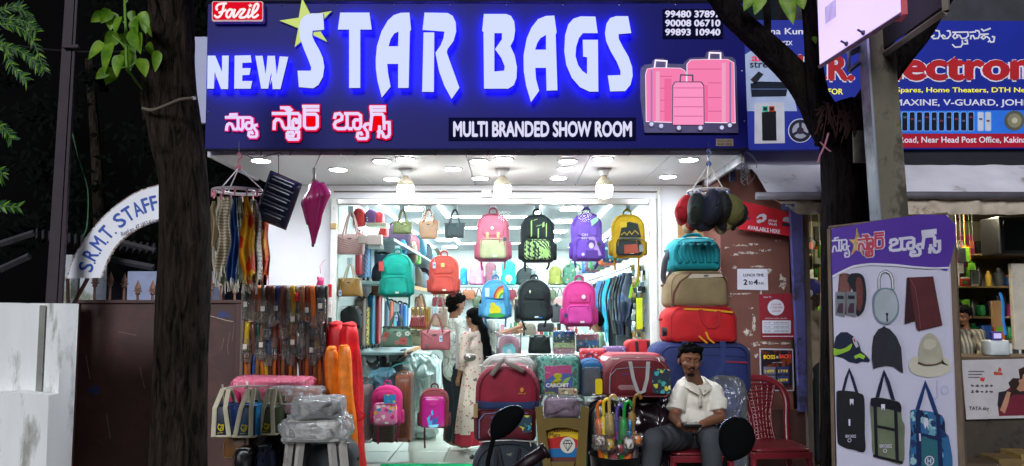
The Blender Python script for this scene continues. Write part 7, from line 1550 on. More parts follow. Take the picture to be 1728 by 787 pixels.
# lunch bags
b = MB();y_ = 5.1;b.tube([P(376,656,y_),P(405,652,y_ + .05),P(452,652,y_ + .1)],.008,6);b.tube([P(376,656,y_),P(375,649,y_)],.007,6);b.tube([P(417,652,y_ + .06),P(417,644,y_ + .1),P(418,690,y_ + .12),P(418,760,y_ + .14)],.01,6);simple('hanging_bar',b,mat('#b8b0a8',.4,metal=.3),'short metal bar carrying the lunch bags','bar')
def lunch(px,y0,y1,w_,Y,c,cs_,lab,sk=0,strapc='#cfc9ac'):
 w,h,loc = bx(px - w_ / 2,y0,px + w_ / 2,y1,Y);r = T('lunch_bag',lab,'lunch bag',loc,group='lunch bags hanging on the bar')
 D = w * .55;sh_ = sk * w
 def Q(x,y,z): return loc + Vector((x * (1 - .22 * z / h) + sh_ * z / h + y * .35,y,z + y * .12))
 b = MB();v = [Q(x,y,z) for z in (0,h) for y in (-D / 2,D / 2) for x in (-w / 2,w / 2)]
 for kk,(a0,a1) in enumerate(((0,.0),)): b.sheet(lambda u,t: Q(-w / 2 + w * u,-D / 2 - .012 * math.sin(PI * u) * math.sin(PI * t),h * t),8,8)
 b.build('front_panel',fab(c,rough=.5,bump=.5,bs=25),r,True)
 b = MB();b.sheet(lambda u,t: Q(w / 2 + .012 * math.sin(PI * u),-D / 2 + D * u,h * t),6,8);b.sheet(lambda u,t: Q(-w / 2,-D / 2 + D * u,h * t),6,8);b.sheet(lambda u,t: Q(-w / 2 + w * u,D / 2,h * t),6,8);b.sheet(lambda u,t: Q(-w / 2 + w * u,-D / 2 + D * t,h + .012 * math.sin(PI * u)),6,4);b.sheet(lambda u,t: Q(-w / 2 + w * u,-D / 2 + D * t,0),4,4);b.build('side_panels',fab(cs_,rough=.4,bump=.6,bs=25),r,True)
 b = MB();e = [Q(-w / 2,-D / 2 - .003,h),Q(w / 2,-D / 2 - .003,h),Q(w / 2,D / 2,h),Q(-w / 2,D / 2,h),Q(-w / 2,-D / 2 - .003,h)];b.tube(e,.006,5);b.build('lid_piping',fab('#1c2430'),r)
 b = MB();b.tube([Q(-w / 2,-D / 2 - .004,0),Q(w / 2,-D / 2 - .004,0),Q(w / 2,D / 2,0)],.008,5);b.build('bottom_piping',fab(strapc),r)
 hh = P(px,656,Y).z - loc.z
 for yy in (-D / 2 - .014,D / 2 + .004):
  for s_ in (-1,1):
   b = MB();b.tube([Q(s_ * w * .36,yy,0),Q(s_ * w * .3,yy,h * .95),loc + Vector((s_ * .02 + sh_ * hh / h * .6,yy * .3,hh))],.017,5,flat=.18,up=(0,1,0));b.build('handle_strap',fab(strapc),r)
 FL = lambda u,v_,n: Q(-w / 2 + w * u,-D / 2 - .016 - n,h * (1 - v_))
 b = MB();b.stroke(FL,[(.52,.62),(.42,.58),(.38,.7),(.46,.78),(.55,.68),(.5,.8),(.62,.78),(.68,.62),(.58,.6),(.6,.78)],.035,0,.002);b.stroke(FL,[(.36,.88),(.62,.86)],.015,0,.002);b.build('logo',mat('#d8c020',.5),r)
 return r
lunch(384,683,733,38,5.08,'#14203c','#1c3468','navy lunch bag with cream straps, leftmost on the bar',-.1)
lunch(420,684,734,38,5.05,'#12486c','#1a80b8','bright blue lunch bag with cream straps in the middle of the bar',.12)
lunch(458,686,730,34,5.1,'#3c4a24','#2c3818','olive green lunch bag with cream straps, third on the bar',.05)
lunch(476,690,728,26,5.3,'#8a1430','#a81c3c','crimson lunch bag behind the olive one',.1,'#c8909c')
duffel((380,655,410,690),5.35,.1,'magenta pouch hanging behind the navy lunch bag',fab('#b81c5c'),fab('#a01850'),grp='small bags below the belt rack',nm='pouch',handles=0)
duffel((380,733,428,772),5.3,.15,'brown leather bag with plastic trim hanging below the lunch bags',lea('#6a4424'),lea('#8a7258'),grp='small bags below the belt rack',nm='pouch',handles=0,amp=.02)
duffel((398,752,432,800),5.2,.18,'black bag in clear film low below the lunch bags',mat('#141416',.3),fab('#222226'),grp='small bags below the belt rack',nm='pouch',handles=0,amp=.02)
duffel((436,748,466,800),5.25,.18,'dark blue small backpack below the crimson lunch bag',fab('#101c3c'),fab('#0c142c'),grp='small bags below the belt rack',nm='pouch',handles=0,top=.5)
b = MB();b.box(P(470,745,5.3),P(488,830,5.4),.02);simple('black_tube_bag',b,mat('#0e0e10',.5),'black upright case standing left of the white stool','case')
pile((488,736,510,800),5.4,.15,MILK,'small clear wrapped packet between the black case and white stool',.03,10,15,inner=patt('#c8b0a8',['#d8d8d8','#8a2c28'],20,.4),grp='bundles in front of the belt rack')
# stool with wrapped bundles
sl = T('stool','white painted stool carrying two plastic wrapped bundles','stool',(P(535,730,5.0).x,5.0,ZF))
wz = P(535,732,5.0).z;sx = P(535,732,5.0).x;sm = mat('#b4b0aa',.55,var=.1,vs=8,dirt='#8a847c',dsc=8)
b = MB();b.box((sx - .2,4.84,wz - .03),(sx + .2,5.16,wz),.01);b.build('seat',sm,sl)
for x,y,dx in ((-.15,-.12,-.05),(.13,-.12,.07),(-.15,.12,-.04),(.13,.12,.05)):
 for o_ in (0,.075):
  b = MB();b.tube([(sx + x + o_,5 + y,wz - .03),(sx + x + o_ + dx,5 + y * 1.2,ZF)],.028,4);b.build('leg',sm,sl) if o_ == 0 or y < 0 else None
b = MB();b.tube([(sx - .17,4.87,wz - .22),(sx + .2,4.87,wz - .22)],.014,4);b.build('stretcher',sm,sl)
pile((478,702,588,742),4.98,.36,MILK,'wide plastic wrapped bundle of grey bags on the white stool',.06,6,21,inner=patt('#bcbab4',['#dcdcd8','#4a4c4e','#8c8c88'],12,.5),grp='wrapped bundles on the stool')
pile((500,671,578,704),4.98,.3,MILK,'upper plastic wrapped bundle with a black bag inside on the stool',.05,7,22,inner=patt('#4a4642',['#1a1a1c','#8a8680','#9a5a38'],9,.5),grp='wrapped bundles on the stool')
duffel((520,738,604,830),5.25,.3,'slate grey suitcase bag standing behind the white stool',fab('#262b30'),fab('#1a1d20'),grp='travel bags by the fabric rolls',top=.35,p=4,handles=0,deco=lambda r,loc,w,h,d: b_text(r,LF(loc,w,h,-d * .49),'VIP',.8,.3,.88,.36,mat('#a86aa8',.4)))
# fabric rolls (umbrellas in sleeves)
def roll(px,y0,y1,wpx,Y,c,lab,dx=0,r2=1.0):
 top,bot = P(px,y0,Y),P(px + dx,y1,Y);R = M_(wpx / 2,Y);r = T('fabric_roll',lab,'roll',(bot.x,Y,max(ZF,bot.z)),group='tall rolled umbrellas in fabric sleeves')
 b = MB();n_ = 26;pts = [top.lerp(bot,i / n_) for i in range(n_ + 1)];b.tube(pts,[R * (.7,.93,1)[min(i,2)] * (r2 + (1 - r2) * i / n_) for i in range(n_ + 1)],28)
 for i,v in enumerate(b.v): ax = pts[min(i // 28,n_)];d_ = v - ax;a = math.atan2(d_.y,d_.x);b.v[i] = ax + d_ * (1 + .12 * noise.noise(Vector((a * 1.5,v.z * 4,px))) - .18 * abs(noise.noise(Vector((a * 1.6 + v.z * 2,v.z * 3.5 + a,px)))) + .05 * math.sin(a * 5 + v.z * 3 + px) + .06 * math.sin(a * 3 + v.z * 7 + px)) + Vector((.006 * math.sin(v.z * 9 + px),0,0))
 b.build('sleeve',fab(c,rough=.5,sheen=0,var=.25,vs=14,bump=.6,bs=24),r,True)
 b = MB();b.sphere(top,R * .72,20,10,(1,1,.5));b.v = [v + noise.noise_vector(v * 30) * .012 for v in b.v];b.build('gathered_end',fab(c),r,True)
 return r
roll(567,548,836,33,5.75,'#c81420','left red fabric roll leaning behind the orange ones',4)
roll(590,550,836,34,5.68,'#d0141c','right red fabric roll, widest and tallest',12)
roll(560,588,820,22,5.5,'#e87808','left orange fabric roll in front of the red ones',4)
roll(580,586,820,24,5.45,'#e87a0c','right orange fabric roll in front of the red ones',16)
b = MB();b.tube(smooth_path([P(602,590,5.6),P(604,640,5.55),P(606,690,5.5),P(615,700,5.5),P(610,708,5.5),P(600,710,5.5)]),.009,6,flat=.4);simple('red_strap',b,fab('#c81424'),'loose red strap dangling off the right red roll','strap')
# ================= luggage stack in front =================
def d_logo1(r,loc,w,h,d):
 F = LF(loc,w,h,-d * .525);dec(r,F,ell(.72,.56,.03,.05),mat('#c87a28',.5),0,'logo');b_text(r,F,'AMERICAN',.66,.62,.78,.66,mat('#c87a28',.5))
silv = fab('#8f9088',rough=.5)
duffel((812,597,905,650),5.35,.35,'silver grey backpack lying on top behind the maroon bag',silv,fab('#c0c0ba'),top=.6,handles=0,amp=.02,p=3)
mb_ = duffel((803,612,910,686),5.05,.34,'maroon and blue travel bag on top of the middle stack',fab('#8a1430'),fab('#7a706c'),deco=d_logo1,base=fab('#17305c'),top=.6,piping=fab('#5c0c20'),handles=0)
b = MB();b.tube(smooth_path([P(829,634,4.84),P(842,616,4.84),P(852,606,4.88),P(856,612,4.82),P(868,618,4.8),P(884,627,4.84)]),.018,6,flat=.3);b.build('carry_handle',fab('#8a8078'),mb_,True)
def d_trol(r,loc,w,h,d):
 F = LF(loc,w,h,-d * .5);dec(r,F,rrect(.7,.22,.92,.7,.04,3),patt('#1c3a4c',['#c8c838','#3a9ab0','#e0e0a0','#2a6a58'],26,.4),0,'patterned_patch')
 b = MB();b.stroke(F,[(.1,.85),(.1,.35),(.18,.18),(.5,.13),(.86,.16)],.018,0,.003);b.build('piping_line',fab('#6a7aa8'),r);b_text(r,F,'Sky bags',.28,.24,.42,.32,mat('#3a5ab8',.5),.001,.0)
 b = MB()
 for i in range(5): b.stroke(F,[(.27 + .035 * i,.58),(.24 + .035 * i,.68),(.27 + .035 * i,.78)],.012,0,.002)
 b.build('chevrons',fab('#a89098'),r)
duffel((800,682,904,741),5.02,.34,'maroon trolley bag in the middle of the front stack',fab('#5a0f1e'),fab('#3c0a14'),deco=d_trol,top=.2,handles=0)
b = MB();w,h,loc = bx(799,681,806,705,4.8);b.box(loc - Vector((w / 2,.002,0)),loc + Vector((w / 2,.002,h)),.001);simple('cardboard_tag',b,mat('#a88a5c',.7),'tan cardboard tag dangling at the left of the maroon trolley bag','tag')
duffel((797,735,918,830),4.95,.34,'dark slate travel bag at the bottom of the front stack',fab('#232c36'),fab('#181e26'),top=.55,handles=1,deco=lambda r,loc,w,h,d: dec(r,LF(loc,w,h,-d * .49),[(.47,.24),(.56,.22),(.53,.3),(.515,.34),(.5,.29)],metl,0,'emblem'))
# green package
gm = patt('#1c6c60',['#0e3c38','#48a890'],22,.12,kind='net')
w,h,loc = bx(906,602,976,666,5.2)
r = T('mat_package','green diamond patterned mat package with a pink printed card','package',loc);b = MB();b.box(loc - Vector((w / 2,.1,0)),loc + Vector((w / 2,.1,h)),.03);b.build('mat',gm,r,True)
F = LF(loc,w,h,-.101)
pn = MB();pn.prism(F,[(.17,.22),(.8,.2),(.82,.92),(.18,.94)],0.002,.006);card = pn.build('printed_card',mat('#c01c78',.35,var=.08),r)
def pc(q,m,n=.0065,nm='print'): b = MB();b.prism(F,q,n,n + .0012);b.build(nm,m,card)
pc([(.18,.6),(.4,.42),(.75,.4),(.82,.46),(.82,.74),(.18,.8)],mat('#2250a8',.4));pc([(.5,.74),(.65,.55),(.8,.48),(.7,.66),(.6,.78)],mat('#8ab83c',.4),.0082)
pc(ell(.48,.47,.1,.07),mat('#d0d020',.4),.0098);pc([(.3,.68),(.45,.52),(.58,.56),(.5,.7),(.36,.78)],mat('#c8c828',.4),.0098);pc([(.19,.76),(.7,.73),(.82,.8),(.8,.94),(.19,.93)],mat('#24306c',.4),.0082);pc(ell(.3,.92,.12,.05),mat('#8a9c30',.4),.0098)
b = MB();b.text('CARCHIT',F,.2,.66,.74,.765,.0098,.0108,.04);b.build('lettering',mat('#e8e0e0',.4),card)
b = MB()
for i in range(16): b.prism(F,ell(.24 + .035 * i,.28 + .03 * (i % 3),.006,.006,6),.0065,.0075)
b.build('dots',mat('#e8a0c8',.4),card,kind='stuff')
b = MB();b.box(loc - Vector((w * .53,.112,0)),loc + Vector((w * .53,.112,h * 1.04)),.03);b.build('plastic_cover',WRAP,r,True)
w,h,loc = bx(942,656,974,667,5.0);b = MB();b.box(loc - Vector((w / 2,.03,0)),loc + Vector((w / 2,.03,h)),.01);simple('small_packet',b,patt('#9a9070',['#d8d0b0','#5a5440','#8a3c28'],30,.4),'small khaki wrapped packet resting on the green mat package','packet')
def d_bg(r,loc,w,h,d):
 dec(r,LF(loc,w,h,-d * .66),rrect(.6,.5,.88,.9,.06,3),mat('#d8c010',.4),.01,'yellow_tag')
backpack((974,604,1018,668),5.25,.22,'blue backpack with grey front pocket and yellow tag in the stack',fab('#0f5a8c'),fab('#4a5058'),fab('#0c3c60'),grp='goods piled in front of the glass',layout=1,strap=False,deco=d_bg,ph=(.04,.8))
def d_red(r,loc,w,h,d):
 F = LF(loc,w,h,-d * .5);dec(r,F,rrect(.68,.28,.94,.86,.06,4),patt('#15283c',['#c8c838','#3aa8b0','#e0e0a0','#2a7a58'],26,.4),0,'patterned_patch')
 b = MB();b.stroke(F,[(.06,.86),(.07,.45),(.16,.28),(.4,.24),(.66,.24)],.012,0,.003);b.build('piping_line',fab('#8a8c98'),r)
 for y in (-.004,.004):
  b = MB();b.stroke(F,[(.36,.12),(.4,.5),(.46,.8),(.5,.84),(.55,.8),(.6,.5),(.62,.12)],.05,.008 + y,.014 + y);b.build('carry_handle',fab('#a8a8a8'),r)
 b = MB()
 for i in range(9): b.stroke(F,[(.22 + .028 * i,.66),(.19 + .028 * i,.71),(.22 + .028 * i,.77)],.01,0,.002)
 b.build('chevrons',fab('#b8989c'),r,kind='stuff');b_text(r,F,'Sky bags',.24,.38,.33,.43,mat('#2a4aa8',.5),.001,0)
duffel((1016,600,1128,669),5.15,.36,'large maroon travel bag with floral patch and grey handles',fab('#620a16'),fab('#4c0812'),deco=d_red,top=.5,handles=0,piping=fab('#a05058'))
duffel((1012,594,1120,625),5.42,.3,'white and red striped bag lying behind the large maroon bag',stripes('#b84854','#d8c8cc',5,'Z'),fab('#a83040'),top=.6,handles=0,amp=.02)
duffel((978,588,1022,612),5.6,.25,'red printed lunch box bag behind the blue backpack',patt('#b81c2c',['#e0c8cc','#48387c','#d86a78'],34,.35),fab('#a01828'),handles=0,top=.2,grp='goods piled in front of the glass')
b = MB();w,h,loc = bx(912,662,984,705,4.95);pile((912,668,984,708),4.95,.2,WRAP,'clear wrapped mauve mat pack on the golden chair',.015,5,31,nm='wrapped_bundle',inner=mat('#6c5068',.6,var=.2,vs=20),grp='goods piled in front of the glass')
# golden plastic chair back seen from behind
gc = T('plastic_chair','golden brown plastic chair standing before the stacked bags','chair',(P(948,787,4.9).x,4.9,ZF))
gm_ = mat('#6f5c2c',.35,var=.1,vs=6,coat=.2,bump=.05);F = FP(4.85)
b = MB();b.prism(F,[(903,688),(915,686),(930,787),(934,840),(916,840)],-.03,0);b.build('back_post',gm_,gc)
b = MB();b.prism(F,[(981,686),(994,688),(988,787),(982,840),(966,840)],-.03,0);b.build('back_post',gm_,gc)
b = MB();b.prism(F,[(916,706),(981,706),(979,728),(958,722),(938,722),(919,728)],-.025,-.003);b.build('back_rail',gm_,gc)
b = MB();b.prism(F,[(930,780),(969,780),(967,800),(934,800)],-.025,-.003);b.build('back_rail',gm_,gc)
b = MB();p = P(948,800,4.85);b.box((p.x - .2,4.55,ZF + .38),(p.x + .2,4.83,ZF + .42),.01);b.build('seat',gm_,gc)
for s_ in (-1,1): b = MB();b.tube([(p.x + s_ * .17,4.6,ZF + .38),(p.x + s_ * .2,4.57,ZF)],.02,6);b.build('leg',gm_,gc);b = MB();b.tube([(p.x + s_ * .15,4.86,ZF + .38),(p.x + s_ * .17,4.88,ZF)],.02,6);b.build('leg',gm_,gc)
w,h,loc = bx(921,718,978,786,4.98);r = T('mat_package','printed mat package with a white diamond emblem behind the golden chair','package',loc,group='printed mat packages');b = MB();b.box(loc - Vector((w / 2,.04,0)),loc + Vector((w / 2,.04,h)),.015);b.build('mat',mat('#6a3c34',.5,var=.2),r,True);F = LF(loc,w,h,-.041)
for q,c in (([(.05,.05),(.95,.05),(.95,.4),(.05,.4)],'#d8b828'),([(.05,.3),(.6,.24),(.95,.34),(.95,.62),(.05,.6)],'#b82828'),([(.05,.55),(.95,.52),(.95,.76),(.05,.76)],'#1c6ca8')):
 dec(r,F,q,mat(c,.35,var=.1),.0012 * (('#d8b828','#b82828','#1c6ca8').index(c)),'print',.001)
dec(r,F,ell(.63,.46,.22,.2,24),mat('#dcd8d0',.35),.005,'emblem_disc');F_ = F
b = MB();b.stroke(F,[(.5,.42),(.56,.34),(.7,.34),(.77,.42),(.63,.6),(.5,.42),(.77,.42)],.02,.0072,.009);b.stroke(F,[(.58,.42),(.63,.6),(.69,.42),(.63,.35),(.58,.42)],.014,.0072,.009);b.build('diamond_emblem',mat('#24262c',.4),r)
b_text(r,F,'Diamond',.06,.04,.92,.14,mat('#7a3c14',.4),.002,.03);b_text(r,F,'Mats',.1,.16,.42,.27,mat('#7a3c14',.4),.002,.03)
# small things left of glass centre: dark suitcase behind umbrellas
duffel((985,665,1046,830),5.35,.3,'dark navy wrapped suitcase behind the umbrella bucket',mat('#10141e',.3,coat=.4),fab('#0c0f16'),grp='wrapped dark suitcases',handles=0,top=.2)
pile((1046,664,1132,830),5.45,.4,mat('#1c1218',.18,var=.2,bump=.6,bs=14,coat=.6),'dark plum plastic covered bag right of the umbrellas',.03,7,33,nm='covered_bag',grp='wrapped dark suitcases')
# bucket with umbrellas
ub = T('umbrella_bucket','black bucket crammed with small wrapped umbrellas','bucket',(P(1040,800,4.9).x,4.9,ZF));p = P(1038,768,4.9)
b = MB();b.lathe([(.13,ZF),(.17,p.z),(.18,p.z + .01),(.165,p.z),(.13,ZF + .03)],28,(p.x,4.9,0));b.build('bucket',mat('#101012',.4),ub,True)
um_c = [('#c82028','red'),('#d8c020','yellow'),('#c8a860','cream handled'),('#5a48a0','violet'),('#1c9a3c','green'),('#8a6a2c','brass handled'),('#2a8ac0','blue'),('#d86a20','orange'),('#e0d8d0','white'),('#b82838','crimson'),('#3a3c40','black'),('#d8a0a8','pale pink')]
random.seed(9)
for i,(px,py,k) in enumerate(((1008,688,7),(1018,684,1),(1028,678,2),(1041,694,3),(1054,688,4),(1070,676,5),(1050,706,0),(1064,712,6),(1012,706,4),(1024,722,8),(1036,738,9),(1058,738,1),(1072,730,11),(1046,728,10),(1030,752,0),(1062,756,7))):
 c,nme = um_c[k];Y = 4.85 + random.uniform(-.08,.1);t = P(px,py,Y);base = Vector((p.x + (t.x - p.x) * .5,4.9,p.z - .25));ax = (t - base);L = ax.length;ax.normalize()
 r = T('umbrella','%s umbrella standing in the black bucket, %s' % (nme,('far left','left edge','tall and left of centre','centre back','right of centre back','tallest at right','centre','right','left middle','left front','centre front','right front','far right','middle','lowest front','lowest right')[i]),'umbrella',base,group='umbrellas in the black bucket')
 b = MB();m_ = base + ax * (L * .45);e_ = base + ax * (L * .84);b.tube([base,base + ax * .1,m_,e_,base + ax * (L * .88)],[.012,.026,.03,.026,.01],9);b.build('folded_canopy',patt(c,['#e8e4dc','#c83040','#e0c040','#3a8ab0'],26,.28) if i % 2 else mat(c,.4,var=.3,vs=20),r,True)
 b = MB()
 if i < 6: b.tube(smooth_path([base + ax * (L * .86),t,t + Vector((.012,-.01,.035)),t + Vector((.035,-.01,.04)),t + Vector((.045,-.01,.01))],4),.011,8)
 else: b.tube([base + ax * (L * .86),t + Vector((0,0,.01))],.012,8)
 b.build('handle',mat(c,.3,coat=.4,bump=0),r,True)
 b = MB();b.inflate(rrect(-.035,-.1,.035,.06,.02,4),.06,e_ - ax * .03,7,3,.012,24,i);b.build('plastic_sleeve',SLV,r,True) if i % 2 == 0 else None
for i,(px,py,c) in enumerate(((1012,744,'#d8c8b8'),(1028,752,'#c8a030'),(1044,756,'#c02030'),(1060,750,'#d8d4cc'),(1074,742,'#e08030'))):
 pile((px - 9,py - 8 - 5 * (i % 2),px + 10,py + 10),4.76 + .02 * (i % 3),.1,WRAP,'small crumpled %s packet stuffed among the umbrellas, %s from the left' % (('cream','ochre','scarlet','white','orange')[i],nth(i)),.02,14,60 + i,nm='packet',inner=patt(c,['#e8e4dc','#c83040','#e0c040'],30,.3),grp='packets in the umbrella bucket')
# ================= right stack of travel bags =================
def d_teal(r,loc,w,h,d):
 b = MB()
 for k in range(6):
  x = -w * .3 + w * .13 * k;b.tube(smooth_path([loc + Vector((x - .02,-d * .49,h * .78)),loc + Vector((x - .045 + .01 * k,-d * .51,h * .5)),loc + Vector((x,-d * .49,h * .24))],4),.02,8,flat=.6)
 b.build('embossed_rib',fab('#0a8c98'),r,True,kind='stuff');dec(r,LF(loc,w,h,-d * .49),[(.46,.18),(.54,.18),(.54,.24),(.46,.24)],metl,.004,'logo')
 b = MB();b.tube(smooth_path([loc + Vector((-w * .44,-d * .2,h * .62)),loc + Vector((-w * .56,-d * .3,h * .3)),loc + Vector((-w * .6,-d * .3,-h * .2)),loc + Vector((-w * .52,-d * .3,-h * .3)),loc + Vector((-w * .44,-d * .3,h * .0))],5),.026,6,flat=.25);b.build('shoulder_strap',fab('#4a4c52'),r,True)
tb_ = duffel((1124,402,1211,459),5.75,.32,'teal ribbed travel bag on top of the tall right stack',fab('#0a929c'),fab('#077680'),deco=d_teal,top=.48,handles=0,grp='tall stack of travel bags at the right')
b = MB();b.tube(smooth_path([P(1152,404,5.72),P(1158,398,5.72),P(1176,396,5.72),P(1184,402,5.72)]),.016,6,flat=.4);b.build('top_handle',fab('#077680'),tb_,True)
def d_beig(r,loc,w,h,d):
 F = LF(loc,w,h,-d * .49);dec(r,F,[(.32,.22),(.36,.1),(.84,.1),(.86,.18)],mat('#c8bda8',.5),0,'pale_panel');dec(r,F,ell(.6,.145,.04,.03),metl,.003,'logo')
 b = MB();b.stroke(F,[(.08,.95),(.1,.6),(.2,.3),(.38,.08)],.03,0,.004);b.build('brown_trim',fab('#6a4434'),r);b = MB();b.stroke(F,[(.86,.1),(.94,.35),(.97,.9)],.02,0,.004);b.build('brown_trim',fab('#6a4434'),r)
duffel((1119,458,1224,520),5.72,.34,'beige olive travel bag second in the tall right stack',fab('#8a7a58'),fab('#6a4434'),deco=d_beig,top=.4,handles=0,grp='tall stack of travel bags at the right')
def d_redy(r,loc,w,h,d):
 F = LF(loc,w,h,-d * .49);ym = mat('#e09a10',.5)
 b = MB();b.stroke(F,[(.26,.12),(.5,.13),(.88,.2)],.05,.001,.005);b.build('yellow_stripe',ym,r)
 for x in (.44,.53): b = MB();b.stroke(F,[(x,.8 if x < .5 else .7),(x + .03,.86),(x + .1,.97)],.028,.001,.005);b.build('yellow_stripe',ym,r)
 b = MB();b.stroke(F,[(.46,.14),(.5,.45),(.56,.58),(.64,.58),(.68,.5),(.7,.18)],.055,.008,.016);b.build('carry_handle',fab('#b81420'),r)
rb_ = duffel((1116,514,1238,579),5.7,.36,'bright red travel bag with yellow stripes third in the right stack',fab('#c0161e'),fab('#a01018'),deco=d_redy,top=.4,handles=0,grp='tall stack of travel bags at the right')
b = MB();c = P(1120,560,5.5);b.tube([c + Vector((-.015,0,0)),c + Vector((.02,0,0))],.035,12);b.build('wheel',mat('#2a1c1c',.4),rb_)
def d_navy(r,loc,w,h,d):
 F = LF(loc,w,h,-d * .49)
 b = MB();b.stroke(F,[(.2,.33),(.22,.3),(.5,.32),(.92,.36)],.03,.001,.004);b.build('red_zip',mat('#8a1c38',.5),r)
 b = MB();b.stroke(F,[(.2,.95),(.19,.5),(.26,.2),(.9,.25)],.012,.001,.004);b.build('pocket_seam',fab('#1a2550'),r)
 for x in (.24,.62): b = MB();b.stroke(F,[(x + .06,-.02),(x + .06,.35),(x,.62),(x - .04,.8)],.055,.006,.012);b.build('carry_handle',fab('#22336c'),r)
 b = MB();b.tube([loc + Vector((0,-d * .3,h * .95)),loc + Vector((.03,-d * .36,h * .97))],.012,6);b.build('zip_pull',metl,r);b_text(r,F,'Polo Club',.52,.5,.64,.58,mat('#8a90b0',.5),.001,0)
duffel((1097,577,1258,666),5.7,.42,'big navy blue travel bag at the bottom of the right stack',fab('#1c2c66'),fab('#182450'),deco=d_navy,top=.22,handles=0,grp='tall stack of travel bags at the right',p=5)
pile((1196,636,1254,830),5.5,.25,film('blue_wrap','#8aa8d8',.4,.2,.12,16,.7),'blue bag in clear film standing behind the seated man',.03,7,35,nm='wrapped_bundle',inner=fab('#34568c'),grp='wrapped dark suitcases')
duffel((1110,640,1215,830),5.85,.3,'black wrapped suitcase below the big navy bag',mat('#0e0f14',.4),fab('#14151a'),grp='wrapped dark suitcases',handles=0,top=.1)
# ================= plastic chairs =================
maroon = mat('#741a26',.36,var=.08,vs=5,bump=.06,bs=120,coat=.25)
def pchair(cx,Y,lab,seat_py=None,rz=0):
 r = T('plastic_chair',lab,'chair',(P(cx,700,Y).x,Y,ZF),group='maroon plastic chairs',rz=rz)
 SH = .43;sw,sd2,bh,bw_ = .23,.21,.47,.235
 b = MB();b.inflate(rrect(-sw,-sd2,sw,sd2,.07,5),.028,(0,0,SH),7,6,0,1,0,mtx=Matrix.Rotation(-PI / 2,3,'X'));b.build('seat',maroon,r,True,world=False)
 b = MB();b.box((-sw + .01,-sd2 - .004,SH - .06),(sw - .01,-sd2 + .01,SH - .012),.006);b.box((-sw,-sd2 + .01,SH - .06),(-sw + .014,sd2 - .02,SH - .012),.005);b.box((sw - .014,-sd2 + .01,SH - .06),(sw,sd2 - .02,SH - .012),.005);b.build('apron',maroon,r,world=False)
 # back frame: two posts meeting in an arch
 def bk_(x,z): return Vector((x,sd2 - .02 + .13 * (z / bh),SH + z))
 pts = [bk_(-.2,-.02),bk_(-.215,.15),bk_(-bw_,.3),bk_(-.2,.41),bk_(-.11,.465),bk_(0,.48),bk_(.11,.465),bk_(.2,.41),bk_(bw_,.3),bk_(.215,.15),bk_(.2,-.02)]
 b = MB();b.tube(smooth_path(pts,5),.028,10,flat=.6);b.build('back_frame',maroon,r,True,world=False)
 for s_ in (-1,1):
  b = MB();b.tube(smooth_path([bk_(s_ * .1,-.0),bk_(s_ * .087,.12),bk_(s_ * .1,.26),bk_(s_ * .14,.38),bk_(s_ * .155,.43)],5),.01,6);b.build('splat_rim',maroon,r,True,world=False)
 def wv(z): t = z / .45;return .085 + .015 * abs(t - .25) * 2 + max(0,t - .45) * .12
 b = MB();n_ = 0
 for i in range(17):
  z = .015 + .026 * i;w_ = wv(z) - .004
  b.tube([bk_(-w_,z) + Vector((0,-.004 if i % 2 else .002,0)),bk_(0,z) + Vector((0,.002 if i % 2 else -.004,0)),bk_(w_,z) + Vector((0,-.004 if i % 2 else .002,0))],.0105,6,flat=.5)
 for k in range(7):
  b.tube([bk_((k - 3) / 3.4 * wv(z),z) + Vector((0,.003 * (-1) ** j,0)) for j,z in enumerate([.0 + .026 * q_ for q_ in range(18)])],.0115,6,flat=.5)
 b.build('woven_splat',maroon,r,True,world=False,kind='stuff')
 for sx_ in (-1,1):
  b = MB();b.tube([(sx_ * (sw - .025),-sd2 + .03,SH - .02),(sx_ * (sw - .005),-sd2 + .005,.0)],[.026,.02],6);b.build('leg',maroon,r,True,world=False)
  b = MB();b.tube([(sx_ * (sw - .03),sd2 - .03,SH - .02),(sx_ * (sw + .0),sd2 + .02,.0)],[.026,.02],6);b.build('leg',maroon,r,True,world=False)
 return r
pchair(1301,5.55,'empty maroon plastic chair with woven back before the posters',rz=.02)
pchair(1172,5.42,'maroon plastic chair under the seated man',rz=.0)
# ================= people =================
def fuse(mb,voxel,it=2,noise_amp=0,fr=10,sd_=0,keep=None):
 me = bpy.data.meshes.new('tmp');me.from_pydata([tuple(v) for v in mb.v],[],mb.f)
 bm = bmesh.new();bm.from_mesh(me);bmesh.ops.recalc_face_normals(bm,faces=bm.faces[:]);bm.to_mesh(me);bm.free()
 o = bpy.data.objects.new('tmp',me);COL.objects.link(o)
 m = o.modifiers.new('r','REMESH');m.mode = 'VOXEL';m.voxel_size = voxel
 s_ = o.modifiers.new('s','SMOOTH');s_.iterations = it;s_.factor = .5
 bpy.context.view_layer.update()
 ev = o.evaluated_get(bpy.context.evaluated_depsgraph_get());out = bpy.data.meshes.new_from_object(ev)
 b = MB();b.v = [v.co.copy() for v in out.vertices];b.f = [list(p.vertices) for p in out.polygons];b.mi = [0] * len(b.f)
 bpy.data.objects.remove(o);bpy.data.meshes.remove(me);bpy.data.meshes.remove(out)
 if noise_amp:
  for i,v in enumerate(b.v): b.v[i] = v + noise.noise_vector(v * fr + Vector((sd_,0,0))) * noise_amp + noise.noise_vector(Vector((v.x * fr * 2.2,v.y * fr * 2.2,v.z * fr * .9)) + Vector((0,sd_,0))) * noise_amp * .5
 return b
def limb(b,pts,rs,seg=16):
 for i in range(len(pts) - 1):
  a,c = Vector(pts[i]),Vector(pts[i + 1]);b.tube([a,a.lerp(c,.5),c],[rs[i],(rs[i] + rs[i + 1]) / 2 * 1.03,rs[i + 1]],seg); 
 for p,r_ in zip(pts,rs): b.sphere(p,r_ * .995,seg,10)
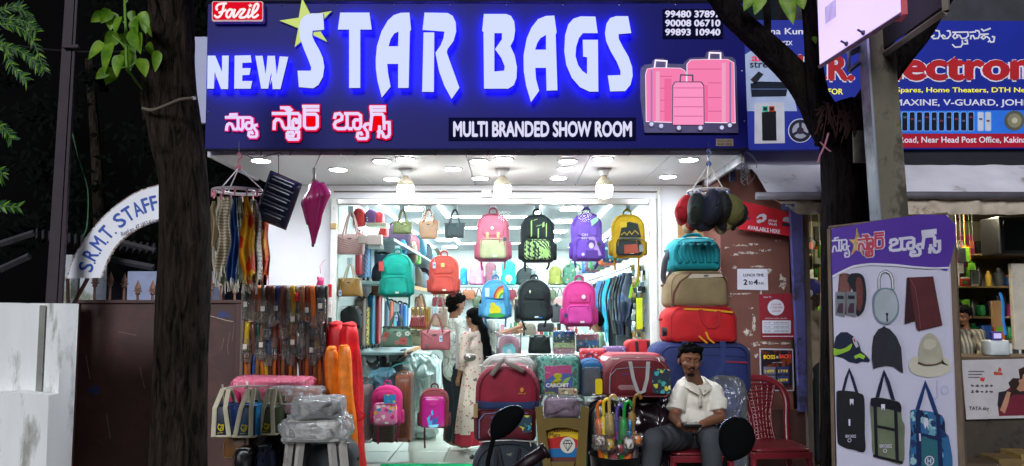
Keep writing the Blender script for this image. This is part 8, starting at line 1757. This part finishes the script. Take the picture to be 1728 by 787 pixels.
def frame(f,n):
 f = Vector(f).normalized();n = Vector(n);n = (n - f * n.dot(f)).normalized();s_ = f.cross(n);return Matrix((s_,f,n)).transposed()
def hand(b,wrist,f,n,thumb=1,curl=.5,k=1.0):
 """wrist point, finger direction f, palm normal n (the way fingers close), thumb=+1/-1 side"""
 R = frame(f,n);W = Vector(wrist)
 def q(x,y,z): return W + R @ Vector((x * thumb * k,y * k,z * k))
 b.tube([q(0,-.01,0),q(.0,.03,0),q(0,.07,0),q(0,.09,0)],[.022 * k,.032 * k,.037 * k,.034 * k],14,flat=.45,up=R @ Vector((0,0,1)))
 for i,(x,L) in enumerate(((.028,.07),(.010,.078),(-.009,.073),(-.027,.058))):
  c = curl * (1 + .12 * i);p = q(x,.085,0);pts = [q(x * .9,.06,0),p];a = 0
  for s_,fr_ in ((.45,.9),(.3,1.0),(.25,.8)):
   a += c * fr_;p = p + (R @ Vector((0,math.cos(a),math.sin(a)))) * L * s_ * k;pts.append(p)
  b.tube(pts,[.0095 * k,.0092 * k,.0086 * k,.008 * k,.0068 * k],8);b.sphere(pts[-1],.0068 * k,8,6)
 pts = [q(.018,.015,.005),q(.042,.04,.014),q(.05,.068,.026),q(.046,.088,.034)];b.tube(pts,[.014 * k,.0115 * k,.0098 * k,.008 * k],8);b.sphere(pts[-1],.0078 * k,8,6)
def head_parts(b,H,k=1.0,female=False):
 """H: 4x4 placing head space (face looks to -y) in the world"""
 def S_(c,r_,sc): b.v += [];mb = MB();mb.sphere(c,r_,20,14,sc);b.add([H @ (v * k) for v in mb.v],mb.f)
 S_((0,.008,.03),.092,(.86,1.06,1.0));S_((0,-.02,-.02),.07,(.93,1.0,1.0));S_((0,-.03,-.062),.052,(.95,.95,.85));S_((0,-.058,-.09),.024,(1.15,.9,.8))
 S_((0,-.082,.045),.03,(1.9,.45,.7))
 for s_ in (-1,1):
  S_((s_ * .038,-.064,-.018),.026,(1,.75,.9));S_((s_ * .082,.01,-.005),.022,(.35,.9,1.35));S_((s_ * .033,-.084,.026),.016,(1.3,.5,.5));S_((s_ * .012,-.098,-.022),.0095,(1,1,.8))
 mb = MB();mb.tube([(0,-.084,.02),(0,-.094,.0),(0,-.107,-.018),(0,-.095,-.028)],[.009,.011,.0145,.009],10);b.add([H @ (v * k) for v in mb.v],mb.f)
 S_((0,-.088,-.048),.013,(1.7,.7,.5));S_((0,-.086,-.06),.012,(1.5,.7,.55));S_((0,-.076,-.04),.022,(1.5,.6,.8))
def face_details(r,H,k,hairm,lipm,beard=False,brow=True):
 def add(nm,fn,m,par=r,smooth=True): mb = MB();fn(mb);mb.v = [H @ (v * k) for v in mb.v];return mb.build(nm,m,par,smooth)
 for s_ in (-1,1):
  e = add('eye',lambda mb: mb.sphere((s_ * .032,-.0765,.012),.0125,14,10),mat('#80766e',.3,var=.03,bump=0))
  add('iris',lambda mb: mb.sphere((s_ * .031,-.0868,.011),.0052,10,8,(1,.5,1)),mat('#120a08',.15,bump=0,coat=.5),e)
  add('eyelid',lambda mb: mb.sphere((s_ * .032,-.0762,.0165),.0142,14,10,(1.15,.95,.6)),r['_skin'] if False else SKIN[r.name])
  if brow: add('eyebrow',lambda mb: mb.tube(smooth_path([(s_ * .013,-.0925,.03),(s_ * .03,-.0935,.0385),(s_ * .05,-.083,.033)],4),[.0045,.002],6,flat=.6),hairm)
 add('lips',lambda mb: (mb.tube(smooth_path([(-.021,-.0865,-.052),(-.009,-.0965,-.0485),(0,-.097,-.0505),(.009,-.0965,-.0485),(.021,-.0865,-.052)],4),.0038,8),mb.tube(smooth_path([(-.019,-.0865,-.0545),(0,-.0965,-.0595),(.019,-.0865,-.0545)],5),.0045,8)),lipm)
 if beard:
  add('moustache',lambda mb: mb.tube(smooth_path([(-.026,-.0845,-.05),(-.014,-.097,-.0405),(0,-.0985,-.0385),(.014,-.097,-.0405),(.026,-.0845,-.05)],4),.0038,8,flat=.6),hairm)
  add('beard',lambda mb: mb.sphere((0,-.0625,-.092),.0235,14,9,(1.15,.95,.8)),mat('#241812',.9,bump=.8,bs=400))
SKIN = {}
def hair_cap(r,H,k,m,cuts,amp=.012,name='hair',vox=.006,fr=45):
 mb = MB()
 for c,rad,sc in cuts: t = MB();t.sphere(c,rad,20,14,sc);mb.add([H @ (v * k) for v in t.v],t.f)
 g_ = fuse(mb,vox,1,amp,fr,3);return g_.build(name,m,r,True)
def HM(pos,rz=0,rx=0,ry=0): return Matrix.Translation(Vector(pos)) @ Matrix.Rotation(rz,4,'Z') @ Matrix.Rotation(ry,4,'Y') @ Matrix.Rotation(rx,4,'X')
hairm = mat('#070607',.9,var=.3,vs=60,bump=.5,bs=150)
# ---- seated man ----
skin1 = mat('#82543c',.5,var=.1,vs=12,bump=.12,bs=250)
m_ = T('person','seated man in an off white polo shirt and grey trousers holding a dark flat object','person',(P(1170,787,5.2).x,5.2,ZF));SKIN[m_.name] = skin1
hd = P(1164,609,5.13);H = HM(hd,-.02,.13,.07);HK = .92
b = MB();head_parts(b,H,HK)
nb = P(1174,648,5.27);limb(b,[hd + Vector((.01,.03,-.05)),nb + Vector((0,.01,.0))],[.052,.056])
shL,shR = P(1147,660,5.25),P(1207,660,5.25);elL,elR = P(1137,704,5.17),P(1216,704,5.18);wrL,wrR = P(1146,716,4.98),P(1184,716,4.99)
pel = Vector((P(1175,735,5.42).x,5.42,.66));chest = P(1176,672,5.30)
limb(b,[nb,chest,pel],[.06,.11,.12]);limb(b,[nb + Vector((0,0,-.03)),shL + Vector((.02,0,-.015)),elL,wrL],[.035,.038,.039,.026]);limb(b,[nb + Vector((0,0,-.03)),shR + Vector((-.02,0,-.015)),elR,wrR],[.035,.038,.039,.026])
hipL,hipR = pel + Vector((-.09,-.02,-.01)),pel + Vector((.09,-.02,-.01));knL,knR = P(1103,742,4.93),P(1199,745,4.93);anL,anR = Vector((P(1088,787,5.0).x,5.02,.2)),Vector((P(1207,787,5.0).x,5.02,.2))
for hp,kn,an in ((hipL,knL,anL),(hipR,knR,anR)):
 limb(b,[hp,kn,an],[.07,.045,.034]);limb(b,[an,an + Vector((0,-.06,-.045)),an + Vector((0,-.17,-.06))],[.035,.032,.024])
hand(b,wrL,(.75,-.35,-.25),(.2,.25,-1) if False else (.1,.6,.55),-1,.55,1.0)
hand(b,wrR,(-.75,-.3,-.25),(-.1,.6,.55),1,.55,1.0)
bd_ = fuse(b,.0042,2);bd_.build('body',skin1,m_,True)
face_details(m_,H,HK,hairm,mat('#5a2c26',.45,bump=.1),True)
hair_cap(m_,H,HK,hairm,[((0,.03,.052),.090,(.93,1.08,.92)),((0,.055,.01),.08,(.95,.9,1.1)),((.0,-.03,.09),.058,(1.15,.9,.5)),((.045,-.045,.096),.038,(1.1,.8,.8)),((-.05,-.03,.094),.04,(1,.9,.8)),((0,.0,.1),.07,(1,1,.6)),((-.076,.01,.035),.03,(.5,1,1.5)),((.076,.01,.035),.03,(.5,1,1.5))],.016,vox=.005,fr=38)
# shirt
b = MB()
limb(b,[nb + Vector((0,.03,-.04)),chest + Vector((0,.0,0)),P(1174,700,5.34)],[.075,.135,.14]); 
for c,rd,sc in ((chest + Vector((-.045,-.02,.0)),.112,(1,.8,1.1)),(chest + Vector((.05,-.02,0)),.112,(1,.8,1.1)),(P(1174,702,5.30),.15,(1.08,.9,.8)),(P(1174,715,5.32),.15,(1.08,.95,.5))): b.sphere(c,rd,18,12,sc)
for sh,el,sgn in ((shL,elL,-1),(shR,elR,1)):
 limb(b,[nb + Vector((sgn * .045,.015,-.028)),sh + Vector((-sgn * .005,.005,-.0))],[.062,.064]);e2 = sh.lerp(el,.76);b.tube([sh,sh.lerp(el,.4),e2],[.06,.062,.068],20)
for s_ in (-1,1): b.sphere(nb + Vector((s_ * .055,.03,-.0)),.055,14,10);b.sphere(nb + Vector((s_ * .09,.02,-.022)),.055,14,10)
b.sphere(nb + Vector((0,.05,.0)),.06,14,10)
sh_m = mat('#e2ded2',.85,var=.05,vs=4,bump=.35,bs=260,sheen=.2)
g_ = fuse(b,.0065,3)
for i,v in enumerate(g_.v):
 k_ = math.sin((v.z * 52 + v.x * 22 + 2 * noise.noise(v * 7)) ) * .0045 - abs(noise.noise(Vector((v.x * 7,v.y * 7,v.z * 13)))) * .02 + noise.noise(v * 11) * .008 + .004 * math.sin(v.x * 60 + v.z * 30) * (v.z < .95)
 g_.v[i] = v + (v - Vector((chest.x,chest.y,v.z))).normalized() * k_
g_.build('polo_shirt',sh_m,m_,True)
col_m = mat('#cbc6b8',.85,var=.05,vs=4,bump=.3,bs=260)
nf = nb + Vector((0,-.075,-.02))
for sgn in (-1,1):
 b = MB()
 def cs_(u,v,sgn=sgn):
  a = PI * u;k_ = .012 + .03 * v * (1 + .6 * u ** 3);return nb + Vector((sgn * math.sin(a) * (.052 + k_) + sgn * .014 * u * v,math.cos(a) * (.056 + k_) - .016 - .02 * u,.062 - .072 * u ** 1.6 - .036 * v * (1 + .5 * u ** 4)))
 b.sheet(cs_,20,6,.004);b.build('collar',col_m,m_,True)
b = MB();b.tube([nf + Vector((0,-.03,-.03)),nf + Vector((-.004,-.062,-.07)),nf + Vector((-.006,-.07,-.125))],.014,6,flat=.25,up=(0,1,0));b.build('placket',col_m,m_,True)
for t in (.2,.6,.95):
 b = MB();b.sphere(nf + Vector((-.003,-.06 - .02 * t,-.045 - .08 * t)),.0038,8,5);b.build('button',mat('#8a8478',.3),m_,True)
b = MB();b.prism(lambda u,v,n: P(u,v,5.11) + Vector((0,-n,0)),[(1187.5,658),(1189,660),(1192,658.5),(1189.5,661.5)],0,.003);b.build('logo',mat('#4a4642',.6),m_)
# trousers
tr_m = mat('#484b50',.85,var=.12,vs=8,bump=.4,bs=240)
b = MB();limb(b,[pel + Vector((-.04,0,0)),pel + Vector((.04,0,0))],[.125,.125])
for hp,kn,an in ((hipL,knL,anL),(hipR,knR,anR)): limb(b,[hp,hp.lerp(kn,.55),kn + Vector((0,.01,.0)),kn.lerp(an,.5),an + Vector((0,0,.03))],[.1,.088,.07,.064,.055])
g_ = fuse(b,.008,3)
for i,v in enumerate(g_.v):
 k_ = .006 * math.sin(v.y * 55 + v.x * 20 + 3 * noise.noise(v * 6)) + .008 * noise.noise(v * 9);g_.v[i] = v + Vector((0,-.4,1)) * k_
g_.build('trousers',tr_m,m_,True)
for an in (anL,anR): b = MB();b.inflate(rrect(-.045,-.13,.045,.13,.04,5),.02,an + Vector((0,-.07,-.075)),7,5,0,mtx=Matrix.Rotation(-PI / 2,3,'X'));b.tube(smooth_path([an + Vector((-.045,-.08,-.07)),an + Vector((0,-.1,-.025)),an + Vector((.045,-.08,-.07))]),.012,6,flat=.4);b.build('sandal',lea('#2c1c14'),m_,True)
# what he holds
a,c = P(1149,712,4.93),P(1179,712,4.93);b = MB();b.box((a.x,4.84,a.z - .022),(c.x,4.95,a.z - .006),.006);r = simple('tablet',b,mat('#15171c',.25,coat=.4),'dark flat device held low in both hands by the seated man','device')
b = MB();b.box((-.055,-.045,.0165),(.055,.045,.0172));b.build('screen',mat('#3a424c',.1),r,world=False)
# ---- standing figures ----
def stand(lab,px,yhead,yfoot,Y,face,skin,hair_cuts,shirt,trous,arms,dress=None,lean=0,zfoot=None,sleeve=.95,extra=None,k=None,hairamp=.01,beard=False,sh_amp=.006,feet=True,hairmat=None,legx=.08):
 top,bot = P(px,yhead,Y),P(px,yfoot,Y)
 if zfoot is not None: bot.z = zfoot
 Ht = top.z - bot.z;k = Ht / 1.68;fx = math.cos(face),math.sin(face)
 r = T('person',lab,'person',bot);SKIN[r.name] = skin
 rz = face;Rm = Matrix.Rotation(rz,3,'Z')
 def q(x,y,z): return bot + Rm @ Vector((x * k,y * k,0)) + Vector((lean * z * k,0,z * k))
 H = Matrix.Translation(q(0,-.02,1.57)) @ Matrix.Rotation(rz,4,'Z') @ Matrix.Rotation(arms.get('nod',.1),4,'X')
 b = MB();head_parts(b,H,k * .98);limb(b,[q(0,.01,1.5),q(0,.02,1.40)],[.048 * k,.052 * k])
 pts = {}
 limb(b,[q(0,.02,1.38),q(0,.01,1.2),q(0,0,1.0),q(0,0,.92)],[.06 * k,.1 * k,.1 * k,.11 * k])
 for s_,nm in ((-1,'L'),(1,'R')):
  sh = q(s_ * .16,.01,1.36);el,wr,fd,pn = arms[nm];el,wr = q(*el),q(*wr)
  limb(b,[q(s_ * .05,.01,1.38),sh,el,wr],[.05 * k,.045 * k,.036 * k,.025 * k]);hand(b,wr,Rm @ Vector(fd),Rm @ Vector(pn),-s_,.35,k * .95);pts[nm] = (sh,el,wr)
  hp,kn,an = q(s_ * .09,0,.9),q(s_ * (legx + .0),-.02,.5),q(s_ * legx,.02,.08)
  limb(b,[hp,kn,an],[.075 * k,.048 * k,.034 * k]);limb(b,[an,an + Rm @ Vector((0,-.07 * k,-.04 * k)),an + Rm @ Vector((0,-.17 * k,-.055 * k))],[.036 * k,.032 * k,.022 * k]);pts['k' + nm] = (hp,kn,an)
 fuse(b,.0075,2).build('body',skin,r,True)
 face_details(r,H,k * .98,hairmat or hairm,mat('#6a3a34',.5),beard)
 if hair_cuts: hair_cap(r,H,k * .98,hairmat or hairm,hair_cuts,hairamp,vox=.008)
 b = MB();limb(b,[q(0,.02,1.36),q(0,.01,1.22),q(0,0,1.02),q(0,0,.86)],[.085 * k,.13 * k,.125 * k,.135 * k]); 
 for s_ in (-1,1): b.sphere(q(s_ * .07,.01,1.22),.1 * k,14,10);b.sphere(q(s_ * .05,.0,.92),.11 * k,14,10)
 for nm,s_ in (('L',-1),('R',1)):
  sh,el,wr = pts[nm];e2 = el if sleeve > .5 else sh.lerp(el,.7);limb(b,[q(s_ * .05,.01,1.37),sh],[.06 * k,.066 * k]);b.tube([sh,sh.lerp(e2,.5),e2],[.066 * k,.062 * k,.062 * k],16)
  if sleeve > .5: b.sphere(el,.06 * k,12,8);e3 = el.lerp(wr,(sleeve - .5) * 2 * .9);b.tube([el,e3],[.058 * k,.05 * k],16)
 g_ = fuse(b,.011,2,sh_amp,9,px);g_.build('shirt' if not dress else 'dress_top',shirt,r,True)
 if trous:
  b = MB();b.sphere(q(0,0,.9),.13 * k,14,10,(1,.85,.9))
  for nm in ('kL','kR'): hp,kn,an = pts[nm];limb(b,[hp,kn,an + Vector((0,0,.03))],[.1 * k,.075 * k,.06 * k])
  fuse(b,.011,2,.008,8,3).build('trousers',trous,r,True)
 if extra: extra(r,q,k,H,Rm)
 return r
ADS = {'L': ((-.2,.0,1.1),(-.17,-.1,.9),(0,-.3,-1),(1,0,0)),'R': ((.2,0,1.1),(.17,-.1,.9),(0,-.3,-1),(-1,0,0))}
short_h = [((0,.03,.055),.1,(.93,1.05,.95)),((0,.055,.0),.085,(.95,.9,1.1)),((.0,-.05,.1),.055,(1.2,.9,.7))]
skin2 = mat('#8a5c44',.5,var=.08,vs=12,bump=.1);skin3 = mat('#9a6a52',.5,var=.08,vs=12,bump=.1)
shirt2 = patt('#e4e4de',['#6c7674','#9aa49e'],13,.035,kind='net')
def ex_m(r,q,k,H,Rm): pass
stand('man shopper in a white patterned shirt and dark trousers, back half turned',766,499,757,7.62,PI * .72,skin2,short_h,shirt2,fab('#181d26'),{'L': ((-.22,.02,1.1),(-.2,-.08,.86),(0,-.2,-1),(1,0,0)),'R': ((.21,.0,1.1),(.14,-.2,1.0),(0,-.9,.1),(-1,0,0)),'nod': .2},sleeve=.9,hairamp=.014)
dressm = patt('#e2c2b6',['#b0303c','#7c8a5c','#c4545c','#b84a48'],26,.24)
def ex_g(r,q,k,H,Rm):
 b = MB();rings_ = [(1.0,.14,.10),(.9,.165,.12),(.7,.19,.15),(.45,.22,.18),(.2,.25,.2)]
 n = 44;vs = []
 pr_ = smooth_path([(z,a,c) for z,a,c in rings_],6)
 for t in pr_:
  for j in range(n): a = 2 * PI * j / n;f = 1 + (.09 * math.sin(a * 7) + .05 * math.sin(a * 12 + 1)) * (1.05 - t.x) ;vs.append(q(t.y * f * math.cos(a),t.z * f * math.sin(a),t.x))
 fs = [(i * n + j,i * n + (j + 1) % n,(i + 1) * n + (j + 1) % n,(i + 1) * n + j) for i in range(len(pr_) - 1) for j in range(n)]
 b.add(vs,fs);b.build('dress_skirt',dressm,r,True)
 b = MB();vs = []
 for z,kk in ((.24,.96),(.15,1.0),(.07,1.03)):
  for j in range(n): a = 2 * PI * j / n;f = kk * (1 + .1 * math.sin(a * 9 + 1));vs.append(q(.235 * f * math.cos(a),.19 * f * math.sin(a),z))
 b.add(vs,[(i * n + j,i * n + (j + 1) % n,(i + 1) * n + (j + 1) % n,(i + 1) * n + j) for i in range(2) for j in range(n)]);b.build('red_hem',fab('#b81838'),r,True)
 # braid / long hair
 mb = MB();hp = [H @ Vector((0.0,.09 * k,-.02)),q(-.02,.13,1.44),q(-.05,.15,1.25),q(-.08,.15,1.05),q(-.07,.15,.88),q(-.05,.15,.78)]
 pth = smooth_path(hp,8);n_ = len(pth)
 mb.tube(pth,[(.035 + .022 * math.sin(PI * min(1,i / n_ * 1.15)) + .005 * math.sin(i * 1.1)) * k * (1 if i < n_ - 8 else (n_ - i) / 9) for i in range(n_)],16)
 for i,v in enumerate(mb.v): mb.v[i] = v + noise.noise_vector(Vector((v.x * 60,v.y * 60,v.z * 6))) * .012
 mb.build('long_hair',hairm,r,True)
 b = MB()
 for j in range(7): a = j * .9;b.sphere(H @ (Vector((.035 * math.cos(a) - .02,.1 + .01 * math.sin(a),.0 + .035 * math.sin(a))) * k),.022 * k,10,7)
 b.build('hair_tie',fab('#d8809a'),r,True)
stand('girl in a long cream flowered dress with a red hem and long dark hair',800,524,757,7.45,PI * 1.28,skin3,short_h[:2] + [((0,.0,.08),.085,(.95,1,.7))],dressm,None,{'L': ((-.2,.0,1.1),(-.1,-.2,1.0),(.3,-.8,.1),(1,0,0)),'R': ((.2,0,1.1),(.17,-.1,.88),(0,-.3,-1),(-1,0,0)),'nod': .15},dress=True,sleeve=.85,extra=ex_g,hairamp=.005)
stand('shopkeeper in a pale green striped shirt bent over behind the counter',1008,530,700,8.35,PI * .5 * -1 + .1,skin3,short_h,stripes('#7a9c84','#a8bca8',30,'Z'),fab('#3c4048'),{'L': ((-.2,-.12,1.12),(-.12,-.36,1.1),(0,-1,0),(1,0,0)),'R': ((.2,-.1,1.1),(.12,-.34,1.05),(0,-1,0),(-1,0,0)),'nod': .35},sleeve=.4,zfoot=ZF,lean=0)
stand('person in a check shirt reaching along the shelf behind the rainbow backpack',822,505,700,9.3,PI * .6,skin2,short_h,stripes('#5c6c80','#a8a088',16,'X'),fab('#2a3444'),{'L': ((-.2,-.1,1.2),(-.15,-.4,1.3),(0,-1,.2),(1,0,0)),'R': ((.22,-.12,1.18),(.22,-.45,1.22),(0,-1,0),(-1,0,0)),'nod': .1},zfoot=ZF,sleeve=.5)
def ex_c(r,q,k,H,Rm):
 mb = MB();mb.sphere((0,.02,.06),.108,20,14,(.9,1.05,.85));mb.v = [H @ (v * k) for v in mb.v];c_ = mb.build('cap',fab('#2c2a6c'),r,True)
 mb = MB();mb.sphere((0,.075,.03),.08,16,10,(.95,.6,.9));mb.v = [H @ (v * k) for v in mb.v];mb.build('cap_back',fab('#c0bcc4'),c_,True)
stand('man in a purple cap and beige shirt standing in the electronics shop doorway',1377,478,770,6.75,PI * .62,mat('#3a261c',.5,bump=.1),None,fab('#8a7c66'),fab('#23252b'),ADS,zfoot=ZF,sleeve=.7,extra=ex_c)
stand('bearded customer in a striped shirt behind the electronics counter',1634,520,700,7.7,-.9,skin2,short_h,stripes('#8a8474','#4c4a44',10,'X'),fab('#2a2c30'),{'L': ((-.22,-.1,1.15),(-.2,-.32,1.05),(0,-1,0),(1,0,0)),'R': ((.22,-.1,1.12),(.25,-.36,1.1),(0,-1,0),(-1,0,0)),'nod': .2},zfoot=ZF,sleeve=.9,beard=True)
# ================= parked motorcycle, its mirrors and grips in view =================
mc = T('motorcycle','parked dark motorcycle in the foreground with two round mirrors in view','motorcycle',(P(1060,787,2.5).x,2.5,0))
bk_m = mat('#060708',.88,var=.2,bump=.05);Ym = 2.35
def PM(px,py,dy=0): return P(px,py,Ym + dy)
# right mirror
def mirror(cpx,cpy,pts,stem,lab):
 c = PM(cpx,cpy);ol = [(PM(x,y).x - c.x,PM(x,y).z - c.z) for x,y in pts]
 ol = [tuple(v)[:2] for v in smooth_path([(a,b_,0) for a,b_ in ol] + [(ol[0][0],ol[0][1],0)],4)][:-1]
 b = MB();b.inflate(ol,.05,c,11,2.6);o = b.build('mirror',bk_m,mc,True)
 b = MB();q = [c + Vector((x * .985,.004,z * .985)) for x,z in ol];q.append(q[0]);b.tube(q,.0022,5);b.build('mirror_rim',mat('#5a6a86',.25,metal=.5,bump=0),o,True)
 b = MB();b.tube(smooth_path([PM(*s_) for s_ in stem],5),.0075,8);b.build('mirror_stem',bk_m,mc,True)
mirror(1243,742,[(1237,704),(1256,706),(1270,722),(1274,744),(1262,766),(1240,778),(1226,776),(1214,754),(1213,730),(1222,712)],[(1226,770),(1223,784),(1221,840),(1200,900)],'r')
mirror(856,712,[(838,696),(860,685),(878,687),(885,696),(874,718),(856,735),(838,742),(829,738),(828,715)],[(834,738),(828,760),(824,800),(850,900)],'l')
b = MB();b.tube([PM(866,800,.0),PM(893,778,.0),PM(920,761,.0)],[.022,.021,.02],14);b.tube([PM(917,763,.0),PM(923,759,.0)],.026,14);b.build('hand_grip',mat('#1c0c14',.45,bump=.4,bs=200),mc,True)
b = MB();hb = [PM(866,800),PM(840,850,.0),PM(940,900,-.12),PM(1120,900,-.12),PM(1240,850),PM(1290,880,.05)];b.tube(smooth_path(hb,5),.012,8);b.build('handlebar',mat('#9a9ca0',.2,metal=.9),mc,True)
cx = mc.location.x
b = MB();b.inflate(rrect(-.12,-.1,.12,.1,.06,5),.16,(cx,2.52,.84),9,3);b.build('headlamp',bk_m,mc,True)
b = MB();b.inflate(rrect(-.13,-.1,.13,.12,.06,5),.46,(cx,2.05,.78),11,3);b.build('fuel_tank',mat('#3a0c14',.2,coat=.6),mc,True)
b = MB();b.inflate(rrect(-.12,-.05,.12,.05,.03,5),.66,(cx,1.5,.78),11,4);b.build('seat',bk_m,mc,True)
for y in (2.85,1.35):
 b = MB();R_ = Matrix.Rotation(PI / 2,3,'Y');b.lathe([(.26,-.04),(.3,-.03),(.31,0),(.3,.03),(.26,.04)],32,(cx,y,.31),R_);w_ = b.build('wheel',mat('#101012',.7),mc,True)
 b = MB();b.lathe([(.24,-.02),(.262,-.025),(.262,.025),(.24,.02),(.24,-.02)],32,(cx,y,.31),R_);[b.tube([(cx,y,.31),(cx,y + .25 * math.cos(a),.31 + .25 * math.sin(a))],.008,5) for a in [j * PI / 3 for j in range(6)]];b.build('rim',mat('#8a8c90',.3,metal=.8),w_,True)
for s_ in (-1,1): b = MB();b.tube([(cx + s_ * .09,2.85,.31),(cx + s_ * .09,2.5,.95)],.02,8);b.build('fork',mat('#9a9ca0',.25,metal=.8),mc,True)
b = MB();b.box((cx - .12,1.75,.3),(cx + .12,2.25,.64),.04);b.tube([(cx,1.35,.31),(cx,1.75,.45)],.03,6);b.tube([(cx,2.5,.9),(cx,2.1,.66),(cx,1.4,.7)],.03,6);b.build('engine',mat('#2c2e32',.4,metal=.6),mc)
# ================= tree far behind the gate, night darkness put into its leaf colour =================
dt = T('tree','leafy tree beyond the gate, its leaves coloured near black for the night','tree',(-6.2,10.8,0))
trunk([(175,800,14,10.8),(172,500,12,10.8),(165,300,9,10.8),(150,100,6,10.8)],'trunk',bk1,dt,16,6,.1,21)
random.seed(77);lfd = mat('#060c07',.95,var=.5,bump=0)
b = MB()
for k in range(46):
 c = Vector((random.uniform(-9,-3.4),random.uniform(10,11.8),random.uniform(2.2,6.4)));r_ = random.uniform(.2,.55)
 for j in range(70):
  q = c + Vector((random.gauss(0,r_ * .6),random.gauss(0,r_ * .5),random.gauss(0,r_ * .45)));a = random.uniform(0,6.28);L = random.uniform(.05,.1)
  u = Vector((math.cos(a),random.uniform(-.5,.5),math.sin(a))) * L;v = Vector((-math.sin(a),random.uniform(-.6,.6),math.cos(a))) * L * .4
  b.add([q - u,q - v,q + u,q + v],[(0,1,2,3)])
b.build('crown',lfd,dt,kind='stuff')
b = MB();b.tube(smooth_path([(-9,9.5,5.6),(-6,9.5,5.1),(-3,9.5,5.3)],8),.012,4);simple('overhead_cable',b,mat('#17171a',.8),'thin dark overhead cable crossing the black background at the left','cable')
